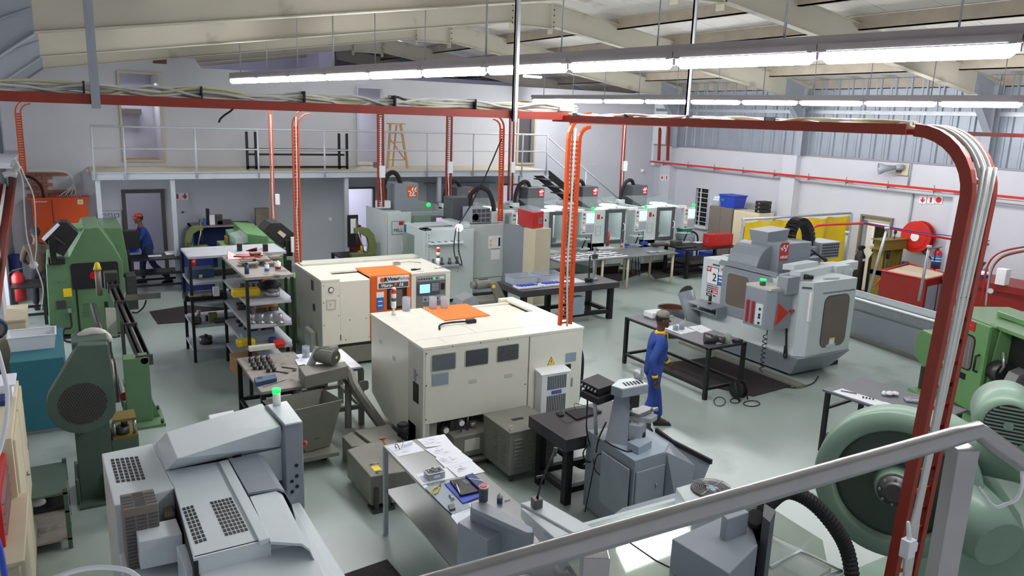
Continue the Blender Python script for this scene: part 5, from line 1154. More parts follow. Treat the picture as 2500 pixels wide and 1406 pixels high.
part('belt_cover', S().ob((pa+pb)/2+Vector((.05, .06, 0)), pb-pa, YU, (pb-pa).length*.9, .16, .06), 'victorgrey', t)
part('gusset', rplate(S(), G(884, 938, .78)+Vector((0, -.06, 0)), XR, ZU, .14, .14, .04, .012), 'victorgrey', t)
part('leg', S().cyl(G(850, 1045, .25), G(850, 930, .8), .045, n=12), 'victorgrey', t)
part('foot_box', slab(S(), [(835, 1065), (860, 1052), (900, 1085), (858, 1090)], .32, 0), 'victorgrey', t, .01)
part('tank_tray', slab(S(), [(865, 1050), (950, 1035), (985, 1075), (905, 1080)], .36, .05), 'victorgrey', t, .01)
t = thing('coolant_tank', 'grey coolant tank on the floor with yellow label, left of the steel table', 'tank', 3.0, 8.0, 0)
part('tank_body', slab(S(), [(847, 1098), (905, 1164), (1045, 1140), (965, 1072), (890, 1082)], .42, .06), 'victorgrey', t, .012)
part('yellow_label', slab(S(), [(905, 1138), (922, 1134), (932, 1146), (914, 1150)], .424, .42), 'signyellow', t); part('handle', S().tube([G(903, 1134, .43), G(920, 1130, .45), G(924, 1131, .43)], .008), 'steel', t); part('handle', S().tube([G(917, 1153, .43), G(932, 1149, .45), G(936, 1148, .43)], .008), 'steel', t)
part('level_gauge', S().ob(G(957, 1195, .2)+Vector((0, -.012, 0)), XR, ZU, .035, .15, .02), 'steel', t)
for px in (958, 994): part('drain_plug', S().cyl(G(px, 1220, .08), G(px, 1220, .08)+Vector((0, -.03, 0)), .025), 'steel', t)
part('foot_bracket', S().box(2.78, 2.82, 7.5, 7.62, .03, .28).box(2.92, 2.96, 7.5, 7.62, .03, .2).box(2.74, 3.0, 7.46, 7.66, 0, .03), 'darksteel', t)
part('tank_wheel', S().cyl((2.9, 7.7, .035), (2.95, 7.7, .035), .035), 'rubber', t)
p = G(984, 1062, .42); t = thing('coolant_pump', 'black round coolant pump standing on the grey tank', 'pump', p.x, p.y, .42)
part('pump_body', S().cyl((p.x, p.y, .421), (p.x, p.y, .56), .075, n=18), 'black', t); part('pump_cap', S().cyl((p.x, p.y, .56), (p.x, p.y, .585), .08, .06, n=18), 'black', t)
p = G(945, 1105, .44); t = thing('valve_cluster', 'brass valves with red levers between tank and steel table', 'valve', p.x, p.y, .42)
part('pipe', S().tube([(p.x, p.y, .421), (p.x-.02, p.y, .55), (p.x-.05, p.y+.03, .62)], .016).tube([(p.x-.04, p.y-.02, .48), (p.x+.06, p.y+.02, .5)], .02), 'gold', t); part('lever', S().box(p.x-.09, p.x-.02, p.y, p.y+.03, .62, .635), 'redbright', t)
# ================================================================= TABLES
def table(name, lab, x0, x1, y0, y1, h, th, m, lm, lr=.03, ov=.04, shelf=None, round_leg=False, brace=None, apron=0, mid=False, cat='table', legs=None):
 t = thing(name, lab, cat, (x0+x1)/2, (y0+y1)/2, 0)
 part('table_top', S().box(x0, x1, y0, y1, h-th, h), m, t, .004)
 L = [(x0+ov, y0+ov), (x1-ov, y0+ov), (x1-ov, y1-ov), (x0+ov, y1-ov)]
 if mid: L += [((x0+x1)/2, y0+ov), ((x0+x1)/2, y1-ov)]
 if legs: L = legs
 for x, y in L:
  s = S().cyl((x, y, 0), (x, y, h-th), lr, n=10) if round_leg else S().box(x-lr, x+lr, y-lr, y+lr, 0, h-th)
  part('leg', s, lm, t)
 if apron:
  for a in ((x0+ov, x1-ov, y0+ov-lr, y0+ov+lr), (x0+ov, x1-ov, y1-ov-lr, y1-ov+lr), (x0+ov-lr, x0+ov+lr, y0+ov, y1-ov), (x1-ov-lr, x1-ov+lr, y0+ov, y1-ov)): part('apron_bar', S().box(*a, h-th-apron, h-th), lm, t)
 if brace:
  b = lr*.8
  for a in ((x0+ov, x1-ov, y0+ov-b, y0+ov+b), (x0+ov, x1-ov, y1-ov-b, y1-ov+b), (x0+ov-b, x0+ov+b, y0+ov, y1-ov), (x1-ov-b, x1-ov+b, y0+ov, y1-ov)): part('stretcher', S().box(*a, brace, brace+2*b), lm, t)
 if shelf: part('lower_shelf', S().box(x0+.02, x1-.02, y0+.02, y1-.02, shelf-.015, shelf), m, t)
 return t
HT = 1.02
table('steel_table', 'long stainless steel table in the foreground spread with drawings and tools', 2.69, 3.33, 3.9, 7.03, HT, .03, 'stainless', 'galv', .022, .02, shelf=.52)
HG = .87
t = table('granite_table', 'black granite surface plate on a heavy black stand', 4.70, 5.95, 6.57, 7.38, HG, .15, 'granite', 'blackmetal', .045, .12, brace=.14, apron=.04)
t = table('work_table', 'black framed table with grey tool covered top, in front of the right hand machining centre', 8.80, 9.66, 8.50, 10.65, .90, .02, 'tabletop', 'blackmetal', .03, .03, brace=.16, apron=.03)
t = table('work_table', 'heavy black framed bench with plastic trays, behind the front white lathe', 8.14, 10.73, 13.25, 14.35, .87, .13, 'granite', 'blackmetal', .055, .14, brace=.14, apron=.03, mid=True)
t = table('inspection_table', 'long metal topped table on cream round legs covered with small parts', 10.72, 14.68, 15.62, 16.75, .90, .03, 'stainless2', 'beige', .035, .1, round_leg=True, legs=[(10.9, 15.75), (12.1, 15.7), (12.95, 15.7), (14.55, 15.72), (10.9, 16.65), (12.6, 16.65), (13.6, 16.65), (14.55, 16.65)], brace=None)
t = table('work_table', 'black bench carrying a red toolbox near the coolant drum', 15.45, 17.55, 16.1, 17.1, .85, .03, 'blackmetal', 'blackmetal', .04, .04, brace=.12, shelf=.45)
# right hand table, turned a little
P0, P1 = G(2008, 950, .9), G(2080, 925, .9); ax = (P1-P0).normalized(); angr = math.degrees(atan2(ax.y, ax.x))
with at(P0.x, P0.y, 0, angr-3):
 t = thing('work_table', 'dark topped table with papers left of the green flywheel press', 'table', .5, -.5, 0)
 part('table_top', S().box(0, 1.0, -1.45, 0, .87, .9), 'tabletop', t, .004)
 for x, y in ((.05, -.06), (.94, -.06), (.05, -1.38), (.94, -1.38)): part('leg', S().box(x-.028, x+.028, y-.028, y+.028, 0, .87), 'blackmetal', t)
 for z in (.2, .62):
  part('stretcher', S().box(.05, .94, -.08, -.04, z, z+.035), 'blackmetal', t)
  if z < .5: part('stretcher', S().box(.03, .07, -1.38, -.06, z, z+.035), 'blackmetal', t)
 for i, (x, y) in enumerate(((.12, -.28), (.13, -.58), (.15, -.88))):
  one('drawing_sheet', S().box(x-.09, x+.14, y-.15, y+.15, .902, .905), 'paper', 'white sheet of paper on the dark table beside the press, %s' % ['farthest', 'middle', 'nearest'][i], 'paper', 'papers on the right hand table')
 one('small_parts', S().ob((.18, -.28, .915), (1, -2.2, 0), (2.2, 1, 0), .2, .012, .012), 'darksteel', 'row of small dark parts on the farthest sheet beside the press', 'parts')
 for k in range(4): one('small_part', S().cyl((.16+.02*k, -.50-.035*k, .906), (.16+.02*k, -.50-.035*k, .93), .012, n=8), 'darksteel', 'small turned part on the middle sheet beside the press', 'part', 'turned parts on the middle sheet')
 one('rag', S().ball((.6, -.62, .93), .05, 10, (1.2, 1, .6)).ball((.67, -.66, .93), .045, 10, (1, 1.2, .6)).ball((.55, -.57, .925), .035, 8), 'paper', 'crumpled white rag on the dark table beside the press', 'rag')
 one('caliper_box', S().ob((.7, -.95, .915), (1, -1, 0), (1, 1, 0), .32, .13, .025), 'haasgrey', 'grey instrument case on the dark table beside the press', 'case', bev=.004)
 one('caliper', S().ob((.76, -.92, .932), (1, -1, 0), (1, 1, 0), .26, .015, .006).ob((.67, -.86, .932), (1, 1, 0), (1, -1, 0), .09, .015, .006), 'steel', 'steel caliper lying across the grey instrument case', 'caliper')
# ---- things on the steel table
Z = HT+.001
def sheet(pts, lab, grp, z=Z, ink=True, name='drawing_sheet'):
 P_ = [G(a, b, z) for a, b in pts]; s = S(); s.poly(P_, (0, 0, 1), .0015)
 t = thing(name, lab, 'paper', P_[0].x, P_[0].y, z, grp); part('page', s, 'paper', t)
 if ink:
  a, b, c, d = P_; s = S(); rn = random.Random(int(pts[0][0]))
  for k in range(14):
   u, v = rn.uniform(.12, .55), rn.uniform(.15, .85); o = a+(b-a)*u+(d-a)*v
   s.ob(o+Vector((0, 0, .0022)), b-a, d-a, rn.uniform(.03, .09), .0016, .0006)
   if k < 6: s.ob(o+Vector((0, 0, .0022)), d-a, b-a, rn.uniform(.02, .06), .0016, .0006)
  part('print', s, 'ink', t)['kind'] = 'stuff'
 return t
sheet([(943, 1090), (1005, 1075), (1037, 1100), (972, 1115)], 'paper under the safety glasses at the far corner of the steel table', 'drawings on the steel table')
sheet([(1018, 1073), (1085, 1060), (1106, 1085), (1040, 1092)], 'farthest paper along the right edge of the steel table', 'drawings on the steel table', Z+.002)
sheet([(1037, 1097), (1103, 1083), (1128, 1103), (1067, 1117)], 'second paper along the right edge of the steel table', 'drawings on the steel table', Z+.003)
sheet([(1062, 1118), (1125, 1103), (1155, 1124), (1087, 1142)], 'third paper along the right edge of the steel table', 'drawings on the steel table', Z+.004)
sheet([(1090, 1140), (1152, 1125), (1184, 1152), (1120, 1166)], 'fourth paper along the right edge of the steel table', 'drawings on the steel table', Z+.002)
sheet([(1015, 1158), (1090, 1142), (1112, 1166), (1030, 1184)], 'paper under the tub of turned parts on the steel table', 'drawings on the steel table')
sheet([(1102, 1262), (1150, 1246), (1180, 1275), (1125, 1290)], 'paper beside the grey machine hood at the near part of the steel table', 'drawings on the steel table', ink=False)
p = G(985, 1095, Z); t = thing('safety_glasses', 'clear safety glasses with black arms lying on a drawing', 'glasses', p.x, p.y, Z)
part('lens', S().ob((p.x+.05, p.y, Z+.03), (1, .3, 0), (0, -.3, 1), .12, .045, .003), 'plastic', t); part('arm', S().tube(bez([(p.x-.08, p.y-.01, Z+.02), (p.x-.09, p.y+.01, Z+.05), (p.x-.06, p.y+.02, Z+.05), (p.x-.05, p.y-.02, Z+.01)], 4), .004, 6), 'black', t); part('arm', S().tube([(p.x-.02, p.y, Z+.01), (p.x+.04, p.y+.09, Z+.05)], .003, 6), 'ink', t)
# tub of parts
a, b, c, d = G(1033, 1160, Z), G(1083, 1150, Z), G(1088, 1170, Z), G(1040, 1178, Z); cx_, cy_ = (a.x+c.x)/2, (a.y+c.y)/2
t = thing('plastic_tub', 'clear plastic tub heaped with small turned metal parts', 'tub', cx_, cy_, Z)
s = S(); w_, d_, h_ = .17, .115, .07
for (x0, x1, y0, y1) in ((-w_/2, w_/2, -d_/2, -d_/2+.004), (-w_/2, w_/2, d_/2-.004, d_/2), (-w_/2, -w_/2+.004, -d_/2, d_/2), (w_/2-.004, w_/2, -d_/2, d_/2)): s.box(cx_+x0, cx_+x1, cy_+y0, cy_+y1, Z, Z+h_)
s.box(cx_-w_/2, cx_+w_/2, cy_-d_/2, cy_+d_/2, Z, Z+.004); part('tub_wall', s, 'plastic', t); part('tub_rim', S().frame((cx_, cy_, Z+h_), XR, YU, w_+.012, d_+.012, .01, .006), 'plasticwhite', t, .002); part('tub_label', S().box(cx_-.03, cx_+.035, cy_-d_/2-.003, cy_-d_/2, Z+.02, Z+.045), 'signwhite', t)
s = S(); rn = random.Random(4)
for k in range(230):
 x, y = cx_+rn.uniform(-.078, .078), cy_+rn.uniform(-.05, .05); z = Z+rn.uniform(.008, .085-abs(x-cx_)*.2); dv = Vector((rn.uniform(-1, 1), rn.uniform(-1, 1), rn.uniform(-.6, .6))).normalized()*.009
 s.cyl(Vector((x, y, z))-dv, Vector((x, y, z))+dv, .005, n=6)
tag(part('turned_parts', s, 'steel', None), 'small turned steel pins filling the clear tub', 'parts')['kind'] = 'stuff'
p = G(1055, 1195, Z); t = thing('pliers', 'yellow handled pliers on the steel table', 'pliers', p.x, p.y, Z)
part('handle', S().tube(bez([G(1052, 1207, Z+.01), G(1054, 1200, Z+.012), G(1060, 1192, Z+.012), G(1072, 1187, Z+.012)], 4), .007, 8), 'yellow', t); part('handle', S().tube(bez([G(1060, 1206, Z+.01), G(1066, 1202, Z+.012), G(1070, 1196, Z+.012), G(1073, 1189, Z+.012)], 4), .007, 8), 'yellow', t); part('jaws', S().tube([G(1073, 1188, Z+.012), G(1076, 1180, Z+.012)], [.01, .004], 8), 'darksteel', t)
t = thing('instrument_case', 'open blue and black instrument case holding a dial caliper', 'case', G(1120, 1195, Z).x, G(1120, 1195, Z).y, Z)
part('blue_folder', slab(S(), [(1085, 1180), (1150, 1165), (1190, 1205), (1130, 1228)], Z+.012, Z), 'blue', t, .003); part('case_tray', slab(S(), [(1098, 1172), (1144, 1164), (1178, 1196), (1126, 1208)], Z+.032, Z+.012), 'black', t, .004)
part('tray_recess', slab(S(), [(1126, 1172), (1142, 1169), (1152, 1178), (1138, 1182)], Z+.034, Z+.032), 'haasdark', t)
t = thing('dial_caliper', 'steel dial caliper lying in the open instrument case', 'caliper', G(1120, 1190, Z+.04).x, G(1120, 1190, Z).y, Z+.035)
a, b = G(1112, 1176, Z+.04), G(1124, 1206, Z+.04); part('beam', S().ob((a+b)/2, b-a, (-(b-a).y, (b-a).x, 0), (b-a).length, .012, .005), 'steel', t); part('dial', S().cyl(G(1115, 1178, Z+.036), G(1115, 1178, Z+.05), .022, n=16), 'haasgrey', t); part('thumb_wheel', S().cyl(G(1124, 1202, Z+.038), G(1124, 1202, Z+.05), .008), 'gold', t)
t = thing('blue_box', 'long dark blue cardboard tool box on the steel table', 'box', G(1165, 1180, Z).x, G(1165, 1180, Z).y, Z)
part('box_body', slab(S(), [(1136, 1160), (1154, 1154), (1186, 1182), (1170, 1192)], Z+.055, Z), 'bluedark', t, .003); q = G(1161, 1170, Z+.057); part('box_print', S().ob(q, (1, -1, 0), (1, 1, 0), .13, .008, .001), 'signwhite', t)
one('spring_strip', S().tube([G(1040, 1195, Z+.004), G(1060, 1215, Z+.004), G(1085, 1240, Z+.004), G(1102, 1255, Z+.004)], .004, 6), 'black', 'black wavy edge strip on the near part of the steel table', 'strip')
part_ = thing('drawing_sheet', 'grey wrapped sheet under pliers and cutter inserts on the steel table', 'sheet', G(1080, 1220, Z).x, G(1080, 1220, Z).y, Z, 'drawings on the steel table')
part('page', slab(S(), [(1037, 1190), (1085, 1178), (1150, 1238), (1103, 1256)], Z+.0012, Z), 'signgrey', part_)
one('cutter', S().tube([G(1098, 1209, Z+.012), G(1107, 1218, Z+.012)], .012, 8).tube([G(1100, 1207, Z+.014), G(1103, 1222, Z+.014)], .004, 6), 'steel', 'small bright cutter on the grey sheet', 'cutter')
one('magnet_block', slab(S(), [(1094, 1232), (1108, 1229), (1112, 1240), (1098, 1244)], Z+.02, Z), 'haasdark', 'small dark block on the grey sheet', 'block', bev=.002)
p = G(1220, 1225, Z); t = thing('spray_can', 'small can with conical top near the right edge of the steel table', 'can', p.x, p.y, Z)
part('can', S().cyl((p.x, p.y, Z), (p.x, p.y, Z+.045), .027, n=16), 'navy', t); part('cone', S().lathe((p.x, p.y, Z+.045), [(.028, 0), (.028, .012), (.012, .03), (.006, .032), (.006, .045)], 16), 'steel', t)
one('scriber', S().tube([G(1232, 1223, Z+.006), G(1245, 1219, Z+.006)], .004, 6), 'steel', 'thin scriber lying beside the small can', 'scriber')
# ---- granite table items
Z = HG+.001
t = thing('black_case', 'flat black fabric case with leads on the granite table', 'case', G(1420, 1005, Z).x, G(1420, 1005, Z).y, Z)
part('case_body', slab(S(), [(1378, 1003), (1440, 992), (1470, 1003), (1408, 1023)], Z+.02, Z), 'rubber', t, .006); part('strap', slab(S(), [(1357, 1006), (1372, 1003), (1378, 1012), (1365, 1014)], Z+.02, Z), 'rubber', t, .006)
part('lead', S().tube(bez([G(1405, 1000, Z+.03), G(1403, 985, Z+.03), G(1430, 992, Z+.03), G(1450, 1000, Z+.03), G(1462, 1006, Z+.02)], 4), .004, 6).tube(bez([G(1370, 1025, Z+.01), G(1385, 1032, Z+.01), G(1400, 1028, Z+.01)], 4), .003, 6), 'black', t)
# ================================================================= MEASURING MACHINE (grey column)
zc = .95
t = thing('measuring_machine', 'grey column measuring machine on a cabinet with sloping black edged tray', 'machine', 5.2, 6.0, 0)
part('cabinet', slab(S(), [(1433, 1049), (1550, 1127), (1628, 1104), (1640, 1080), (1560, 1035)], zc, 0.02), 'haasgrey', t, .008)
part('top_plate', slab(S(), [(1450, 1060), (1550, 1125), (1622, 1103), (1634, 1082), (1560, 1040)], zc+.012, zc), 'signgrey', t, .004)
a, b, c = G(1628, 1104, zc), G(1735, 1129, zc), G(1645, 1078, zc); bt = G(1722, 1160, .85)
part('side_tray', S().add([G(1560, 1045, zc), G(1640, 1080, zc), G(1735, 1129, zc), G(1725, 1150, .80), G(1630, 1160, .55), G(1628, 1104, zc), Vector((a.x-.02, a.y-.02, .12)), Vector((b.x-.22, b.y+.1, .12))], [(5, 1, 2, 3), (5, 3, 7, 6), (3, 2, 7), (1, 5, 6), (1, 6, 7, 2)]), 'haasgrey', t)
part('tray_edge', S().ob((G(1640, 1080, zc)+G(1735, 1129, zc))/2+Vector((0, .0, .01)), G(1735, 1129, zc)-G(1640, 1080, zc), (0, 0, 1), (G(1735, 1129, zc)-G(1640, 1080, zc)).length+.02, .05, .03).ob((G(1600, 1050, zc)+G(1640, 1080, zc))/2+Vector((0, .0, .01)), G(1640, 1080, zc)-G(1600, 1050, zc), (0, 0, 1), .32, .05, .03), 'rubber', t)
part('door_panel', S().ob(G(1500, 1185, .55)+Vector((-.01, 0, 0)), (G(1550, 1127, zc)-G(1433, 1049, zc)), ZU, .5, .6, .02), 'haasgrey', t, .006)
fdir = (G(1628, 1104, zc)-G(1550, 1127, zc)); fm = (G(1628, 1104, zc)+G(1550, 1127, zc))/2; fnn = fdir.normalized().cross(Vector((0, 0, 1)))
part('door_panel', S().ob(Vector((fm.x, fm.y, .45))+fnn*.01, fdir, ZU, fdir.length*.9, .75, .02), 'haasgrey', t, .006)
part('door_lock', S().cyl(Vector((fm.x+.08, fm.y, .62))+fnn*.02, Vector((fm.x+.08, fm.y, .62))+fnn*.035, .014), 'steel', t)
c0 = G(1476, 1083, zc); c1 = G(1532, 1092, zc); c2 = G(1540, 1070, zc); 
part('column', S().hexa([G(1476, 1081, zc), G(1531, 1092, zc), G(1540, 1070, zc), G(1490, 1064, zc)], [G(1502, 955, 1.50), G(1540, 962, 1.50), G(1547, 945, 1.50), G(1512, 940, 1.50)]), 'haasgrey', t, .006)
part('head', slab(S(), [(1492, 942), (1520, 951), (1584, 939), (1545, 921), (1512, 925)], 1.60, 1.50), 'haasgrey', t, .006)
part('head_cap', slab(S(), [(1493, 941), (1520, 949), (1582, 937), (1545, 922), (1512, 926)], 1.606, 1.60), 'haaswhite', t)
s = S()
for k in range(6): slab(s, [(1519+k*8, 934-k*1.1), (1523+k*8, 933-k*1.1), (1532+k*8, 941-k*1.2), (1528+k*8, 942-k*1.2)], 1.609, 1.606)
part('head_vents', s, 'black', t)['kind'] = 'stuff'
s = S(); 
for k in range(9):
 f = k/8; p = G(1533, 1088, zc)+(G(1541, 968, 1.48)-G(1533, 1088, zc))*f; s.cyl(p, p+Vector((.0, -.012, 0)), .009, n=8)
part('column_screws', s, 'black', t)['kind'] = 'stuff'
q = G(1562, 925, 1.62); part('handwheel', S().cyl(q+Vector((.02, .1, .02)), q+Vector((.06, .04, .03)), .065, n=22), 'galv', t)
part('lens_block', slab(S(), [(1541, 968), (1562, 965), (1560, 955), (1545, 955)], 1.5, 1.36), 'black', t, .006)
part('stage', slab(S(), [(1540, 1015), (1590, 1022), (1606, 1012), (1560, 1000)], 1.26, 1.20), 'galv', t, .006).select_set(False)
part('stage_upper', slab(S(), [(1536, 1004), (1560, 1012), (1598, 996), (1570, 988)], 1.31, 1.27), 'stainless2', t, .004); part('micrometer', S().cyl(G(1590, 1000, 1.3), G(1605, 998, 1.3), .022, n=14), 'steel', t)
part('stage_arm', slab(S(), [(1535, 1035), (1565, 1040), (1580, 1030), (1550, 1024)], 1.2, 1.02), 'galv', t, .01); part('dark_mirror', S().ball(G(1560, 1060, 1.06), .075, 12, (1, 1, .9)), 'black', t)
part('lamp_box', slab(S(), [(1532, 1078), (1560, 1092), (1592, 1075), (1565, 1066)], zc+.1, zc+.012), 'signgrey', t, .005)
e = part('upright', S().cyl(G(1455, 1062, zc), G(1452, 968, 1.42), .022, n=10), 'galv', t)
t2 = thing('readout_box', 'pair of stacked black electronic boxes with connectors on a grey post', 'electronics', G(1460, 940, 1.5).x, G(1460, 940, 1.5).y, 1.38)
for z0, nm in ((1.385, 'lower_box'), (1.47, 'upper_box')):
 zz = z0+.075; bx = part(nm, slab(S(), [(1418, 928), (1462, 950), (1506, 935), (1460, 912)] if z0 > 1.4 else [(1417, 953), (1461, 974), (1505, 958), (1460, 936)], zz, z0), 'black', t2, .004)
 s = S()
 for k in range(5):
  p = G(1418, 928, 1.545)+(G(1462, 950, 1.545)-G(1418, 928, 1.545))*((k+.6)/5.4); p.z = z0+.04; s.cyl(p, p+Vector((-.03, -.02, 0)), .012, n=8)
 part('connectors', s, 'steel', bx)
one('cable_bundle', S().tube(bez([G(1435, 948, 1.45), G(1434, 990, 1.2), G(1432, 1045, 1.0), G(1440, 1085, .8), G(1452, 1100, .75), G(1448, 1125, .62), G(1430, 1125, .6), G(1424, 1105, .7), G(1436, 1085, .8)], 6), .009, 6).tube(bez([G(1448, 1120, .7), G(1455, 1150, .6), G(1480, 1165, .5), G(1495, 1145, .6), G(1485, 1115, .75), G(1460, 1110, .8), G(1450, 1140, .6), G(1440, 1190, .35), G(1428, 1250, .1)], 6), .007, 6).tube(bez([G(1475, 1075, 1.0), G(1500, 1090, .97), G(1535, 1102, .97), G(1565, 1085, .99), G(1570, 1055, 1.1), G(1556, 1035, 1.2)], 6), .009, 6).tube(bez([G(1480, 1030, 1.15), G(1462, 1070, .95), G(1455, 1105, .8)], 6), .009, 6), 'rubber', 'tangle of black cables on the side of the grey measuring machine', 'cables')
# jointed magnetic arm in the foreground
# ================================================================= FOREGROUND MACHINE UNDER THE RAILING
Zf = 1.30
t = thing('mini_mill', 'grey mill in the bottom foreground with ribbed beacon, white arm and clear lid', 'machine', 3.6, 4.0, 0)
# box hood left
part('hood_box', slab(S(), [(1117, 1275), (1160, 1249), (1241, 1290), (1190, 1318)], 1.38, 1.03), 'haasgrey', t, .006)
part('flange_plate', slab(S(), [(1150, 1228), (1180, 1222), (1300, 1288), (1300, 1300), (1285, 1300), (1152, 1240)], 1.50, 1.46), 'haasgrey', t, .004)
part('flange_side', S().hexa([G(1150, 1240, 1.48)+Vector((0, -.01, -.35)), G(1302, 1300, 1.48)+Vector((0, -.01, -.35)), G(1302, 1300, 1.48)+Vector((0, .01, -.35)), G(1150, 1240, 1.48)+Vector((0, .01, -.35))], [G(1150, 1240, 1.48)+Vector((0, -.01, 0)), G(1302, 1300, 1.48)+Vector((0, -.01, 0)), G(1302, 1300, 1.48)+Vector((0, .01, 0)), G(1150, 1240, 1.48)+Vector((0, .01, 0))]), 'haasgrey', t)
s = S()
for f in (.05, .28, .5, .72, .95): p = G(1150, 1238, 1.44)+(G(1302, 1298, 1.44)-G(1150, 1238, 1.44))*f; s.cyl(p+Vector((0, -.012, 0)), p+Vector((0, -.02, 0)), .012, n=10)
part('flange_bolts', s, 'black', t)
p = G(1180, 1222, 1.50); bc = part('beacon', S().lathe((p.x, p.y, p.z), sum([[(.036, .018*k), (.036, .018*k+.010), (.03, .018*k+.011), (.03, .018*k+.017)] for k in range(6)], []), 20), 'haasdark', t)
part('beacon_cap', S().cyl((p.x, p.y, p.z+.108), (p.x, p.y, p.z+.125), .036, n=20), 'white', bc); s = S()
for k in range(14): a_ = 2*pi*k/14; s.ball((p.x+.034*cos(a_), p.y+.034*sin(a_), p.z+.112), .006, 6)
part('beacon_leds', s, 'redlamp', bc)['kind'] = 'stuff'
part('beacon_ring', S().cyl((p.x, p.y, p.z+.125), (p.x, p.y, p.z+.132), .03, n=20), 'redlamp', bc)
# white arm
part('white_arm', S().hexa([G(1270, 1262, 1.25), G(1372, 1340, 1.25), G(1440, 1320, 1.25), G(1330, 1240, 1.25)], [G(1270, 1228, 1.42), G(1400, 1300, 1.42), G(1455, 1292, 1.42), G(1318, 1215, 1.42)]), 'haaswhite', t, .01)
part('arm_front', S().hexa([G(1270, 1262, 1.25), G(1372, 1395, 1.06), G(1460, 1395, 1.06), G(1330, 1240, 1.25)], [G(1270, 1240, 1.40), G(1372, 1330, 1.40), G(1460, 1320, 1.40), G(1330, 1225, 1.40)]), 'haaswhite', t, .01)
# main body top with bright polished lid
part('body', slab(S(), [(1400, 1330), (1520, 1240), (1660, 1200), (1700, 1400), (1500, 1480), (1350, 1480)], .98, .1), 'haasgrey', t)
part('clear_lid', slab(S(), [(1340, 1300), (1645, 1220), (1660, 1400), (1500, 1500), (1420, 1420)], 1.30, 1.29), 'acrylic', t)
part('inner_tray', slab(S(), [(1350, 1330), (1650, 1260), (1670, 1440), (1450, 1500)], 1.12, 1.10), 'stainless', t)
part('lid_beam', S().ob((G(1330, 1312, 1.33)+G(1648, 1225, 1.33))/2, G(1648, 1225, 1.33)-G(1330, 1312, 1.33), ZU, (G(1648, 1225, 1.33)-G(1330, 1312, 1.33)).length, .05, .04), 'haaswhite', t, .003)
part('lid_bar', S().ob((G(1260, 1352, 1.32)+G(1310, 1335, 1.32))/2, G(1310, 1335, 1.32)-G(1260, 1352, 1.32), ZU, .18, .03, .04), 'haaswhite', t, .003)
part('lamp', slab(S(), [(1505, 1322), (1640, 1285), (1660, 1325), (1530, 1375)], 1.16, 1.13), 'lampwhite', t)
part('lid_edge', S().tube([G(1538, 1325, 1.31), G(1600, 1368, 1.31), G(1690, 1412, 1.31)], .006, 6), 'black', t)
# column with fan housing
part('column', slab(S(), [(1640, 1315), (1800, 1245), (1830, 1262), (1850, 1330), (1780, 1400)], 1.55, .3), 'haasgrey', t, .008)
part('head_box', slab(S(), [(1762, 1255), (1812, 1237), (1829, 1250), (1776, 1268)], 1.72, 1.2), 'haasgrey', t, .006)
part('head_inner', slab(S(), [(1822, 1310), (1858, 1296), (1862, 1320), (1826, 1330)], 1.45, 1.25), 'haasgrey', t, .006)
part('dark_shield', slab(S(), [(1866, 1229), (1894, 1246), (1880, 1275), (1862, 1260)], 1.72, .9), 'haasdark', t)
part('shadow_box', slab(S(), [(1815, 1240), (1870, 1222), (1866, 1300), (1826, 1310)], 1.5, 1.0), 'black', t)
part('spindle_motor', S().cyl(G(1845, 1290, 1.5), G(1845, 1262, 1.66), .06, n=18), 'black', t)
fb = part('fan_housing', slab(S(), [(1650, 1190), (1735, 1165), (1830, 1210), (1770, 1260), (1690, 1250)], 1.52, 1.1), 'haaswhite', t, .012)
fc = G(1738, 1196, 1.525); s = S()
for k in range(9): r_ = .05+k*.0145; s.tube([(fc.x+r_*cos(a), fc.y+r_*sin(a), 1.545) for a in [i*pi/14 for i in range(29)]], .0022, 4, False)
for a_ in (.3, 1.87, 3.44, 5.0): s.cyl((fc.x+.03*cos(a_), fc.y+.03*sin(a_), 1.55), (fc.x+.175*cos(a_), fc.y+.175*sin(a_), 1.545), .004, n=6)
g_ = part('fan_guard', s, 'steel', fb); g_['kind'] = 'stuff'
part('fan_hub', S().cyl((fc.x, fc.y, 1.53), (fc.x, fc.y, 1.545), .045, n=20), 'signgrey', fb); part('fan_opening', S().cyl((fc.x, fc.y, 1.521), (fc.x, fc.y, 1.524), .17, n=28), 'black', fb)
s = S()
for k in range(5):
 a_ = k*1.256; s.ob((fc.x+.09*cos(a_), fc.y+.09*sin(a_), 1.53), (cos(a_), sin(a_), 0), (-sin(a_), cos(a_), .5), .09, .05, .003)
part('fan_blade', s, 'haasdark', fb)
# splash guard on the right
part('splash_guard', S().poly([G(1893, 1248, 1.3), G(2008, 1320, 1.3), G(2018, 1370, 1.1), G(1870, 1300, .9)], (0, 0, 1), .006), 'acrylic', t)
part('chip_tray', slab(S(), [(1875, 1300), (2035, 1380), (2060, 1400), (1900, 1460), (1860, 1420)], .92, .85), 'acrylic', t); part('tray_rim', S().tube([G(1880, 1385, .94), G(1955, 1345, .94), G(2055, 1394, .94), G(1960, 1430, .94)], .014, 6), 'haaswhite', t)
part('tray_base', slab(S(), [(1875, 1310), (2030, 1385), (1900, 1470), (1850, 1430)], .7, .1), 'haasgrey', t)
one('corrugated_hose', S().tube((lambda P_: P_)(bez([G(1860, 1262, 1.52), G(1880, 1225, 1.60), G(1925, 1200, 1.60), G(1985, 1228, 1.5), G(2040, 1290, 1.3), G(2070, 1350, 1.1), G(2085, 1440, .85)], 16)), [.062 if i % 2 else .054 for i in range(97)], 14, smooth=False), 'rubber', 'thick black corrugated hose arching down beside the flywheel press', 'hose')
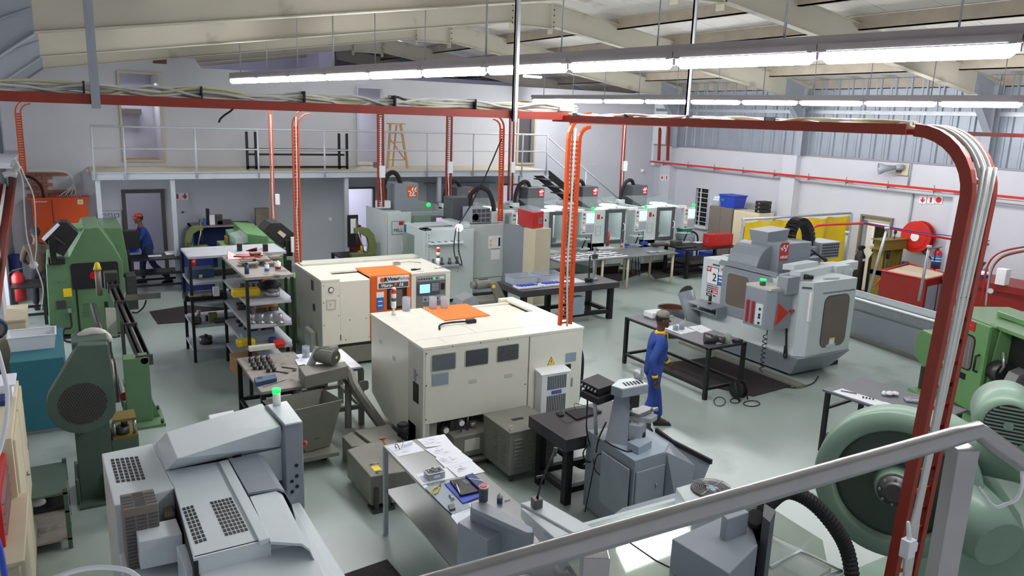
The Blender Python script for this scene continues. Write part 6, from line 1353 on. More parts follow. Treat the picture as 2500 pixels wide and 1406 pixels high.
# magnetic arm
p = G(1310, 1231, 1.43); t = thing('magnetic_base', 'jointed indicator arm on a square magnetic base in the foreground', 'magnetic stand', p.x, p.y, 1.425)
part('base_block', slab(S(), [(1296, 1212), (1316, 1207), (1326, 1218), (1307, 1224)], 1.50, 1.425), 'darksteel', t, .003)
q0 = Vector((G(1312, 1215, 1.5).x, G(1312, 1215, 1.5).y, 1.5)); D0 = q0.y
q1 = PY(1325, 1164, D0); q2 = PY(1355, 1103, D0+.05)
part('lower_arm', S().tube([q0, q0+(q1-q0)*.15, q1], [.012, .008, .008], 8), 'black', t); part('joint', S().ball(q1, .018, 10).ob(q1+Vector((-.03, 0, .01)), XR, ZU, .06, .015, .015), 'black', t); part('upper_arm', S().tube([q1, q2], [.010, .012], 8), 'black', t); part('clamp', S().ob(q2, (.2, 0, 1), YU, .07, .02, .03), 'darksteel', t)
# ================================================================= NEAR RAILING (camera side landing)
t = thing('landing_railing', 'thick grey painted pipe handrail crossing the lower right foreground', 'railing', 2.2, 1.2, 2.4)
A_ = PY(1095, 1420, 1.25); B_ = PY(2385, 1050, 1.25)
a0_ = ray(1080, 1425).normalized()*1.75+Vector((0, 0, H)); b0_ = ray(2385, 1050).normalized()*2.75+Vector((0, 0, H)); e0_ = ray(2560, 1175).normalized()*2.9+Vector((0, 0, H))
b0_.z = b0_.z; r = .029
s = S().tube(bez([a0_-(b0_-a0_)*.15, a0_, a0_+(b0_-a0_)*.5, b0_-(b0_-a0_)*.06], 4)+[b0_+(e0_-b0_)*.0]+[b0_+(e0_-b0_)*.35, e0_], r, 16); part('handrail', s, 'railnear', t)
pd_ = Vector((b0_.x+.01, b0_.y, 0)); dr = Vector((RT.x, RT.y, 0)).normalized()
for (px, py, dd, w_) in ((2352, 1090, 2.72, .032), (1453, 1345, 2.05, .034)):
 tp = ray(px, py).normalized()*dd+Vector((0, 0, H)); part('post', S().ob((tp.x, tp.y, tp.z-1.0), (-RT.y, RT.x, 0) if False else dr, ZU, 2*w_, 2.0, 2*w_), 'railnear', t, .003)
a1_ = a0_+Vector((0, 0, -.3)); 
# hooked white wire on the railing
pp = [ray(x, y).normalized()*2.8+Vector((0, 0, H)) for x, y in ((2388, 1188), (2405, 1210), (2418, 1228), (2435, 1238), (2458, 1230), (2478, 1222), (2490, 1205), (2496, 1180), (2494, 1150))]
one('wire_hook', S().tube(bez(pp, 3), .005, 6), 'white', 'white bent wire hanging on the handrail at the right edge', 'wire')
pp = [ray(x, y).normalized()*1.6+Vector((0, 0, H)) for x, y in ((130, 1412), (190, 1392), (250, 1385), (310, 1392), (345, 1415))]
one('white_cable', S().tube(bez(pp, 5), .0045, 8), 'white', 'white cable curving along the bottom edge at the left', 'cable')
pp = [ray(x, y).normalized()*2.2+Vector((0, 0, H)) for x, y in ((-10, 840), (8, 905), (18, 960), (16, 1020), (5, 1080), (-12, 1130))]
one('white_cable', S().tube(bez(pp, 5), .005, 8), 'white', 'white cable hanging at the left edge', 'cable')
pp = [ray(x, y).normalized()*2.0+Vector((0, 0, H)) for x, y in ((-12, 1300), (2, 1350), (14, 1420))]
one('blue_hose', S().tube(bez(pp, 4), .006, 8), 'blue', 'bright blue hose in the bottom left corner', 'hose')
# white cord with knot hanging by the tray on the left
D = 6.5
cp_ = [PY(42, 405, D), PY(55, 440, D), PY(60, 520, D), PY(66, 580, D), PY(74, 610, D), PY(82, 645, D)]
s = S().tube(bez(cp_, 4), .005, 6).tube(bez([PY(50, 405, D), PY(60, 430, D), PY(82, 480, D), PY(87, 560, D), PY(89, 600, D), PY(84, 645, D)], 4), .005, 6).tube(bez([PY(84, 645, D), PY(97, 675, D), PY(105, 710, D), PY(100, 760, D)], 4), .005, 6).ball(PY(82, 647, D), .03, 8)
one('knotted_cord', s, 'cable', 'knotted white cord hanging in front of the green lathe', 'cord')
one('rope_tie', S().tube(bez([PY(8, 428, 6.4), PY(24, 424, 6.4), PY(42, 428, 6.4)], 4), .02, 8).tube(bez([PY(28, 408, 6.4), PY(36, 392, 6.4), PY(46, 410, 6.4), PY(34, 420, 6.4)], 4), .012, 6), 'cable', 'pale rope tied round the tray at the left edge', 'rope')
# ================================================================= LEFT EDGE FURNITURE
t = thing('locker', 'tall beige locker along the left edge with keys in its doors', 'cupboard', -.5, 6, 0)
x1 = -.02
aa = G(42, 925, 1.75); bb = G(85, 1375, 1.2)
XL = -.42
q0, q1 = PX(45, 930, XL), PX(85, 1370, XL)
zt_ = 1.72
g0 = G(45, 928, zt_); YL0 = g0.y; XL = g0.x
part('locker_body', S().box(XL-.55, XL, YL0-1.55, YL0, 0.02, zt_), 'beige', t, .006)
for k in range(2):
 y0_ = YL0-.02-k*.75; part('locker_door', S().box(XL, XL+.018, y0_-.7, y0_, .08, zt_-.05), 'beige', t, .004)
 part('locker_handle', S().cyl((XL+.02, y0_-.62, 1.0), (XL+.045, y0_-.62, 1.0), .02), 'steel', t)
for z in (.4, 1.0, 1.5): part('hinge', S().box(XL+.0, XL+.022, YL0-.05, YL0-.03, z, z+.07), 'darksteel', t)
one('paper_stack', S().cb(XL-.2, YL0-.3, zt_+.001, .34, .4, .10).cb(XL-.18, YL0-.32, zt_+.101, .36, .36, .02), 'paper', 'pile of papers and folders on the beige locker', 'papers')
one('folder', S().cb(XL-.2, YL0-.62, zt_+.001, .3, .2, .05), 'bluedark', 'dark blue folder on the beige locker', 'folder', bev=.004)
tb = thing('toolbox', 'red metal toolbox with drawers at the left edge', 'toolbox', 0, 0, 0)
c = G(8, 1240, 1.35); tb.location = (c.x, c.y, 1.2); WL[tb.name] = Vector(tb.location)
part('toolbox_body', S().box(c.x-.5, c.x+.02, c.y-.35, c.y+.45, 1.2, 1.62), 'red', tb, .008)
for k in range(4): part('drawer_handle', S().box(c.x+.02, c.x+.035, c.y-.3, c.y+.4, 1.27+k*.08, 1.285+k*.08), 'steel', tb)
part('shelf', S(), 'beige', tb) if False else None
one('bench', S().box(max(c.x-.6, -1.1), c.x+.14, c.y-.6, c.y+.55, 1.16, 1.199).box(max(c.x-.6, -1.1), c.x+.10, c.y-.55, c.y+.5, .0, 1.16), 'beige2', 'beige cabinet with ink stains under the red toolbox', 'cabinet', bev=.006)
# cream cabinet, grinder, teal cabinet, white tub
g0 = G(66, 742, 1.0); g1 = G(66, 778, 1.0)
one('cream_cabinet', S().box(-1.12, g0.x, g1.y, g0.y, .0, .96).box(-1.12, g0.x+.015, g1.y-.015, g0.y+.015, .96, 1.0), 'beige', 'cream cabinet top beside the white wall on the far left', 'cabinet', bev=.006)
t0 = G(150, 840, 1.05); t1 = G(130, 885, 1.05); XT0 = G(20, 880, 1.05).x
t = thing('teal_cabinet', 'teal steel cabinet under a white tub on the left', 'cabinet', -.4, 9.5, 0)
ya, yb = G(150, 872, 1.05).y, G(140, 800, 1.05).y
part('cabinet_body', S().box(-.76, -.14, ya, yb, .06, 1.05), 'teal', t, .008); part('cabinet_foot', S().box(-.7, -.2, ya+.05, ya+.1, 0, .06), 'galv', t); part('cabinet_foot', S().box(-.7, -.2, yb-.1, yb-.05, 0, .06), 'galv', t)
zb_ = 1.051; yc = G(80, 845, zb_).y; xc = (G(35, 845, zb_).x+G(128, 845, zb_).x)/2
t = thing('plastic_crate', 'white plastic tub standing on the teal cabinet', 'tub', xc, yc, zb_)
s = S(); w1, d1, w2, d2, hh = .25, .19, .28, .22, .20
for q in ((w1, d1, w2, d2),):
 lo = [(xc-w1, yc-d1, zb_), (xc+w1, yc-d1, zb_), (xc+w1, yc+d1, zb_), (xc-w1, yc+d1, zb_)]; hi = [(xc-w2, yc-d2, zb_+hh), (xc+w2, yc-d2, zb_+hh), (xc+w2, yc+d2, zb_+hh), (xc-w2, yc+d2, zb_+hh)]
 s.add(lo+hi, [(3, 2, 1, 0), (0, 1, 5, 4), (1, 2, 6, 5), (2, 3, 7, 6), (3, 0, 4, 7)])
o = part('tub_shell', s, 'plasticwhite', t); md = o.modifiers.new('s', 'SOLIDIFY'); md.thickness = .008; md.offset = 1
part('tub_rim', S().frame((xc, yc, zb_+hh), XR, YU, 2*w2+.03, 2*d2+.03, .025, .015), 'plasticwhite', t, .004)
one('tub_liner', S().box(xc-.2, xc+.2, yc-.14, yc+.14, zb_+.002, zb_+.02), 'signgrey', 'grey sheet lying in the white tub', 'sheet')
gp = G(12, 815, 1.0); t = thing('bench_grinder', 'grey bench grinder half cut off by the left edge', 'grinder', gp.x, gp.y, 1.0)
part('pedestal', S().cb(gp.x-.1, gp.y, .0, .3, .3, 1.0), 'beige2', t); part('wheel_guard', S().cyl((gp.x-.1, gp.y-.15, 1.12), (gp.x-.1, gp.y-.05, 1.12), .15, n=24), 'navy', t); part('wheel', S().cyl((gp.x-.1, gp.y-.17, 1.12), (gp.x-.1, gp.y-.15, 1.12), .11, n=24), 'brownmetal', t); part('grinder_motor', S().cyl((gp.x-.1, gp.y-.05, 1.12), (gp.x-.1, gp.y+.2, 1.12), .09, n=16), 'navy', t)
# shelf unit between locker and press
t = thing('low_rack', 'low steel rack with cluttered shelves behind the beige locker', 'rack', -.4, 8.6, 0)
xa, xb_, ya, yb = -.82, -.18, 8.2, 8.98
for z in (.12, .42, .62): part('shelf', S().box(xa, xb_, ya, yb, z-.02, z), 'greendark' if z > .6 else 'shelfdirty', t)
for x in (xa, xb_-.04):
 for y in (ya, yb-.04): part('leg', S().box(x, x+.04, y, y+.04, 0, .66), 'greendark', t)
for i, (x, y, m, sc_, lb) in enumerate(((-.62, 8.45, 'plastic', .12, 'clear plastic bag of parts on the low rack'), (-.45, 8.4, 'signwhite', .07, 'crumpled white paper on the low rack'), (-.35, 8.6, 'cardboard', .08, 'brown rag on the low rack'))):
 one('bag' if i == 0 else 'rag', S().ball((x, y, .42+sc_*.7), sc_, 10, (1.1, 1, .7)), m, lb, 'bag' if i == 0 else 'rag')
one('dark_tray', S().box(-.78, -.2, 8.25, 8.5, .421, .46), 'black', 'black shallow tray on the low rack', 'tray')
# ================================================================= GREEN FLYPRESS (left)
t = thing('power_press', 'dark green power press with round mesh flywheel guard on the left', 'press', .12, 9.3, 0)
xp, yp = -.08, 9.2
part('frame', S().box(-.08, .27, 9.2, 9.62, 0, 1.05).box(-.12, -.08, 9.15, 9.7, 0, .3), 'greendark', t, .01)
part('foot_gusset', S().prism([(.15, .03), (.22, .03), (.15, .32)], 9.12, 9.2, 'x') if False else S().prism([(9.02, .0), (9.2, .0), (9.2, .34)], .16, .18, 'x'), 'greendark', t)
part('base_plate', S().box(-.1, .45, 9.0, 9.7, 0, .03), 'greendark', t)
part('bed', S().box(.27, .55, 9.2, 9.75, .30, .68), 'greendark', t, .01); part('bed_lower', S().box(.27, .5, 9.25, 9.7, .02, .3), 'greendark', t)
def disc_pts(cx, cz, r, a0, a1, n): return [(cx+r*cos(radians(a0+(a1-a0)*i/n)), cz+r*sin(radians(a0+(a1-a0)*i/n))) for i in range(n+1)]
gc = PY(202, 978, 9.1); tp1, tp2 = PY(190, 838, 9.1), PY(262, 835, 9.1)
pts = [(tp2.x, tp2.z), (tp1.x, tp1.z)]+disc_pts(gc.x, gc.z, .34, 155, 335, 14)+[(tp2.x+.03, gc.z+.1)]
gd = part('flywheel_guard', S().prism(pts, 9.0, 9.18, 'y'), 'greendark', t, .01)
part('guard_mesh', S().cyl((gc.x, 8.995, gc.z), (gc.x, 9.0, gc.z), .235, n=32), 'darksteel', gd)
s = S()
for i in range(-8, 9):
 for j in range(-9, 10):
  x = i*.028+(.014 if j % 2 else 0); z = j*.024
  if x*x+z*z < .052: s.cyl((gc.x+x, 8.994, gc.z+z), (gc.x+x, 8.996, gc.z+z), .0095, n=6)
part('mesh_holes', s, 'black', gd)['kind'] = 'stuff'
part('upper_cover', S().box(tp1.x-.06, tp2.x+.02, 9.15, 9.55, tp1.z-.5, tp1.z-.0), 'greendark', t, .02)
part('crank_wheel', S().cyl((.30, 9.3, 1.35), (.36, 9.3, 1.35), .25, n=28).lathe((.36, 9.3, 1.35), [(.25, 0), (.25, .03), (.19, .03), (.19, 0)], 28, 'x'), 'darksteel', t)
part('die_plate', S().box(.29, .55, 9.2, 9.6, .68, .71).box(.3, .54, 9.22, 9.5, .88, .91), 'olivedark', t); part('die_block', S().cyl((.40, 9.3, .71), (.40, 9.3, .80), .07).cyl((.42, 9.32, .8), (.42, 9.32, .88), .035), 'darksteel', t)
for x in (.31, .52): part('die_post', S().cyl((x, 9.25, .71), (x, 9.25, .88), .02), 'steel', t)
part('white_bracket', S().box(-.2, -.12, 9.1, 9.2, 1.05, 1.15), 'signgrey', t); part('side_lead', S().tube(bez([(-.12, 9.15, 1.15), (-.2, 9.1, 1.25), (-.22, 9.1, 1.35), (-.1, 9.12, 1.4)], 4), .008, 6), 'black', t)
part('pulley_cover', S().tube(arc((.18, 9.45, 1.75), .16, 10, 170, 8, 'xz'), .05, 8), 'creamdark', t)
# ================================================================= BAR FEEDER
t = thing('bar_feeder', 'long bar feeder tube on a green stand, sloping away to the green lathe', 'bar feeder', .7, 12.5, 0)
part('base_plate', S().box(.45, 1.02, 11.1, 11.75, 0, .04), 'green', t, .004)
part('stand', S().box(.56, .88, 11.3, 11.55, .04, .98), 'green', t, .01); part('gusset', S().prism([(.45, .04), (.56, .04), (.56, .35)], 11.4, 11.43, 'y').prism([(.88, .04), (.98, .04), (.88, .35)], 11.4, 11.43, 'y'), 'green', t)
for x, y in ((.5, 11.14), (.98, 11.14), (.5, 11.7), (.98, 11.7)): part('foot_bolt', S().cyl((x, y, .04), (x, y, .1), .02), 'darksteel', t)
f0 = G(350, 880, 1.03); f1 = G(262, 665, 1.5)
dirf = Vector((f1.x-f0.x, f1.y-f0.y, 0)); 
fa = Vector((.76, 11.35, 1.05)); fb_ = Vector((.62, 15.2, 1.12)); fa = PY(352, 878, 11.35); fb_ = PY(272, 690, 15.3)
dd = (fb_-fa).normalized(); L = (fb_-fa).length; mid = (fa+fb_)/2
for q in (-1, 1): part('channel_side', S().ob(mid+Vector((q*.075, 0, 0)), dd, ZU, L, .12, .012), 'black', t)
part('channel_base', S().ob(mid-Vector((0, 0, .06)), dd, XR, L, .16, .01), 'black', t)
part('feed_tube', S().cyl(fa+Vector((0, 0, -.0)), fb_, .035, n=14), 'darksteel', t); part('end_plate', S().ob(fa+Vector((0, -.02, 0)), XR, ZU, .22, .15, .03), 'darksteel', t); part('end_cap', S().cyl(fa+Vector((0, -.05, 0)), fa+Vector((0, -.03, 0)), .05), 'gold', t)
for f in (.35, .65, .9): p = fa+(fb_-fa)*f; part('clamp', S().ob(p, XR, ZU, .19, .16, .03), 'darksteel', t)
part('drive_head', S().ob(fb_+Vector((0, .05, .05)), XR, ZU, .22, .3, .22), 'darksteel', t, .01)
part('rear_stand', S().box(.5, .56, 14.6, 14.66, 0, 1.05).box(.72, .78, 14.6, 14.66, 0, 1.05), 'darksteel', t)
part('middle_plate', S().poly([PY(257, 752, 13.2), PY(282, 752, 13.2), PY(288, 822, 13.2), PY(262, 822, 13.2)], (0, 1, 0), .02), 'creamdark', t)
part('lower_tube', S().cyl(PY(228, 745, 14.2), PY(255, 845, 11.9), .045, n=12), 'darksteel', t)
for px, py in ((309, 940), (317, 1002)): a = PY(px, py, 11.4); part('roller', S().cyl(a, a+Vector((0, .16, .02)), .04, n=14), 'galv', t)
part('diagonal_brace', S().cyl((.55, 11.6, .1), (.45, 13.6, .8), .025), 'darksteel', t)
part('red_knob', S().cyl(PY(304, 968, 11.5), PY(304, 968, 11.6), .06), 'reddark', t)
part('side_arm', S().hexa([PY(305, 735, 15.0), PY(392, 728, 15.0), PY(392, 728, 15.05), PY(305, 735, 15.05)], [PY(305, 720, 15.0), PY(392, 714, 15.0), PY(392, 714, 15.05), PY(305, 720, 15.05)]), 'victorgrey', t); part('air_line', S().tube(bez([PY(322, 762, 14.9), PY(335, 763, 14.9), PY(350, 750, 14.9), PY(357, 733, 14.9)], 4), .014), 'rubber', t)
part('yellow_cap', S().lathe(tuple(PY(238, 658, 15.0)), [(.07, 0), (.055, .04), (.04, .11), (.02, .13)], 14), 'yellow', t); part('cap_post', S().cyl(PY(238, 660, 15.0)-Vector((0, 0, .45)), PY(238, 658, 15.0), .05), 'brownmetal', t)
# ================================================================= GREEN LATHES
def front_green(y, pts_px, m='green'): return [(PY(a, b, y).x, PY(a, b, y).z) for a, b in pts_px]
yg = 16.3
t = thing('turret_lathe', 'big green automatic lathe on the left with dark opening facing us', 'machine', .4, 17.2, 0)
body = front_green(yg, [(122, 818), (305, 812), (300, 640), (275, 598), (243, 555), (205, 558), (168, 628), (112, 645), (115, 700)])
body = [(a, max(b, .02)) for a, b in body]
s = S().prism(body, yg, yg+1.7); part('body', s, 'green', t, .015)
op = PY(233, 672, yg-.01); part('opening', rplate(S(), (op.x, yg-.012, op.z), XR, ZU, .80, .50, .05, .012), 'black', t)
part('chuck', S().cyl((op.x-.02, yg-.02, op.z-.0), (op.x-.02, yg-.012, op.z), .075, n=20), 'redlamp', t)
part('door_gap', S().box(PY(183, 700, yg).x, PY(183, 700, yg).x+.03, yg-.012, yg, .08, PY(183, 668, yg).z), 'black', t)
q = PY(165, 714, yg); part('yellow_plate', S().ob((q.x, yg-.01, q.z), XR, ZU, .14, .16, .01), 'signyellow', t)
q = PY(149, 744, yg); part('gauge_panel', S().ob((q.x, yg-.01, q.z), XR, ZU, .15, .16, .02), 'darksteel', t)
q = PY(170, 758, yg); part('socket', S().ob((q.x, yg-.02, q.z), XR, ZU, .06, .08, .04), 'steelgrey', t); part('power_lead', S().tube(bez([(q.x, yg-.04, q.z-.04), (q.x, yg-.1, q.z-.3), (q.x-.12, yg-.2, .25), (q.x-.1, yg-.3, .04), (q.x+.4, yg-.3, .02), (q.x+.8, yg-.2, .02)], 5), .02), 'rubber', t)
for px in (137, 151): q = PY(px, 688, yg); part('lamp_button', S().cyl((q.x, yg-.02, q.z), (q.x, yg, q.z), .018), 'steel', t)
s = S()
for k in range(7): q = PY(210, 742+k*5, yg); s.ob((q.x, yg-.004, q.z), XR, ZU, .11, .01, .008)
part('louvres', s, 'greendark', t)['kind'] = 'stuff'
part('skirt', S().box(-.25, 1.0, yg+.05, yg+1.6, 0, .06), 'black', t)
# sloped top cover plates
q = [PY(205, 573, yg-.0), PY(243, 572, yg), PY(247, 590, yg), PY(207, 594, yg)]
part('top_hatch', S().box(.0, .55, yg+.2, yg+.9, 2.03, 2.10), 'greenbright', t, .01)
tl = PY(215, 555, 17.4); part('rear_cover', S().prism([(PY(240, 560, 17.4).x, 0.9), (PY(315, 640, 17.4).x, 0.9), (PY(312, 640, 17.4).x, 1.35), (PY(297, 555, 17.4).x, PY(297, 555, 17.4).z), (PY(243, 557, 17.4).x, PY(243, 557, 17.4).z)], 17.4, 19.0), 'green', t, .015)
part('handle', S().ob(PY(288, 625, 17.38), (.1, 0, -1), YU, .28, .03, .03), 'black', t)
part('chute', S().box(1.02, 1.2, 17.0, 17.5, .3, 1.0), 'darksteel', t)
# black control box on a swivel
def blackbox(c, ang, w_, d_, h_, tilt, lab, hasplate=False, posts=None):
 t = thing('control_box', lab, 'control box', c.x, c.y, c.z)
 MM = Matrix.Translation(c) @ Matrix.Rotation(radians(ang), 4, 'Z') @ Matrix.Rotation(radians(tilt), 4, 'Y')
 with at(m=MM):
  part('hood', S().prism([(-w_/2, -h_/2), (w_/2, -h_/2), (w_/2, h_*.05), (w_*.22, h_/2), (-w_*.32, h_/2), (-w_/2, h_*.2)], -d_/2, d_/2, 'y'), 'black', t, .01)
  if hasplate: part('name_plate', S().ob((0, -d_/2-.006, .0), XR, ZU, .22, .11, .006), 'beige2', t)
 return t
c1 = PY(147, 597, 15.9)
t = thing('control_box', 'tilted black control box with pale panel on the left green lathe', 'control box', c1.x, 15.9, c1.z)
pts = [(104, 583), (145, 542), (165, 542), (192, 568), (155, 625), (130, 613)]
part('hood', S().prism([(PY(a, b, 15.9).x, PY(a, b, 15.9).z) for a, b in pts], 15.85, 16.25, 'y'), 'black', t, .01)
part('front_bezel', S().poly([PY(a, b, 15.84) for a, b in ((102, 582), (140, 545), (146, 549), (108, 588))], (0, -1, 0), .06), 'signwhite', t); part('bracket', S().poly([PY(a, b, 15.84) for a, b in ((120, 566), (160, 595), (158, 598), (118, 570))], (0, -1, 0), .02), 'darksteel', t)
for k in range(4): part('cable', S().tube(bez([PY(120+k*4, 575, 15.8), PY(121+k*4, 600, 15.8), PY(124+k*4, 625, 15.9), PY(126+k*3, 642, 16.1)], 4), .016, 6), 'rubber', t)
part('cable_gland', S().cb(PY(138, 640, 16.2).x, 16.3, PY(138, 640, 16.2).z-.05, .28, .25, .12), 'black', t, .02)
# second green lathe behind the racks
yh = 15.6
t = thing('turret_lathe', 'second green lathe behind the shelving racks, seen over its long top', 'machine', 3.3, 17.5, 0)
zg = 1.62
part('body', S().box(G(553, 590, zg).x, 4.05, 15.9, 18.2, .05, 1.45), 'greenbright', t, .015)
part('top_tray', slab(S(), [(550, 560), (568, 588), (660, 590), (690, 592), (650, 560), (628, 550)], zg+.05, 1.4), 'greenbright', t, .01)
part('top_cover', slab(S(), [(570, 542), (618, 545), (655, 577), (600, 570)], zg+.22, zg), 'greenbright', t, .01)
part('groove', S().tube([G(603, 558, zg+.16), G(632, 580, zg+.1)], .04, 6), 'black', t); part('groove', S().tube([G(622, 556, zg+.2), G(652, 580, zg+.1)], .025, 6), 'greendark', t)
part('knobs_panel', S().ob(G(555, 588, 1.5)+Vector((-.02, 0, 0)), (0, -1, 0), ZU, .35, .2, .02), 'gold', t)
part('front_leg_panel', S().box(3.5, 4.15, 14.3, 14.8, 0, 1.3), 'greenbright', t, .01)
part('clear_cover', slab(S(), [(560, 570), (590, 560), (605, 575), (575, 582)], zg+.2, zg+.06), 'plastic', t)
t = thing('control_box', 'tilted black control box with small plate behind the orange drop', 'control box', 4.4, 15.0, 1.7)
pts = [(642, 562), (660, 543), (684, 543), (721, 572), (700, 598), (690, 605)]
part('hood', S().prism([(PY(a, b, 15.2).x, PY(a, b, 15.2).z) for a, b in pts], 15.15, 15.7, 'y'), 'black', t, .01)
part('name_plate', S().poly([PY(a, b, 15.14) for a, b in ((684, 562), (699, 573), (692, 581), (677, 568))], (0, -1, 0), .01), 'beige2', t)
for k in range(5): part('cable', S().tube(bez([PY(698+k*3, 585, 15.1), PY(699+k*4, 600, 15.1), PY(700+k*3, 625, 15.1)], 4), .018, 6), 'rubber', t)
part('socket_box', S().ob(PY(718, 597, 15.0), XR, ZU, .12, .3, .06), 'plasticwhite', t); part('swivel_post', S().cb(PY(705, 620, 15.2).x, 15.3, .9, .12, .12, .55), 'black', t)
def PD(px, py, d): return ray(px, py).normalized()*d+Vector((0, 0, H))
def simple(name, lab, cat, s, m, grp=None, bev=0.): return one(name, s, m, lab, cat, grp, bev)
def can(px, py, z, h, r, m, lab, cat='can', band=None, cap='steel'):
 p = G(px, py, z); t = thing('spray_can' if h > .14 else 'tin', lab, cat, p.x, p.y, z); part('can_body', S().cyl(p+Vector((0, 0, .001)), p+Vector((0, 0, h)), r, n=14), m, t)
 if band: part('label_band', S().cyl(p+Vector((0, 0, h*.1)), p+Vector((0, 0, h*.45)), r*1.02, n=14), band, t)
 part('cap', S().cyl(p+Vector((0, 0, h)), p+Vector((0, 0, h*1.18)), r*.8, r*.4, n=12), cap, t)
# ================================================================= SHELVING RACKS
def rack(lab, x0, x1, y0, y1, zs, top_m):
 t = thing('shelving_rack', lab, 'shelving', (x0+x1)/2, (y0+y1)/2, 0, 'steel shelving racks')
 for i, z in enumerate(zs): part('shelf', S().box(x0, x1, y0, y1, z-.045, z), top_m if i == 0 else 'shelfgrey', t, .004)
 for x in (x0, x1-.045):
  for y in (y0, y1-.045): part('leg', S().box(x-.003, x+.045, y-.003, y+.045, 0, zs[0]-.045), 'blackmetal', t)
 return t
za = [PY(718, y, 11.82).z for y in (730, 785, 838)]
ZN = [1.90, za[0], za[1], za[2], .34]
rack('near shelving rack crammed with tooling, cans on top', 2.32, 3.05, 11.8, 13.75, ZN, 'shelfdirty')
ZA = [1.90, 1.44, 1.08, .67, .23]
rack('far shelving rack with empty pale top, set crosswise behind the near one', 1.80, 3.46, 13.85, 14.8, ZA, 'shelfgrey')
z = 1.901
can(652, 662, z, .11, .035, 'signwhite', 'small blue and white spray can on the near rack top', 'can', 'signblue')
can(679, 658, z, .12, .045, 'signwhite', 'white tin with dark mark on the near rack top', 'can', 'reddark', 'signwhite'); can(603, 668, z, .15, .035, 'navy', 'dark plastic bottle on the near rack top', 'bottle', None, 'black')
rn = random.Random(3)
for i in range(14):
 px, py = 596+rn.uniform(0, 92), 628+rn.uniform(0, 24); p = G(px, py, z); hh = .03+.05*rn.random()
 one('die_plate', S().box(p.x-.09, p.x+.09, p.y-.07, p.y+.07, z+hh, z+hh+.02).cb(p.x, p.y, z, .08, .08, hh), 'brownmetal', 'rusty brown plate on a block, heaped on the near rack top', 'plate', 'brown plates on the near rack top')
a, b = G(556, 635, z), G(560, 620, z)
one('red_bracket', S().poly([G(556, 634, z), G(590, 630, z), G(556, 612, z+.1)], (0, 1, 0), .03), 'red', 'red triangular bracket at the left end of the near rack top', 'bracket')
one('red_wedge', S().poly([G(570, 624, z+.06), G(640, 614, z+.09), G(642, 622, z+.05), G(600, 626, z+.05)], (0, .2, -1), .03), 'redbright', 'long bright red wedge lying over the brown plates', 'wedge'); one('red_bracket', S().poly([G(600, 612, z), G(628, 604, z+.1), G(628, 612, z)], (0, 1, 0), .03), 'red', 'red triangular bracket behind the wedge on the near rack', 'bracket')
for px, py in ((585, 612), (648, 613)): p = G(px, py, z); one('black_block', S().cb(p.x, p.y, z, .08, .08, .13), 'black', 'small square black block standing among the red brackets, %s' % ('left' if px < 600 else 'right'), 'block', bev=.004)
def put(px, py, z, dx, dy, h, m, name, lab, cat, grp=None, bev=.005): p = G(px, py, z); return one(name, S().cb(p.x, p.y, z+.001, dx, dy, h), m, lab, cat, grp, bev)
z = ZN[1]
put(600, 723, z, .42, .2, .13, 'yellow', 'yellow_bin', 'yellow plastic bin on the second shelf of the near rack', 'bin', bev=.03)
put(622, 683, z, .3, .2, .16, 'bluedark', 'blue_bin', 'dark blue bin under the near rack top', 'bin'); put(648, 684, z, .14, .2, .15, 'redbright', 'red_bin', 'red bin beside the dark blue bin under the near rack top', 'bin')
p = G(665, 722, z); one('chuck', S().cyl(p, p+Vector((0, 0, .08)), .12, n=18).cyl(p+Vector((0, 0, .08)), p+Vector((0, 0, .1)), .08), 'steel', 'round steel chuck on the second shelf of the near rack', 'chuck'); p = G(662, 706, z); one('cloth', S().ball((p.x, p.y, z+.08), .16, 10, (1.2, 1, .5)), 'darkcloth', 'dark greasy cloth on the second shelf of the near rack', 'cloth')
for k in range(4): p = G(605+k*12, 727+k*.6, z); one('spanner', S().ob(p+Vector((0, 0, .006)), (1, .35, 0), YU, .2, .02, .01), 'steel', 'bright spanner on the second shelf of the near rack', 'spanner', 'spanners on the near rack')
rn = random.Random(9)
for zi, nm, n_ in ((1, 'second shelf', 12), (2, 'third shelf', 20), (3, 'fourth shelf', 12)):
 for i in range(n_):
  x, y = rn.uniform(2.42, 2.95), rn.uniform(12.6, 13.5); q = rn.uniform(.05, .1); one('metal_part', S().cb(x, y, ZN[zi]+.001, q*1.6, q, q*.8) if i % 2 else S().cyl((x, y, ZN[zi]+.001), (x, y, ZN[zi]+q), q*.6), 'darksteel', 'dark metal part heaped at the back of the near rack %s' % nm, 'part', 'dark parts on the near rack')
for zi, nm in ((1, 'second'), (2, 'third'), (3, 'fourth')):
 for i in range(9):
  x, y = rn.uniform(2.0, 3.3), rn.uniform(14.0, 14.6); q = rn.uniform(.04, .09); one('metal_part', S().cb(x, y, ZA[zi]+.001, q*1.8, q, q*.9) if i % 2 else S().cyl((x, y, ZA[zi]+.001), (x, y, ZA[zi]+q*1.4), q*.5), ('darksteel', 'blackmetal', 'steel')[i % 3], 'small metal part among the clutter on the far rack %s shelf' % nm, 'part', 'small parts on the far rack')
z = ZN[2]
for k, px in enumerate((617, 639, 661, 685)):
 p = G(px, 788, z); one('collet_holder', S().lathe(tuple(p+Vector((0, 0, .001))), [(.07, 0), (.07, .02), (.03, .025), (.035, .05), (.035, .15), (.028, .15)], 14), 'steel', 'shiny tool holder, %s from the left on the third shelf of the near rack' % ['first', 'second', 'third', 'fourth'][k], 'tool holder', 'shiny holders on the near rack')
put(648, 755, z, .35, .25, .16, 'cardboard', 'cardboard_box', 'open cardboard box on the third shelf of the near rack', 'box')
z = ZN[3]
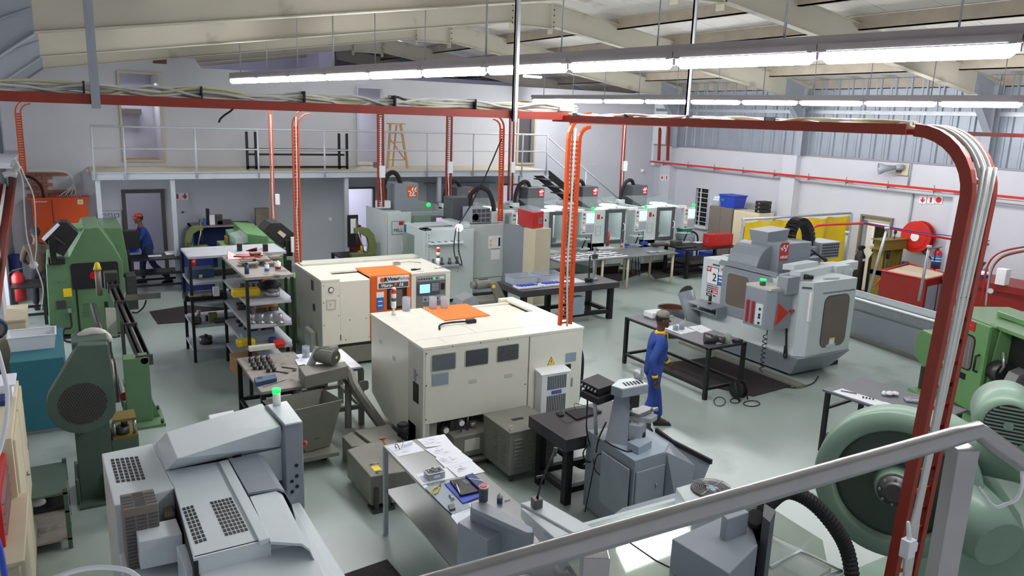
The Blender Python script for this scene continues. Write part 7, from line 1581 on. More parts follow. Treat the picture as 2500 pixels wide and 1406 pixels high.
put(600, 845, z, .28, .16, .12, 'yellow', 'yellow_bin', 'yellow plastic bin on the fourth shelf of the near rack', 'bin', bev=.03); put(640, 853, z, .4, .1, .07, 'cream', 'cream_box', 'long cream box at the front of the fourth shelf', 'box'); p = G(682, 847, z)
one('red_bin', S().hexa([(p.x-.06, p.y-.06, z), (p.x+.06, p.y-.06, z), (p.x+.06, p.y+.06, z), (p.x-.06, p.y+.06, z)], [(p.x-.08, p.y-.09, z+.07), (p.x+.08, p.y-.09, z+.07), (p.x+.08, p.y+.08, z+.1), (p.x-.08, p.y+.08, z+.1)]), 'redbright', 'small red parts bin on the fourth shelf of the near rack', 'bin')
put(630, 828, z, .5, .3, .1, 'signgrey', 'grey_tray', 'grey tray of leads on the fourth shelf of the near rack', 'tray'); put(665, 838, z, .12, .1, .1, 'bluedark', 'coil', 'dark blue coil beside the red bin on the fourth shelf', 'coil', bev=.03); put(600, 905, .34, .4, .4, .26, 'cardboard', 'cardboard_box', 'cardboard box on the lowest shelf of the near rack', 'box')
z = ZA[1]; put(487, 675, z, .44, .35, .16, 'navy', 'blue_case', 'blue steel case on the second shelf of the far rack', 'case'); p = G(471, 650, z); one('tin', S().cyl(p, p+Vector((0, 0, .12)), .05).ball(p+Vector((0, 0, .14)), .05), 'redlamp', 'red capped tin on the second shelf of the far rack', 'tin')
put(540, 668, z, .5, .3, .1, 'haasdark', 'motor', 'dark machine part on the second shelf of the far rack', 'part', bev=.03); z = ZA[2]; put(500, 728, z, .7, .35, .1, 'black', 'black_tray', 'black tray with dirty rags on the third shelf of the far rack', 'tray'); put(490, 722, z+.1, .4, .2, .05, 'shelfdirty', 'rag', 'dirty rag in the black tray on the far rack', 'rag', bev=.02); put(528, 722, z+.1, .1, .1, .16, 'signwhite', 'bottle', 'white bottle in the black tray on the far rack', 'bottle')
z = ZA[3]; put(480, 790, z, .16, .16, .12, 'darksteel', 'casting', 'black casting at the left of the fourth shelf, far rack', 'casting', bev=.03); put(520, 785, z, .14, .12, .16, 'olive', 'olive_block', 'olive grey block on the fourth shelf of the far rack', 'block'); put(550, 785, z, .4, .2, .07, 'darksteel', 'gear_part', 'dark heap of parts on the fourth shelf of the far rack', 'parts', bev=.03)
p = G(503, 838, ZA[4]); one('round_block', S().cyl(p+Vector((0, 0, .001)), p+Vector((0, 0, .13)), .11, n=18).cyl(p+Vector((0, 0, .13)), p+Vector((0, 0, .17)), .03), 'darksteel', 'round dark block on the lowest shelf of the far rack', 'block'); put(535, 835, ZA[4], .2, .15, .04, 'plastic', 'plastic_bag', 'clear bag beside the round dark block', 'bag', bev=.015)
# ---- worktable with holders
t = table('work_table', 'dirty topped table with tool holders in front of the near rack', 2.02, 2.85, 9.6, 11.15, .85, .04, 'shelfdirty', 'blackmetal', .03, .03, brace=.2)
z = .851
for i in range(4):
 for j in range(3+(i > 1)):
  p = G(612+i*14+j*5, 884-i*1.5+j*9, z); one('tool_holder', S().lathe(tuple(p), [(.028, 0), (.028, .03), (.035, .035), (.035, .06), (.025, .06), (.02, .08)], 12), 'darksteel', 'dark collet holder standing in the cluster on the dirty topped table', 'tool holder', 'collet holders on the dirty topped table')
t = thing('blue_fixture', 'blue grey clamping block with round hole on the dirty topped table', 'fixture', G(648, 920, z).x, G(648, 920, z).y, z); bx = part('block', slab(S(), [(620, 922), (672, 912), (676, 922), (624, 934)], z+.06, z), 'navy', t, .004); p = G(634, 922, z+.061); part('hole', S().cyl(p, p+Vector((0, 0, .003)), .035, n=16), 'black', t)
one('spanner', S().ob(G(670, 935, z+.008), (1, .5, 0), (-.5, 1, 0), .36, .016, .012), 'steel', 'long bright spanner along the front of the dirty topped table', 'spanner'); one('spanner', S().ob(G(706, 898, z+.008), (1, -1.1, 0), (1.1, 1, 0), .24, .02, .012).cb(G(719, 905, z).x, G(719, 905, z).y, z, .04, .04, .015), 'darksteel', 'dark spanner near the conveyor on the dirty topped table', 'spanner'); one('spanner', S().ob(G(688, 908, z+.008), (1, -1.1, 0), (1.1, 1, 0), .2, .02, .012), 'darksteel', 'shorter dark spanner beside the collet holders', 'spanner')
# desk with papers
t = table('inspection_desk', 'narrow table with white papers behind the conveyor motor', 2.82, 3.52, 9.95, 10.95, .86, .03, 'white', 'victorgrey', .035, .03, brace=.25, cat='table')
z = .861; sheet([(720, 878), (758, 872), (770, 884), (728, 892)], 'paper at the left of the narrow white table', 'papers on the narrow table', z); sheet([(812, 868), (838, 865), (862, 886), (836, 890)], 'paper right of the conveyor motor on the narrow white table', 'papers on the narrow table', z)
tumbler(747, 872, z, .17, .055, 'clear beaker full of dark parts on the narrow white table', 'plastic', 'jar', 'darksteel'); put(872, 903, z, .16, .07, .03, 'haasdark', 'gauge_block', 'dark fixture at the near right corner of the narrow white table', 'fixture')
# ---- middle heavy bench things
z = .871
def crate(px, py, w_, d_, h_, lab, m='plastic'):
 p = G(px, py, z); t = thing('plastic_crate', lab, 'crate', p.x, p.y, z); s = S(); x0, x1, y0, y1 = p.x-w_/2, p.x+w_/2, p.y-d_/2, p.y+d_/2
 for q in ((x0, x1, y0, y0+.008), (x0, x1, y1-.008, y1), (x0, x0+.008, y0, y1), (x1-.008, x1, y0, y1)): s.box(*q, z, z+h_)
 s.box(x0, x1, y0, y1, z, z+.008); part('crate_wall', s, m, t); part('crate_rim', S().frame((p.x, p.y, z+h_), XR, YU, w_+.03, d_+.03, .02, .012), 'signgrey', t, .003)
crate(1272, 690, .58, .42, .17, 'left clear plastic crate on the heavy black bench'); crate(1335, 684, .58, .42, .17, 'right clear plastic crate on the heavy black bench')
for k, px in enumerate((1288, 1348)):
 p = G(px, 701-k*6, z); t = thing('parts_tray', 'low tray of blue handled gauges in front of the %s crate' % ('left', 'right')[k], 'tray', p.x, p.y, z); part('tray', S().cb(p.x, p.y, z, .58, .28, .035), 'plasticwhite', t, .005)
 for j in range(5): part('blue_handle', S().ob(p+Vector((-.2+.09*j, .0, .05)), (.6, -1, 0), (1, .6, 0), .16, .03, .025), 'blue', t, .004)
p = G(1385, 688, z); one('white_tray', S().cb(p.x, p.y, z, .62, .5, .02).frame((p.x, p.y, z+.03), XR, YU, .62, .5, .02, .02), 'plasticwhite', 'shallow white tray on the heavy black bench', 'tray', bev=.004)
p = G(1437, 687, z); t = thing('height_gauge', 'black height gauge standing on the heavy black bench', 'gauge', p.x, p.y, z); part('base', S().cb(p.x, p.y, z, .16, .12, .08), 'black', t, .02); part('column', S().cb(p.x, p.y, z+.08, .035, .02, .5), 'darksteel', t); part('slider', S().cb(p.x+.02, p.y-.02, z+.2, .09, .05, .12), 'black', t)
p = G(1448, 684, z); t = thing('height_gauge', 'taller grey height gauge beside the black one', 'gauge', p.x, p.y, z); part('base', S().cb(p.x, p.y, z, .2, .14, .04), 'steel', t); part('column', S().cb(p.x, p.y, z+.04, .05, .03, .72), 'steelgrey', t); part('slider', S().cb(p.x, p.y-.02, z+.5, .12, .06, .1), 'darksteel', t)
p = G(1407, 750, .35); one('control_unit', S().cb(p.x, p.y, .2, .3, .2, .4), 'signgrey', 'pale switch box below the heavy black bench', 'box', bev=.01)
# ---- long inspection table
z = .901; rn = random.Random(5)
for i in range(6):
 for j in range(2):
  a = Vector((10.85+i*.36, 15.74+j*.5, z)); t = thing('white_tray', 'white card sheet laid with rows of parts on the long table', 'sheet', a.x+.16, a.y+.2, z, 'white sheets on the long table'); part('card', S().box(a.x, a.x+.33, a.y, a.y+.44, z, z+.006), 'paper', t)
  for k in range(6):
   for r_ in range(2): o = a+Vector((.05+k*.05, .12+r_*.2, .012)); one('hook_part', S().ob(o, (.7, -1, 0), (1, .7, 0), .09, .016, .012).cb(o.x+.01, o.y+.03, z+.007, .03, .016, .012), 'darksteel', 'small hooked part lying on a white sheet on the long table', 'part', 'hooked parts on the long table')
p = G(1483, 600, z); one('red_tube', S().cyl((p.x, p.y, z), (p.x, p.y, z+.42), .04, n=14), 'red', 'upright red tube on the long table', 'tube'); put(1530, 600, z, .1, .1, .06, 'blue', 'blue_bin', 'small blue bin behind the long table sheets', 'bin'); put(1572, 597, z, .22, .12, .08, 'blue', 'blue_bin', 'blue bin near the right end of the long table', 'bin'); put(1544, 598, z, .3, .2, .03, 'signgrey', 'grey_tray', 'flat grey tray on the long table', 'tray')
put(1610, 600, z, .5, .25, .08, 'darksteel', 'clamp_set', 'dark clamping parts at the right end of the long table', 'parts', bev=.02); put(1590, 616, z, .22, .18, .03, 'signgrey', 'instrument_tray', 'grey instrument case at the front right of the long table', 'case'); put(1612, 616, z, .2, .16, .03, 'haasgrey', 'instrument_tray', 'second grey case beside it at the table front', 'case'); p = G(1517, 603, z); t = thing('pen_pot', 'pot of pens on the long table', 'pot', p.x, p.y, z); part('pot', S().cyl(p, p+Vector((0, 0, .1)), .04), 'gold', t); part('pen', S().cyl(p, p+Vector((.02, 0, .24)), .006), 'black', t); part('pen', S().cyl(p, p+Vector((-.02, 0, .22)), .006), 'signgrey', t)
p = G(1545, 672, .0); t = thing('stool', 'black round stool under the long table', 'stool', p.x, p.y, 0); part('seat', S().cyl((p.x, p.y, .6), (p.x, p.y, .64), .18, n=20), 'black', t)
for a_ in (0.5, 2.1, 3.7, 5.3): part('leg', S().cyl((p.x+.2*cos(a_), p.y+.2*sin(a_), 0), (p.x+.12*cos(a_), p.y+.12*sin(a_), .6), .012), 'black', t)
# floor mats
def mat_(pts, lab): return simple('rubber_mat', lab, 'mat', slab(S(), pts, .015, .001), 'matblk', None)
mat_([(1590, 890), (1760, 868), (1938, 940), (1840, 966), (1700, 935)], 'black rubber mat between the work table and the right hand machining centre'); mat_([(365, 760), (460, 745), (600, 755), (600, 775), (385, 790)], 'dark rubber mat on the floor left of the far rack')
mat_([(800, 1415), (945, 1365), (1000, 1430)], 'black rubber mat at the bottom edge beside the turning centre'); mat_([(1350, 690), (1470, 655), (1585, 660), (1470, 700)], 'dark rubber mat under the long table')
mat_([(1570, 650), (1680, 635), (1720, 660), (1600, 680)], 'dark rubber mat beneath the bench with the red toolbox')
# ---- beige cupboard with red toolbox
p = G(1325, 672, 0); t = thing('cupboard', 'beige cupboard under a red toolbox, behind the heavy bench', 'cupboard', 11.6, 18.4, 0)
cbx0, cbx1, cby0, cby1 = 11.05, 11.85, 17.0, 18.0
qq = G(1310, 560, 1.32); hx = 1.84; c0 = G(1304, 558, hx); c1 = G(1346, 556, hx); c2 = G(1276, 553, hx)
part('cupboard_body', slab(S(), [(1279, 555), (1308, 560), (1346, 557), (1318, 552)], hx, 0), 'beige2', t, .006)
t = thing('toolbox', 'red metal toolbox with silver latch on the beige cupboard', 'toolbox', c0.x, c0.y, hx); part('toolbox_body', slab(S(), [(1264, 509), (1301, 519), (1328, 516), (1290, 507)], hx+.39, hx+.005), 'red', t, .006); q = G(1316, 538, hx+.2); part('latch', S().frame(q+Vector((0, -.06, 0)), XR, ZU, .1, .13, .025, .02), 'steel', t); part('latch_plate', S().ob(q+Vector((0, -.06, .02)), XR, ZU, .08, .05, .02), 'steel', t)
one('clear_cover', slab(S(), [(1268, 503), (1300, 512), (1326, 509), (1292, 500)], hx+.45, hx+.395), 'plastic', 'clear plastic tray with papers on top of the red toolbox', 'tray')
# ---- drum, bench things
p = G(1680, 622, .0); dx, dy = 17.2, 18.1; t = thing('coolant_drum', 'grey over blue coolant drum with a green tub on top', 'drum', dx, dy, 0)
part('drum_lower', S().cyl((dx, dy, 0), (dx, dy, .52), .30, n=28), 'blue', t); part('drum_upper', S().lathe((dx, dy, .52), [(.31, 0), (.31, .42), (.29, .44)], 28), 'signgrey', t); text('Blaser.', .13, 'bluedark', t, (dx-.225, dy-.235, .76), (.72, -.69, 0), bold=.004)
part('hose', S().tube(bez([(dx+.1, dy-.1, .97), (dx+.25, dy-.1, 1.02), (dx+.36, dy-.2, .85), (dx+.38, dy-.2, .3), (dx+.45, dy-.2, .05)], 5), .03), 'rubber', t); one('green_tub', S().hexa([(dx-.22, dy-.12, .965), (dx+.12, dy-.12, .965), (dx+.12, dy+.12, .965), (dx-.22, dy+.12, .965)], [(dx-.27, dy-.15, 1.14), (dx+.16, dy-.15, 1.14), (dx+.16, dy+.15, 1.14), (dx-.27, dy+.15, 1.14)]), 'tealbin', 'green plastic tub on the coolant drum', 'tub')
z = .851; t = thing('toolbox', 'bright red toolbox on the black bench near the drum', 'toolbox', 17, 16.5, z); part('toolbox_body', S().box(16.55, 17.45, 16.3, 16.65, z, z+.36), 'red', t, .008); part('latch', S().frame((16.545, 16.47, z+.18), (0, -1, 0), ZU, .1, .14, .02, .01), 'steel', t); part('lock', S().cyl((16.72, 16.295, z+.24), (16.72, 16.3, z+.24), .015), 'steel', t)
put(1668, 603, z, .7, .4, .03, 'black', 'parts_tray', 'black tray of small parts on the bench near the drum', 'tray'); put(1705, 592, z, .3, .25, .01, 'paper', 'papers', 'papers beside the black tray near the drum', 'paper'); put(1650, 600, z, .3, .25, .16, 'darksteel', 'vice', 'dark machine vice at the left of the bench near the drum', 'vice', bev=.03); p = G(1700, 640, .46); one('tool_roll', S().cb(p.x, p.y, .46, .8, .4, .05), 'darksteel', 'tools scattered on the lower shelf near the drum', 'tools'); put(1735, 592, z+.0, .1, .1, .14, 'steel', 'grease_nozzle', 'small steel fitting behind the red toolbox near the drum', 'fitting')
one('blue_crate', S().cb(17.9, 17.7, 0, .5, .4, .4), 'blue', 'blue crate under the bench near the drum', 'crate', bev=.01)
# ---- cabinets by the right wall
for (y0, y1, z1, m, lb) in ((17.0, 18.0, 1.86, 'brownmetal', 'brown grey steel cabinet with boxes on top, by the right wall'), (15.95, 16.95, 1.84, 'beige', 'beige steel cabinet beside the brown one, by the right wall')):
 t = thing('steel_cabinet', lb, 'cabinet', 18.5, (y0+y1)/2, 0); part('cabinet_body', S().box(18.08, 18.72, y0, y1, .02, z1), m, t, .006); part('door', S().box(18.06, 18.08, y0+.01, (y0+y1)/2-.004, .06, z1-.04), m, t); part('door', S().box(18.06, 18.08, (y0+y1)/2+.004, y1-.01, .06, z1-.04), m, t)
z = 1.861; t = thing('storage_crate', 'blue lidded plastic crate on the brown cabinet', 'crate', 18.4, 17.35, z); part('crate_body', S().hexa([(18.14, 17.05, z), (18.6, 17.05, z), (18.6, 17.6, z), (18.14, 17.6, z)], [(18.1, 17.0, z+.36), (18.64, 17.0, z+.36), (18.64, 17.65, z+.36), (18.1, 17.65, z+.36)]), 'blue', t, .01); part('lid', S().box(18.08, 18.66, 16.98, 17.67, z+.36, z+.40), 'blue', t, .008); part('sticker', S().box(18.105, 18.11, 17.45, 17.58, z+.2, z+.26), 'tealbin', t)
for k, (dz, m, lb) in enumerate(((0, 'plastic', 'clear box of blue caps on the brown cabinet'), (.17, 'signwhite', 'white box on the clear box, brown cabinet'), (.24, 'paper', 'topmost white box at the left of the brown cabinet'))): one('white_box', S().box(18.12+.01*k, 18.5, 17.68, 17.96-.02*k, z+dz, z+dz+(.16 if k == 0 else .06)), m, lb, 'box', bev=.004)
t = thing('mesh_crate', 'stack of dark crates with pink parts on the beige cabinet', 'crate', 18.4, 16.1, 1.84)
for k in range(3): part('crate', S().box(18.2, 18.6, 15.97, 16.25, 1.841+k*.12, 1.95+k*.12), 'black', t, .01); part('pink_part', S().cyl((18.195, 16.1, 1.89+k*.12), (18.2, 16.1, 1.89+k*.12), .03), 'cardboard', t)
# ---- welding curtain
X0c, X1c, Yc = PY(1810, 640, 14.95).x, PY(2095, 620, 14.95).x, 14.95
X0c, X1c = 16.1, 18.75; Yc = 14.3
a = G(1812, 536, 1.9); b = G(2092, 518, 1.9)
Yc = 13.6; a = PY(1812, 536, Yc); b = PY(2094, 519, Yc)
t = thing('welding_curtain', 'yellow welding curtain hanging from a grey tube frame', 'curtain', (a.x+b.x)/2, Yc, 0)
s = S(); n = 60; vs = []
for k in range(n+1):
 f = k/n; x = a.x+.12+(b.x-.2-a.x)*f; yy = Yc+.05*sin(f*26)+.02*sin(f*61); zz = a.z-.07+(b.z-a.z)*f-.018*(1+sin(f*40)); vs += [(x, yy, zz), (x-.02, yy+.01, .15)]
s.add(vs, [(2*k, 2*k+1, 2*k+3, 2*k+2) for k in range(n)], True); part('curtain_sheet', s, 'curtain', t)
part('top_tube', S().cyl(a, b, .03, n=10), 'galv', t)
for p in (a, b, a+(b-a)*.93): part('post', S().box(p.x-.025, p.x+.025, p.y-.06, p.y-.01, 0, p.z), 'railgrey', t)
# ---- objects by the right wall
p = PX(2145, 412, 18.45); t = thing('horn_speaker', 'grey horn loudspeaker high on the right wall', 'speaker', 18.7, 12.5, 3.4); part('horn', S().tube([p, p+Vector((.12, -.12, .02)), p+Vector((.3, -.3, .05))], [.16, .09, .05], 20, False), 'steelgrey', t).modifiers.new('s', 'SOLIDIFY').thickness = .01; part('driver', S().cyl(p+Vector((.28, -.28, .05)), p+Vector((.45, -.4, .07)), .07), 'steelgrey', t); part('phasing_plug', S().cyl(p+Vector((0, 0, .0)), p+Vector((.1, -.1, 0)), .02), 'white', t); part('bracket', S().box(18.75, 19.0, 12.15, 12.2, 3.35, 3.5), 'darksteel', t)
a = PX(2193, 400, 18.97); simple('alarm_panel', 'cream box high on the right wall beside the horn', 'box', S().box(18.93, 18.99, 11.98, 12.32, 3.28, 3.56), 'beige', bev=.01); simple('wall_pipe', 'thin grey pipe running down the right wall', 'pipe', S().cyl((19.08, 11.85, 1.5), (19.08, 11.85, 2.84), .025).cyl((18.97, 11.95, 3.02), (18.97, 11.95, 3.6), .025), 'steelgrey')
def sign(x, y, z, kind, lab, face='x'):
 r = (0, -1, 0) if face == 'x' else XR; n = Vector((-1, 0, 0)) if face == 'x' else Vector((0, -1, 0)); c = Vector((x, y, z)); t = thing('safety_sign', lab, 'sign', x, y, z, 'fire safety signs'); part('plate', S().ob(c, r, ZU, .19, .19, .01), 'signwhite', t); c2 = c+n*.008; R_ = Vector(r); U_ = Vector(ZU)
 if kind == 'arrow': s = S().poly([c2+R_*q[0]+U_*q[1] for q in ((-.02, .07), (.02, .07), (.02, 0), (.055, .03), (.055, -.01), (0, -.075), (-.055, -.01), (-.055, .03), (-.02, 0))], n, .003)
 elif kind == 'ext': s = S().ob(c2+U_*-.01, R_, U_, .05, .12, .004).ob(c2+U_*.06, R_, U_, .03, .02, .004)
 else: s = S().cyl(c2, c2+n*.003, .075, n=20)
 part('symbol', s, 'signred', t)
for px, kind, lb in ((2253, 'arrow', 'red arrow sign, left of three on the right wall'), (2273, 'ext', 'fire extinguisher sign, middle of three on the right wall'), (2292, 'disc', 'red disc sign, right of three on the right wall')): p = PX(px, 488, 19.1); sign(19.1, p.y, p.z, kind, lb)
for px, kind, lb in ((1617, 'arrow', 'red arrow sign on the far right pier'), (1628, 'ext', 'extinguisher sign on the far right pier')): p = PX(px, 433, 18.79); sign(18.79, p.y, p.z, kind, lb)
for px, kind, lb in ((433, 'ext', 'extinguisher sign on the back wall beside the left doorway'), (451, 'arrow', 'red arrow sign on the back wall beside the left doorway')): p = PY(px, 479, 21.99); sign(p.x, 21.99, p.z, kind, lb, 'y')
p = PX(2238, 578, 18.78); t = thing('hose_reel', 'round red fire hose reel on the right wall', 'hose reel', 18.9, p.y, 1.5)
part('drum_disc', S().lathe((18.72, p.y, p.z), [(.40, 0), (.40, .03), (.1, .03)], 36, 'x').lathe((18.72, p.y, p.z), [(.30, -.012), (.30, 0)], 32, 'x'), 'redbright', t); part('hose_coil', S().lathe((18.76, p.y, p.z), [(.36, 0), (.36, .18)], 32, 'x'), 'reddark', t); part('back_disc', S().lathe((18.94, p.y, p.z), [(.40, 0), (.40, .03)], 32, 'x'), 'redbright', t); part('hub', S().cyl((18.72, p.y, p.z), (18.69, p.y, p.z), .11, n=20), 'white', t)
part('hose', S().tube(bez([(18.8, p.y-.2, p.z-.36), (18.8, p.y-.45, p.z-.5), (18.8, p.y-.6, p.z-.8), (18.8, p.y-.62, p.z-1.0)], 5), .02), 'rubber', t)
def extinguisher(c, h, r, lab, label=True):
 t = thing('fire_extinguisher', lab, 'extinguisher', c.x, c.y, c.z); part('cylinder', S().lathe(tuple(c), [(r, 0), (r, h*.8), (r*.7, h*.9), (r*.3, h*.95)], 20), 'red', t); part('valve', S().cb(c.x, c.y, c.z+h*.95, r*.5, r*.5, h*.06).ob(c+Vector((0, 0, h*1.04)), (1, -.5, .3), YU, r*1.8, .03, .012), 'darksteel', t); part('hose', S().tube(bez([c+Vector((0, 0, h*.98)), c+Vector((-r*1.2, -.02, h*.9)), c+Vector((-r*1.3, -.03, h*.4))], 5), .014), 'rubber', t)
 if label:
  part('label', S().lathe((c.x, c.y, c.z+h*.18), [(r*1.02, 0), (r*1.02, h*.5)], 20), 'signblue', t); part('label_text', S().lathe((c.x, c.y, c.z+h*.36), [(r*1.03, 0), (r*1.03, h*.06)], 20).lathe((c.x, c.y, c.z+h*.5), [(r*1.03, 0), (r*1.03, h*.05)], 20), 'signwhite', t)
p = PX(2283, 655, 18.7); extinguisher(Vector((18.7, p.y, p.z)), .5, .11, 'red fire extinguisher with blue label on the right wall')
p = PX(2385, 700, 18.6); t = thing('gas_cylinder', 'blue gas cylinder standing at the right wall', 'gas cylinder', 18.6, p.y, 0); part('cylinder', S().lathe((18.6, p.y, 0.0), [(.14, 0), (.14, 1.05), (.08, 1.2), (.05, 1.24)], 20), 'navy', t); part('cap', S().lathe((18.6, p.y, 1.24), [(.05, 0), (.06, .12), (.11, .2), (.11, .22)], 16), 'navy', t); part('gauge', S().cyl((18.6, p.y-.15, 1.3), (18.58, p.y-.15, 1.3), .05).cyl((18.6, p.y, 1.28), (18.6, p.y-.15, 1.28), .012), 'steel', t)
for k, (x, y) in enumerate(((17.75, 12.2), (18.05, 12.0))):
 t = thing('gas_cylinder', 'black gas cylinder with dark regulator, %s of the pair near the white door' % ('left', 'right')[k], 'gas cylinder', x, y, 0, 'black gas cylinders'); part('cylinder', S().lathe((x, y, 0), [(.13, 0), (.13, 1.2-.05*k), (.06, 1.35-.05*k), (.04, 1.4-.05*k)], 20), 'black', t); part('regulator', S().cb(x, y, 1.38-.05*k, .14, .08, .1).cyl((x-.12, y, 1.43-.05*k), (x+.12, y, 1.43-.05*k), .035), 'rubber', t); part('label', S().box(x-.07, x+.05, y-.135, y-.13, 1.1, 1.16), 'signwhite', t) if k == 0 else None
# bench press frame
fy = 11.6; fx0, fx1 = PY(2160, 600, fy).x, PY(2205, 600, fy).x; zt2 = PY(2160, 588, fy).z; t = thing('hydraulic_press', 'olive steel hydraulic press frame behind the red cabinet', 'press', (fx0+fx1)/2, fy, 0)
for x in (fx0, fx1-.1): part('upright', S().box(x, x+.03, fy, fy+.3, 0, zt2).box(x+.09, x+.12, fy, fy+.3, 0, zt2).box(x+.02, x+.1, fy+.13, fy+.16, .2, zt2), 'olivedark', t)
part('crosshead', S().box(fx0-.1, fx1+.1, fy-.03, fy, zt2-.22, zt2).box(fx0-.12, fx1+.12, fy-.06, fy+.32, zt2, zt2+.02).box(fx0-.12, fx1+.12, fy-.06, fy+.32, zt2-.24, zt2-.22), 'olivedark', t); part('ram', S().cyl(((fx0+fx1)/2, fy+.15, zt2-.5), ((fx0+fx1)/2, fy+.15, zt2-.24), .07), 'darksteel', t); part('gauge', S().cyl(((fx0+fx1)/2, fy, zt2+.2), ((fx0+fx1)/2, fy+.03, zt2+.2), .05).cyl(((fx0+fx1)/2, fy+.02, zt2), ((fx0+fx1)/2, fy+.02, zt2+.16), .012), 'black', t); part('table', S().box(fx0, fx1, fy, fy+.3, .8, .92), 'darksteel', t); part('pump', S().cyl((fx1+.2, fy, .85), (fx1+.2, fy, 1.1), .09), 'navy', t)
# red cabinet
zr = 1.15; t = thing('red_cabinet', 'red steel trolley cabinet with compartment lid beyond the chip trough', 'cabinet', 16.5, 10, 0)
q = [(2152, 662), (2217, 645), (2322, 672), (2262, 684)]; part('cabinet_body', slab(S(), q, zr, 0), 'reddark', t, .008); P_ = [G(a_, b_, zr) for a_, b_ in q]; cm = sum(P_, Vector())/4
for k in range(2):
 f0, f1 = .06+.47*k, .5+.46*k; u0, u1 = P_[0]+(P_[1]-P_[0])*f0, P_[0]+(P_[1]-P_[0])*f1; v0, v1 = P_[3]+(P_[2]-P_[3])*f0, P_[3]+(P_[2]-P_[3])*f1; e = [u0+(v0-u0)*.06, u0+(v0-u0)*.92, u1+(v1-u1)*.92, u1+(v1-u1)*.06]; part('lid_panel', S().poly([p+Vector((0, 0, .001)) for p in e], (0, 0, 1), .008), 'beige2', t)
part('rim', S().tube([p+Vector((0, 0, .02)) for p in P_+[P_[0]]], .02, 4, smooth=False), 'redbright', t); fv = (P_[2]-P_[3])
for k in range(2): c = P_[3]+fv*(.27+.46*k); c.z = .57; part('side_panel', S().ob(c+Vector((-.0, -.01, 0)), fv, ZU, fv.length*.38, .85, .012), 'signgrey', t)
simple('strut', 'orange tube leaning in front of the gas cylinders', 'tube', S().cyl(PY(2135, 700, 11), PY(2170, 655, 10.9), .02), 'orange')
p = G(2365, 665, 1.3); t = thing('blue_case', 'long blue and white box behind the green right hand lathe', 'case', p.x, p.y, 1.3); a, b = G(2350, 664, 1.3), G(2408, 680, 1.3); part('case_lower', S().ob((a+b)/2+Vector((0, 0, .04)), b-a, ZU, (b-a).length, .08, .2), 'bluedark', t, .01); part('case_lid', S().ob((a+b)/2+Vector((0, 0, .10)), b-a, ZU, (b-a).length, .05, .2), 'signwhite', t, .01)
simple('red_bench', 'red bench behind the green right hand lathe', 'bench', S().box(p.x-.5, p.x+.6, p.y-1.6, p.y+.3, 1.1, 1.25).box(p.x-.45, p.x+.55, p.y-1.5, p.y+.2, 0, 1.1), 'reddark'); q = G(2440, 690, 1.3); simple('white_box', 'white switch box beside the right red ladder', 'box', S().cb(q.x+.1, q.y, 1.251, .2, .2, .35), 'signwhite', bev=.01)
# red cable rails near the right wall
pts = [PY(1962, 605, 11.4), PY(1968, 575, 11.4), PY(1985, 556, 11.4), PY(2010, 549, 11.4), PY(2110, 545, 11.4)]
t = thing('cable_conduit', 'red cable rail arching over the machining centre head towards the hose reel', 'cable tray', pts[0].x, 11.4, 1.8); part('rail', S().tube(bez(pts, 5)+[PY(2240, 570, 10.6), PY(2330, 585, 10.2), PY(2500, 608, 9.4)], .03, 6), 'redbright', t); part('blue_cable', S().tube([PY(2110, 543, 11.38), PY(2240, 566, 10.6), PY(2330, 577, 10.2), PY(2500, 598, 9.4)], .012, 6), 'blue', t)
for (a, b, lb) in ((PY(2165, 560, 9.9), PY(2120, 715, 9.9), 'grey post rising from the chip trough, left'), (PY(2268, 605, 8.9), PY(2243, 735, 8.9), 'grey post rising from the chip trough, right'), (PY(2068, 570, 11.0), PY(2060, 640, 11.0), 'short capped white post by the curtain')): t = thing('service_post', lb, 'post', b.x, b.y, b.z); part('post', S().cyl(b, a, .028, n=10), 'galv', t); part('cap', S().cyl(a, a+Vector((0, 0, .05)), .05, n=10), 'railgrey', t)
t = thing('cable_ladder', 'red cable ladder curving down to the top of the green right hand lathe', 'cable ladder', 13.6, 6.6, 1.6); D_ = 6.9
for dx in (-.08, .08):
 pp = [PY(2402, 745, D_), PY(2407, 700, D_), PY(2416, 655, D_), PY(2435, 628, D_), PY(2465, 615, D_), PY(2520, 605, D_)]; part('side_rail', S().tube([p+Vector((dx, 0, -dx*.5)) for p in bez(pp, 4)], .018, 6), 'redbright', t)
part('cable', S().tube(bez([p+Vector((0, -.03, 0)) for p in pp], 4), .015, 6), 'cable', t); part('round_knob', S().cyl(PY(2418, 710, D_-.1), PY(2418, 710, D_-.06), .045, n=16), 'signwhite', t)
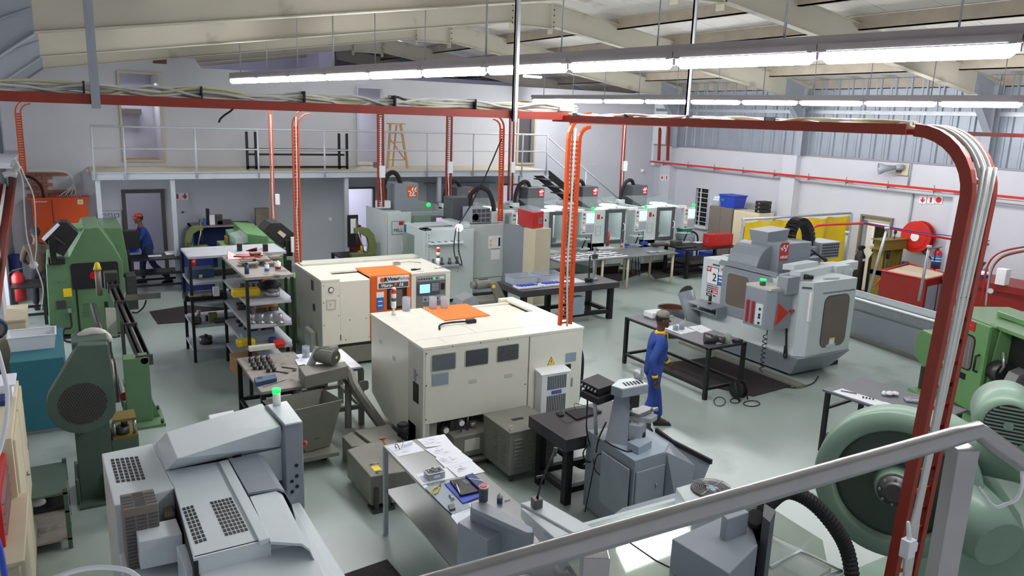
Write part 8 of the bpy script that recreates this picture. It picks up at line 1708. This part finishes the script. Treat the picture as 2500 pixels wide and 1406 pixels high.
# ---- chip trough and bed
t = thing('chip_trough', 'long grey sheet metal trough between the machining centre and the green lathe', 'conveyor', 14, 9, 0)
A0, A1 = G(2082, 705, 1.0), G(2300, 765, 1.0); dv = (A1-A0).normalized(); nv = Vector((dv.y, -dv.x, 0)); nv = nv if nv.x < 0 else -nv; B0 = Vector((13.5, 9.3, 0)); L_ = (A1-A0).length+1.0
for (off, z0, z1, nm, m) in ((0, .86, 1.0, 'top_rail', 'haaswhite'), (-.0, .52, .86, 'sloped_panel', 'galv')): part(nm, S().ob(A0+dv*L_/2+Vector((0, 0, (z0+z1)/2-1.0))+nv*(.05 if z0 < .8 else 0), dv, ZU, L_, z1-z0, .04), m, t)
part('lower_panel', S().ob(A0+dv*L_/2+nv*.12+Vector((0, 0, .3-1.0)), dv, ZU, L_, .58, .04), 'steelgrey', t); part('trough_ledge', S().ob(A0+dv*L_/2+nv*.1+Vector((0, 0, -.15)), dv, nv, L_, .18, .02), 'white', t); part('bed_box', S().ob(A0+dv*L_/2-nv*.2+Vector((0, 0, -.55)), dv, ZU, L_, .85, .5), 'steelgrey', t); part('skid', S().ob(A0+dv*L_/2+nv*.16+Vector((0, 0, -.97)), dv, ZU, L_, .06, .2), 'victorgrey', t)
# ---- green lathe on the right
xg, yg1 = 12.15, 6.75; zg = 1.62
Fp = G(2258, 985, .05); u = Vector((-.432, -.902, 0)).normalized(); n_ = Vector((-u.y, u.x, 0)); n_ = n_ if n_.x > 0 else -n_
ang = math.degrees(atan2(u.y, u.x)); t = thing('green_lathe', 'bright green lathe at the right edge with open dark chuck bay', 'machine', Fp.x, Fp.y, 0)
with at(Fp.x, Fp.y, 0, ang):      # local x runs along the front towards the camera, +y is behind
 zt3 = 1.66
 part('base', S().box(-.05, 3.4, -.12, 1.2, 0, .32), 'greenbright', t, .01); part('chip_ledge', S().box(-.05, 3.4, -.3, -.1, .24, .32), 'greenbright', t, .006); part('headstock', S().box(-.02, 1.15, .0, 1.15, .32, zt3), 'greenbright', t, .012); part('headstock_top', S().box(-.04, 1.2, .05, 1.2, zt3, zt3+.03), 'greenbright', t, .006)
 part('sliding_door', S().box(.12, 1.22, -.06, .0, .36, zt3+.03), 'greenbright', t, .01); part('door_window', rplate(S(), (.63, -.066, 1.2), XR, ZU, .68, .50, .07, .01), 'tintglass', t); r = S(); rring(r, (.63, -.062, 1.2), XR, ZU, .73, .55, .09, .03, -.012); part('window_seal', r, 'black', t)
 for k in range(8): part('window_bar', S().box(.33+k*.082, .338+k*.082, -.078, -.07, .97, 1.43), 'steelgrey', t)
 part('door_handle', S().tube([(1.12, -.06, .98), (1.12, -.12, 1.0), (1.12, -.12, 1.22), (1.12, -.06, 1.24)], .016), 'black', t); sg = part('name_plate', S().box(.38, .94, -.075, -.06, 1.54, 1.68), 'redbright', t); text('Victor', .14, 'signwhite', sg, (.66, -.078, 1.605), bold=.002, shear=.25); sg = part('model_plate', S().box(.30, .90, -.075, -.06, .78, .87), 'black', t); text('CNC TNS-3', .075, 'signwhite', sg, (.6, -.078, .825), bold=.002, shear=.15)
 part('chuck_bay', S().box(1.22, 2.4, .3, .35, .34, zt3), 'black', t); part('bay_floor', S().box(1.0, 2.3, -.1, .9, .32, .36), 'greendark', t); part('bay_side', S().prism([(.0, .36), (.35, .36), (.35, zt3), (.12, zt3)], 1.2, 1.23, 'x'), 'greenbright', t); part('chuck', S().cyl((1.23, .14, 1.05), (1.42, .14, 1.05), .15, n=24), 'darksteel', t); part('turret', S().cyl((1.7, .1, 1.05), (1.9, .1, 1.05), .2, n=8, smooth=False).cyl((1.62, .1, .95), (1.7, .1, .95), .04), 'steel', t); part('coolant_pipe', S().tube([(1.5, .0, 1.4), (1.55, 0, 1.2), (1.5, 0, 1.1)], .02), 'steel', t)
 part('tail_guard', S().prism([(1.9, .32), (3.4, .32), (3.4, zt3), (2.4, zt3), (1.9, .75)], -.08, .0), 'greenbright', t, .01); part('top_cover', S().box(1.0, 3.4, .1, 1.2, zt3-.02, zt3+.04).box(.6, 1.6, .5, 1.2, zt3+.04, zt3+.12).box(1.7, 3.0, .4, 1.2, zt3+.04, zt3+.12), 'greenbright', t, .01); part('rear_wall', S().box(1.0, 3.4, 1.1, 1.2, .3, zt3), 'greenbright', t)
 part('end_housing', S().prism([(-.72, .66), (-.72, .98), (-.69, 1.08), (-.58, 1.15), (0, 1.15), (0, .52), (-.35, .52)], .15, .85), 'greenbright', t, .03)
 part('left_valves', S().cb(.02, -.13, .2, .06, .06, .5), 'darksteel', t)
# ================================================================= FLYWHEEL PRESS (right foreground)
C0 = PD(2185, 1185, 7.2); axv = Vector((-.86, -.50, .06)).normalized()
Q = axv.to_track_quat('Z', 'Y').to_matrix().to_4x4(); Q.translation = C0
t = thing('flywheel_press', 'large pale green press with big round flywheel in the right foreground', 'press', C0.x+.4, C0.y-.2, 0)
with at(m=Q @ Matrix.Scale(.81, 4)):
 part('flywheel_guard', S().lathe((0, 0, 0), [(.50, -.32), (.75, -.32), (.77, -.29), (.775, -.02), (.755, .03), (.6, .055), (.575, .04), (.57, -.1)], 56), 'greenpress', t)
 part('flywheel_disc', S().lathe((0, 0, -.12), [(.58, 0), (.58, .04), (.52, .05), (.3, .02), (.28, .03)], 48), 'greenfly', t); part('hub', S().lathe((0, 0, -.1), [(.21, 0), (.18, .22), (.17, .24)], 32), 'greenpress', t); part('hub_cap', S().lathe((0, 0, .13), [(.155, 0), (.155, .05), (.11, .06), (.1, .1), (.085, .11)], 28), 'darksteel', t)
 for k in range(8): a_ = k*pi/4; part('hub_bolt', S().cyl((.13*cos(a_), .13*sin(a_), .18), (.13*cos(a_), .13*sin(a_), .2), .014, n=6), 'steel', t)
 part('balance_hole', S().cyl((.1, -.42, -.08), (.1, -.42, -.065), .04, n=14), 'black', t)
bk = lambda px, py, d=7.8: PD(px, py, d)
part('frame', S().poly([bk(2240, 1010), bk(2330, 1060), bk(2420, 1180), bk(2500, 1300), bk(2560, 1500), bk(2330, 1560), bk(2200, 1400)], (axv*-1), .45), 'greenpress', t, .03); part('frame_foot', S().box(C0.x-.2, C0.x+1.3, C0.y-.9, C0.y+.4, 0, .5), 'greenpress', t, .02)
part('drive_arm', S().tube([bk(2300, 1060, 7.6), bk(2400, 1110, 7.5), bk(2490, 1130, 7.4), bk(2560, 1150, 7.3)], [.2, .17, .16, .16], 12), 'greenpress', t); part('lower_housing', S().tube([bk(2330, 1240, 7.3), bk(2400, 1290, 7.3), bk(2440, 1330, 7.2)], [.3, .26, .2], 20), 'greenpress', t)
M0 = PD(2462, 1040, 7.1); Q2 = axv.to_track_quat('Z', 'Y').to_matrix().to_4x4(); Q2.translation = M0
mt = t
with at(m=Q2):
 part('motor_body', S().lathe((0, 0, 0), [(.2, -.6), (.24, -.55), (.24, -.08), (.21, -.02), (.17, 0)], 32), 'greenpress', mt); part('fan_grille', S().lathe((0, 0, .0), [(.165, 0), (.165, .004)], 32), 'black', mt)
 s = S()
 for k in range(-5, 6): w_ = sqrt(max(.16**2-(k*.028)**2, 0)); s.box(-w_, w_, k*.028-.006, k*.028+.006, .004, .01)
 s.cyl((0, 0, .004), (0, 0, .014), .035, n=16); part('grille_bars', s, 'greenpress', mt)
# ================================================================= RIGHT CENTRE SMALL THINGS
z = .901; put(1600, 772, z, .36, .26, .1, 'plasticwhite', 'white_tub', 'white plastic tub at the far end of the work table', 'tub', bev=.01); sheet([(1620, 800), (1655, 791), (1700, 808), (1662, 816)], 'drawing left on the work table', 'papers on the work table', z); sheet([(1680, 798), (1712, 793), (1740, 806), (1712, 813)], 'drawing right on the work table', 'papers on the work table', z)
tumbler(1649, 806, z, .09, .05, 'low clear jar on the work table drawings', fill='darksteel'); tumbler(1664, 804, z, .14, .05, 'taller clear jar on the work table drawings', fill='darksteel'); put(1616, 786, z, .1, .1, .08, 'cream', 'cream_block', 'cream block behind the walking man on the work table', 'block')
tumbler(1775, 838, z, .16, .055, 'clear beaker at the near end of the work table', 'acrylic'); p = G(1740, 838, z); t = thing('machined_part', 'turned dark steel cone lying at the near end of the work table', 'part', p.x, p.y, z); part('cone', S().cyl(p+Vector((-.12, .08, .09)), p+Vector((.05, -.03, .08)), .09, .075, n=20), 'darksteel', t); part('stem', S().cyl(p+Vector((.05, -.03, .08)), p+Vector((.16, -.1, .06)), .05, .06, n=16), 'darksteel', t); put(1800, 836, z, .16, .12, .06, 'black', 'black_grip', 'black hand tool at the near corner of the work table', 'tool', bev=.02)
p = G(1660, 838, 0); t = thing('waste_drum', 'open dark drum with rusty inside beyond the work table', 'drum', 10.85, 11.75, 0); part('drum_wall', S().tube([(10.95, 11.75, 0), (10.95, 11.75, .62)], .29, 28, False), 'haasdark', t).modifiers.new('s', 'SOLIDIFY').thickness = .01; part('drum_floor', S().cyl((10.95, 11.75, 0), (10.95, 11.75, .02), .28, n=24), 'rust', t); part('rust_lining', S().tube([(10.95, 11.75, .03), (10.95, 11.75, .6)], .276, 28, False), 'rust', t)
a, b = PY(1675, 712, 11.2), PY(1695, 795, 10.9); t = thing('chip_chute', 'grey half round chute of the machining centre ending over the drum', 'chute', a.x, a.y, b.z); part('chute_shell', S().tube([a, b], [.17, .13], 16, True), 'haasgrey', t); part('mouth', S().cyl(a, a+Vector((-.01, 0, .01)), .15, n=20), 'black', t)
p = G(1806, 975, .0); t = thing('cable_reel', 'black extension lead reel on the floor beside the work table', 'cable reel', p.x, p.y, 0)
for d in (-.06, .06): part('reel_flange', S().cyl((p.x+d-.006, p.y+.05, .16), (p.x+d+.006, p.y+.05, .16), .15, n=24), 'black', t)
part('reel_drum', S().cyl((p.x-.06, p.y+.05, .16), (p.x+.06, p.y+.05, .16), .11, n=20), 'rubber', t); part('stand', S().tube([(p.x-.1, p.y-.08, .012), (p.x-.1, p.y+.05, .3), (p.x+.1, p.y+.05, .3), (p.x+.1, p.y-.08, .012)], .012), 'black', t)
def loop(px, py, rx, ry): return [G(px+rx*cos(a_), py+ry*sin(a_), .008) for a_ in [i*pi/8 for i in range(17)]]
part('lead', S().tube(loop(1835, 985, 20, 7), .008, 6, False).tube(loop(1795, 978, 12, 6), .008, 6, False).tube(loop(1757, 980, 14, 11), .006, 6, False), 'rubber', t)
one('floor_cable', S().tube(bez([G(1915, 945, .012), G(1950, 946, .012), G(1985, 935, .012), G(1998, 918, .012)], 6), .01, 6), 'rubber', 'black cable snaking from under the right hand machining centre', 'cable')
# ================================================================= BACK LEFT
a, b = PY(75, 487, 21.6), PY(212, 483, 21.6); t = thing('distribution_board', 'bright orange electrical distribution board on the back wall', 'cabinet', (a.x+b.x)/2, 21.7, .6)
part('board_body', S().box(a.x, b.x, 21.62, 21.98, .75, a.z), 'boardorange', t, .008); part('top_lip', S().box(a.x-.06, b.x+.06, 21.6, 21.98, a.z-.01, a.z+.03), 'boardorange', t); part('door_split', S().box(a.x+.42, a.x+.435, 21.612, 21.62, .8, a.z-.03), 'reddark', t); q = PY(196, 493, 21.6); pl_ = part('warning_plate', S().ob((q.x, 21.61, q.z), XR, ZU, .12, .12, .01), 'signwhite', t); part('warning_triangle', S().poly([(q.x-.045, 21.602, q.z-.035), (q.x+.045, 21.602, q.z-.035), (q.x, 21.602, q.z+.045)], (0, -1, 0), .004), 'signyellow', pl_); part('notice', S().ob((a.x+.2, 21.61, a.z-.06), XR, ZU, .26, .02, .006), 'signwhite', t)
s = S()
for k in range(12): s.cyl((a.x+.55+k*.045, 21.75, a.z+.03), (a.x+.55+k*.045, 21.75, a.z+.07), .014, n=6)
part('cable_glands', s, 'cable', t)['kind'] = 'stuff'
for k in range(4): part('cable', S().tube(bez([(a.x+.6+k*.12, 21.75, a.z+.06), PY(176+k*2, 455, 21.7), PY(178-k, 435, 21.7), PY(160, 418+k, 21.7), PY(110, 412+k*2, 21.7), PY(62, 416+k, 21.7)], 4), .02, 6), 'cable', t)
part('cable', S().tube(bez([PY(107, 483, 21.7), PY(100, 455, 21.7), PY(80, 435, 21.7), PY(60, 430, 21.7)], 4), .035, 6), 'rubber', t)
s = PY(60, 412, 21.97), PY(198, 478, 21.97); x0, x1, z0, z1 = s[0].x, s[1].x, s[1].z, s[0].z
t = thing('brick_patch', 'bare brick edges of a knocked through opening above the orange board', 'brickwork', (x0+x1)/2, 21.97, z0)
for i in range(int((x1-x0)/.23)):
 for j in range(int((z1-z0)/.085)):
  if abs(i-(x1-x0)/.46) < 1.2 and 1 < j < 6: continue
  part('brick', S().box(x0+i*.23+(.11 if j % 2 else 0), x0+i*.23+.215+(.11 if j % 2 else 0), 21.95, 21.99, z0+j*.085, z0+j*.085+.072), 'brick', t)
a, b = PY(238, 515, 21.97), PY(298, 560, 21.97); t = thing('meter_box', 'white electricity meter box with four dials left of the doorway', 'meter box', (a.x+b.x)/2, 21.9, b.z-.3); part('box_body', S().box(a.x, b.x, 21.9, 21.98, b.z-.3, a.z), 'wall', t, .006)
for k, (dx, dz) in enumerate(((.12, -.12), (.27, -.12), (.42, -.12), (.28, -.3))): part('meter_window', S().frame((a.x+dx, 21.895, a.z+dz), XR, ZU, .11, .1, .012, .01), 'haasdark', t)
one('door_stop', S().cyl(PY(446, 518, 21.98), PY(446, 518, 21.93), .025), 'black', 'small black fitting on the back wall below the arrow sign', 'fitting'); simple('wall_socket', 'small white socket on the grey back wall left of the middle door', 'socket', S().ob(PY(806, 535, 21.98), XR, ZU, .1, .1, .02), 'signwhite')
simple('vent_pipe', 'short pale pipe end sticking out of the back wall', 'pipe', S().cyl(PY(212, 415, 21.98), PY(214, 415, 21.98)+Vector((0, -.2, 0)), .04), 'cream'); simple('bulkhead_lamp', 'small round white lamp on the far wall above the stair', 'lamp', S().cyl(PY(1568, 416, 21.98), PY(1568, 416, 21.9), .06, n=14), 'signwhite')
table('work_table', 'black framed table with papers in front of the left doorway', 1.30, 2.72, 19.75, 20.55, .82, .03, 'blackmetal', 'blackmetal', .03, .03, brace=.16, shelf=.45); z = .821
put(378, 625, z, .3, .2, .01, 'paper', 'papers', 'paper on the table before the left doorway', 'paper'); put(425, 620, z, .4, .3, .06, 'signwhite', 'cloth', 'pale cloth heap on the table before the left doorway', 'cloth', bev=.02); put(327, 615, z, .22, .2, .15, 'blue', 'blue_box', 'small blue box on the table before the left doorway', 'box')
x0b, x1b = PY(468, 552, 20.9).x, PY(580, 548, 20.9).x; t = thing('blue_bench', 'dark blue open bench cabinet against the back wall', 'bench', (x0b+x1b)/2, 21, 0); zb2 = PY(520, 552, 20.9).z; part('bench_top', S().box(x0b, x1b+.4, 20.9, 21.7, zb2-.03, zb2), 'shelfdirty', t); part('side', S().box(x0b, x0b+.03, 20.9, 21.7, 0, zb2), 'navy', t); part('back', S().box(x0b, x1b+.4, 21.66, 21.7, 0, zb2), 'bluedark', t); part('middle_shelf', S().box(x0b, x1b+.4, 20.95, 21.66, .75, .79), 'bluedark', t); part('side', S().box(x1b+.37, x1b+.4, 20.9, 21.7, 0, zb2), 'bluedark', t)
for px, w_, h_, m, lb in ((499, .05, .17, 'signblue', 'blue tin on the blue bench'), (508, .07, .42, 'blackmetal', 'upright dark bar on the blue bench'), (517, .16, .26, 'signwhite', 'white canister on the blue bench'), (533, .2, .26, 'darksteel', 'dark drill part on the blue bench'), (536, .13, .1, 'redbright', 'red tin on the blue bench'), (552, .25, .12, 'darksteel', 'dark machine part at the right of the blue bench'), (640, .35, .3, 'brownmetal', 'brown clamp rack beyond the second green lathe')): p = PY(px, 545, 21.2); one('bench_item', S().cb(p.x, 21.2, zb2+.001 if px < 600 else .0, w_, .14, h_ if px < 600 else zb2+.4), m, lb, 'tool', bev=.006)
def arbor(c, sc, m, lab, num=None, flip=1):
 t = thing('arbor_press', lab, 'press', c.x, c.y, c.z); pts = [(0, 0), (.28, 0), (.30, .25), (.24, .48), (.12, .62), (-.02, .66), (-.2, .64), (-.2, .52), (-.04, .50), (.08, .42), (.13, .25), (.1, .08), (0, .08)]
 part('c_frame', S().prism([(c.x+flip*a_*sc, c.z+b_*sc) for a_, b_ in pts], c.y-.07, c.y+.07), m, t, .012); part('ram', S().cyl((c.x-flip*.14*sc, c.y, c.z+.2*sc), (c.x-flip*.14*sc, c.y, c.z+.82*sc), .03, n=10), 'darksteel', t); part('base', S().cb(c.x-flip*.05*sc, c.y, c.z, .5*sc, .2, .08*sc), m, t, .01); part('lever', S().cyl((c.x-flip*.14*sc, c.y-.1, c.z+.58*sc), (c.x-flip*.02*sc, c.y-.15, c.z+.1*sc), .014), 'steel', t)
 if num: text(num, .14, 'black', t, (c.x+flip*.2*sc, c.y-.075, c.z+.12*sc))
p = PY(480, 606, 19.6); arbor(Vector((p.x, 19.6, p.z)), .85, 'olive', 'olive arbor press with number 37 on the left, before the blue bench', '37', -1); one('press_stand', S().cb(p.x, 19.7, 0, .7, .5, p.z-.001), 'bluedark', 'dark blue stand under the numbered arbor press', 'stand')
table('work_table', 'black table with the tall arbor press before the middle doorway', 6.0, 6.95, 18.3, 19.4, .80, .03, 'blackmetal', 'blackmetal', .035, .04, brace=.2); p = G(895, 630, .801); arbor(Vector((6.6, 18.6, .801)), 1.15, 'olive', 'tall olive arbor press on the black table before the middle doorway'); can(884, 560+57, .801, .2, .04, 'yellow', 'yellow bottle cap of the tall arbor press table', 'bottle', None, 'black')
simple('filing_cabinet', 'dark brown cabinet inside the middle doorway', 'cabinet', S().box(7.5, 7.85, 22.3, 22.8, 0, 1.05), 'reddark'); one('hanging_paper', S().box(6.70, 6.86, 19.86, 19.87, 1.2, 1.6), 'paper', 'white papers hanging on the walkway column by the middle doorway', 'paper'); simple('column_board', 'dark narrow board fixed to the walkway column by the middle doorway', 'board', S().box(6.62, 6.92, 19.88, 19.9, 0.82, 1.7), 'black')
extinguisher(Vector((G(50, 735, .4).x, G(50, 735, .4).y, .42)), .62, .12, 'red fire extinguisher beside the white pier on the left', False); p = G(38, 640, .8); simple('waste_bin', 'dark blue bin with pink lid behind the left fire extinguisher', 'bin', S().cyl((p.x, p.y, .0), (p.x, p.y, .98), .12), 'bluedark')
table('side_bench', 'small dark bench beside the two men in brown', -1.0, -.42, 17.6, 18.4, .8, .03, 'blackmetal', 'blackmetal', .03, .03, brace=.2)
# ================================================================= PEOPLE
def skin(name, verts, edges, m, parent, org, sub=2):
 me = bpy.data.meshes.new(name); MM = X[-1]; o0 = MM @ Vector(org); me.from_pydata([MM @ Vector(v[:3])-o0 for v in verts], edges, []); o = bpy.data.objects.new(name, me); COL.objects.link(o)
 md = o.modifiers.new('skin', 'SKIN'); md.use_smooth_shade = True
 for i, v in enumerate(verts): r = v[3]; rr = r if isinstance(r, tuple) else (r, r); me.skin_vertices[0].data[i].radius = rr
 me.skin_vertices[0].data[0].use_root = True; sd = o.modifiers.new('sub', 'SUBSURF'); sd.levels = sub; sd.render_levels = sub; me.materials.append(MT[m]); o.parent = parent; o.location = o0-_wp(parent); WL[o.name] = o0; return o
def person(x, y, ang, lab, top, trousers, sk='skin', pose=None, hat=None, collar=None, lean=0., legs=((.12, -.02), (-.12, .02)), arms=None, sc=1., hatm='cap'):
 with at(m=Matrix.Translation((x, y, 0)) @ Matrix.Rotation(radians(ang), 4, 'Z') @ Matrix.Scale(sc, 4)):
  t = thing('person', lab, 'person', 0, 0, 0); hy = lean*.0; sy = lean*.45; hd = lean*.62
  (fl, fr) = legs            # forward offsets (foot, knee) of left and right leg
  arms = arms or (((-.27, sy-.02, 1.14), (-.30, sy+.04, .88)), ((.27, sy-.02, 1.14), (.30, sy+.04, .88)))
  B = [(0, 0, .95, (.09, .07)), (0, sy*.45, 1.15, (.09, .07)), (0, sy, 1.36, (.10, .07)), (0, sy+.01, 1.46, .065), (0, hd, 1.54, .055), (0, hd+.02, 1.62, (.075, .085)), (0, hd+.02, 1.70, (.07, .085))]
  E_ = [(0, 1), (1, 2), (2, 3), (3, 4), (4, 5), (5, 6)]
  for q, (ft, kn), (el, wr) in ((-1, fl, arms[0]), (1, fr, arms[1])):
   n = len(B); B += [(q*.10, 0, .88, .06), (q*.11, kn, .50, .05), (q*.11, ft, .09, .04), (q*.12, ft+.13, .04, .035)]; E_ += [(0, n), (n, n+1), (n+1, n+2), (n+2, n+3)]
   n = len(B); B += [(q*.17, sy, 1.385, .045), (*el, .042), (*wr, .028)]; E_ += [(2, n), (n, n+1), (n+1, n+2)]
  body = skin('body', B, E_, sk, t, (0, 0, 0))
  J = [(0, 0, .80, (.16, .125)), (0, 0, .92, (.17, .13)), (0, sy*.45, 1.14, (.16, .12)), (0, sy, 1.36, (.175, .12)), (0, sy+.01, 1.45, .08)]; JE = [(0, 1), (1, 2), (2, 3), (3, 4)]
  for q, (el, wr) in ((-1, arms[0]), (1, arms[1])):
   n = len(J); w2 = Vector(el)+(Vector(wr)-Vector(el))*.88; J += [(q*.20, sy, 1.385, .075), (*el, .06), (*w2, .05)]; JE += [(3, n), (n, n+1), (n+1, n+2)]
  skin('jacket', J, JE, top, t, (0, 0, .9))
  T_ = [(0, 0, .93, (.15, .115)), (0, 0, 1.06, (.13, .10))]; TE = [(0, 1)]
  for q, (ft, kn) in ((-1, fl), (1, fr)):
   n = len(T_); T_ += [(q*.105, 0, .84, .105), (q*.115, kn, .50, .08), (q*.115, ft, .12, .07)]; TE += [(0, n), (n, n+1), (n+1, n+2)]
  skin('trousers', T_, TE, trousers, t, (0, 0, 0))
  for q, (ft, kn) in ((-1, fl), (1, fr)): part('shoe', S().hexa([(q*.115-.045, ft-.08, 0), (q*.115+.045, ft-.08, 0), (q*.115+.045, ft+.2, 0), (q*.115-.045, ft+.2, 0)], [(q*.115-.04, ft-.07, .09), (q*.115+.04, ft-.07, .09), (q*.115+.035, ft+.17, .05), (q*.115-.035, ft+.17, .05)]), 'black', t, .015)
  hz_ = 1.655; hyy = hd+.02      # face
  fc_ = part('face', S().ball((0, hyy+.0, hz_), .098, 18, (.8, 1.0, 1.22)).ball((0, hyy+.062, hz_-.085), .05, 12, (.85, .7, .7)), sk, t)
  part('nose', S().prism([(hyy+.085, hz_-.035), (hyy+.125, hz_-.03), (hyy+.09, hz_+.02)], -.014, .014, 'x'), sk, t); part('mouth', S().box(-.022, .022, hyy+.088, hyy+.1, hz_-.068, hz_-.058), 'reddark', t)
  for q in (-1, 1): part('eye', S().ball((q*.03, hyy+.085, hz_+.012), .012, 8), 'white', t); part('ear', S().ball((q*.078, hyy-.005, hz_-.01), .03, 8, (.4, .7, 1.1)), sk, t)
  part('hair', S().ball((0, hyy-.012, hz_+.03), .1, 16, (.83, 1.0, 1.0)), 'black', t)
  if hat == 'cap': part('hat', S().lathe((0, hyy-.005, hz_+.045), [(.088, 0), (.095, .03), (.09, .065), (.06, .085), (.01, .09)], 20).prism([(-.07, hyy+.05), (.07, hyy+.05), (.05, hyy+.15), (-.05, hyy+.15)], hz_+.045, hz_+.06, 'z'), hatm, t)
  if hat == 'beanie': part('hat', S().lathe((0, hyy-.01, hz_+.015), [(.095, 0), (.1, .04), (.09, .09), (.05, .125), (.01, .13)], 20), hatm, t)
  if collar: part('collar', S().lathe((0, sy+.012, 1.43), [(.085, 0), (.075, .05), (.06, .07)], 18), collar, t); part('collar_front', S().poly([(-.05, sy+.108, 1.45), (.05, sy+.108, 1.45), (.0, sy+.128, 1.25)], (0, 1, 0), .012), collar, t)
  for q, (el, wr) in ((-1, arms[0]), (1, arms[1])):       # hands
   w_ = Vector(wr); d = (w_-Vector(el)).normalized(); side = Vector((0, 1, 0)) if abs(d.y) < .8 else Vector((1, 0, 0)); side = (side-d*side.dot(d)).normalized(); n = d.cross(side)
   V = [(*(w_-d*.01), .024), (*(w_+d*.05), (.03, .018))]; EE = [(0, 1)]
   for k, (o_, L) in enumerate(((-.027, .062), (-.009, .075), (.009, .072), (.027, .055))):
    b0 = w_+d*.085+side*o_; m = len(V); V += [(*(b0), .0095), (*(b0+d*L*.5+n*.008*q), .0085), (*(b0+d*L+n*.03*q), .007)]; EE += [(1, m), (m, m+1), (m+1, m+2)]
   m = len(V); V += [(*(w_+d*.03+side*.035), .012), (*(w_+d*.075+side*.05+n*.01*q), .0095)]; EE += [(0, m), (m, m+1)]
   skin('hand', V, EE, sk, t, tuple(w_), 1)
   if collar: part('cuff', S().cyl(w_-d*.045, w_-d*.005, .043, n=14), collar, t)
 return t
person(7.22, 8.02, -118, 'man in blue overalls, yellow collar and grey flat cap walking right in the middle aisle', 'overall', 'overall', 'skin', None, 'cap', 'shirt', .10, ((.16, .10), (-.16, .0)), (((-.28, .12, 1.14), (-.25, .28, .93)), ((.30, -.10, 1.14), (.31, -.04, .88))))
person(1.78, 20.95, 95, 'man in red cap and blue overalls striding left past the left doorway', 'overall', 'overalld', 'skin2', None, 'cap', None, .22, ((-.45, -.08), (.12, .12)), (((-.27, .22, 1.16), (-.2, .42, 1.12)), ((.27, .2, 1.16), (.2, .4, 1.12))), 1.0, 'hatred')
person(1.02, 21.05, 100, 'dark clothed man with pale headband in front of the left doorway, carrying a black box', 'darkcloth', 'darkcloth', 'skin', None, 'beanie', None, .1, ((.1, .05), (-.1, 0)), (((-.27, .12, 1.12), (-.16, .32, 1.05)), ((.27, .12, 1.12), (.16, .32, 1.05))), .97, 'signgrey')
one('black_box', S().cb(1.36, 20.62, .98, .46, .3, .44), 'black', 'black box carried between the two men at the left doorway', 'box', bev=.01)
person(-.52, 18.95, 8, 'man in brown coat and dark beanie seen from behind on the far left', 'coat', 'darkcloth', 'skin', None, 'beanie', None, .08, ((.06, .02), (-.06, 0)), (((-.28, .1, 1.12), (-.2, .3, 1.0)), ((.3, .1, 1.14), (.28, .3, 1.05))), 1.0, 'darkcloth')
person(-.12, 19.7, -15, 'second man in dark beanie behind the black control box on the far left', 'coat', 'darkcloth', 'skin', None, 'beanie', None, .05, ((.06, .02), (-.06, 0)), None, 1.0, 'darkcloth')
person(PY(1822, 620, 14.3).x, 14.3, 60, 'person in blue overalls standing half behind the left end of the yellow curtain', 'overall', 'overall', 'skin2', None, 'beanie', None, .15, ((.05, .02), (-.05, 0)), None, .98, 'reddark')
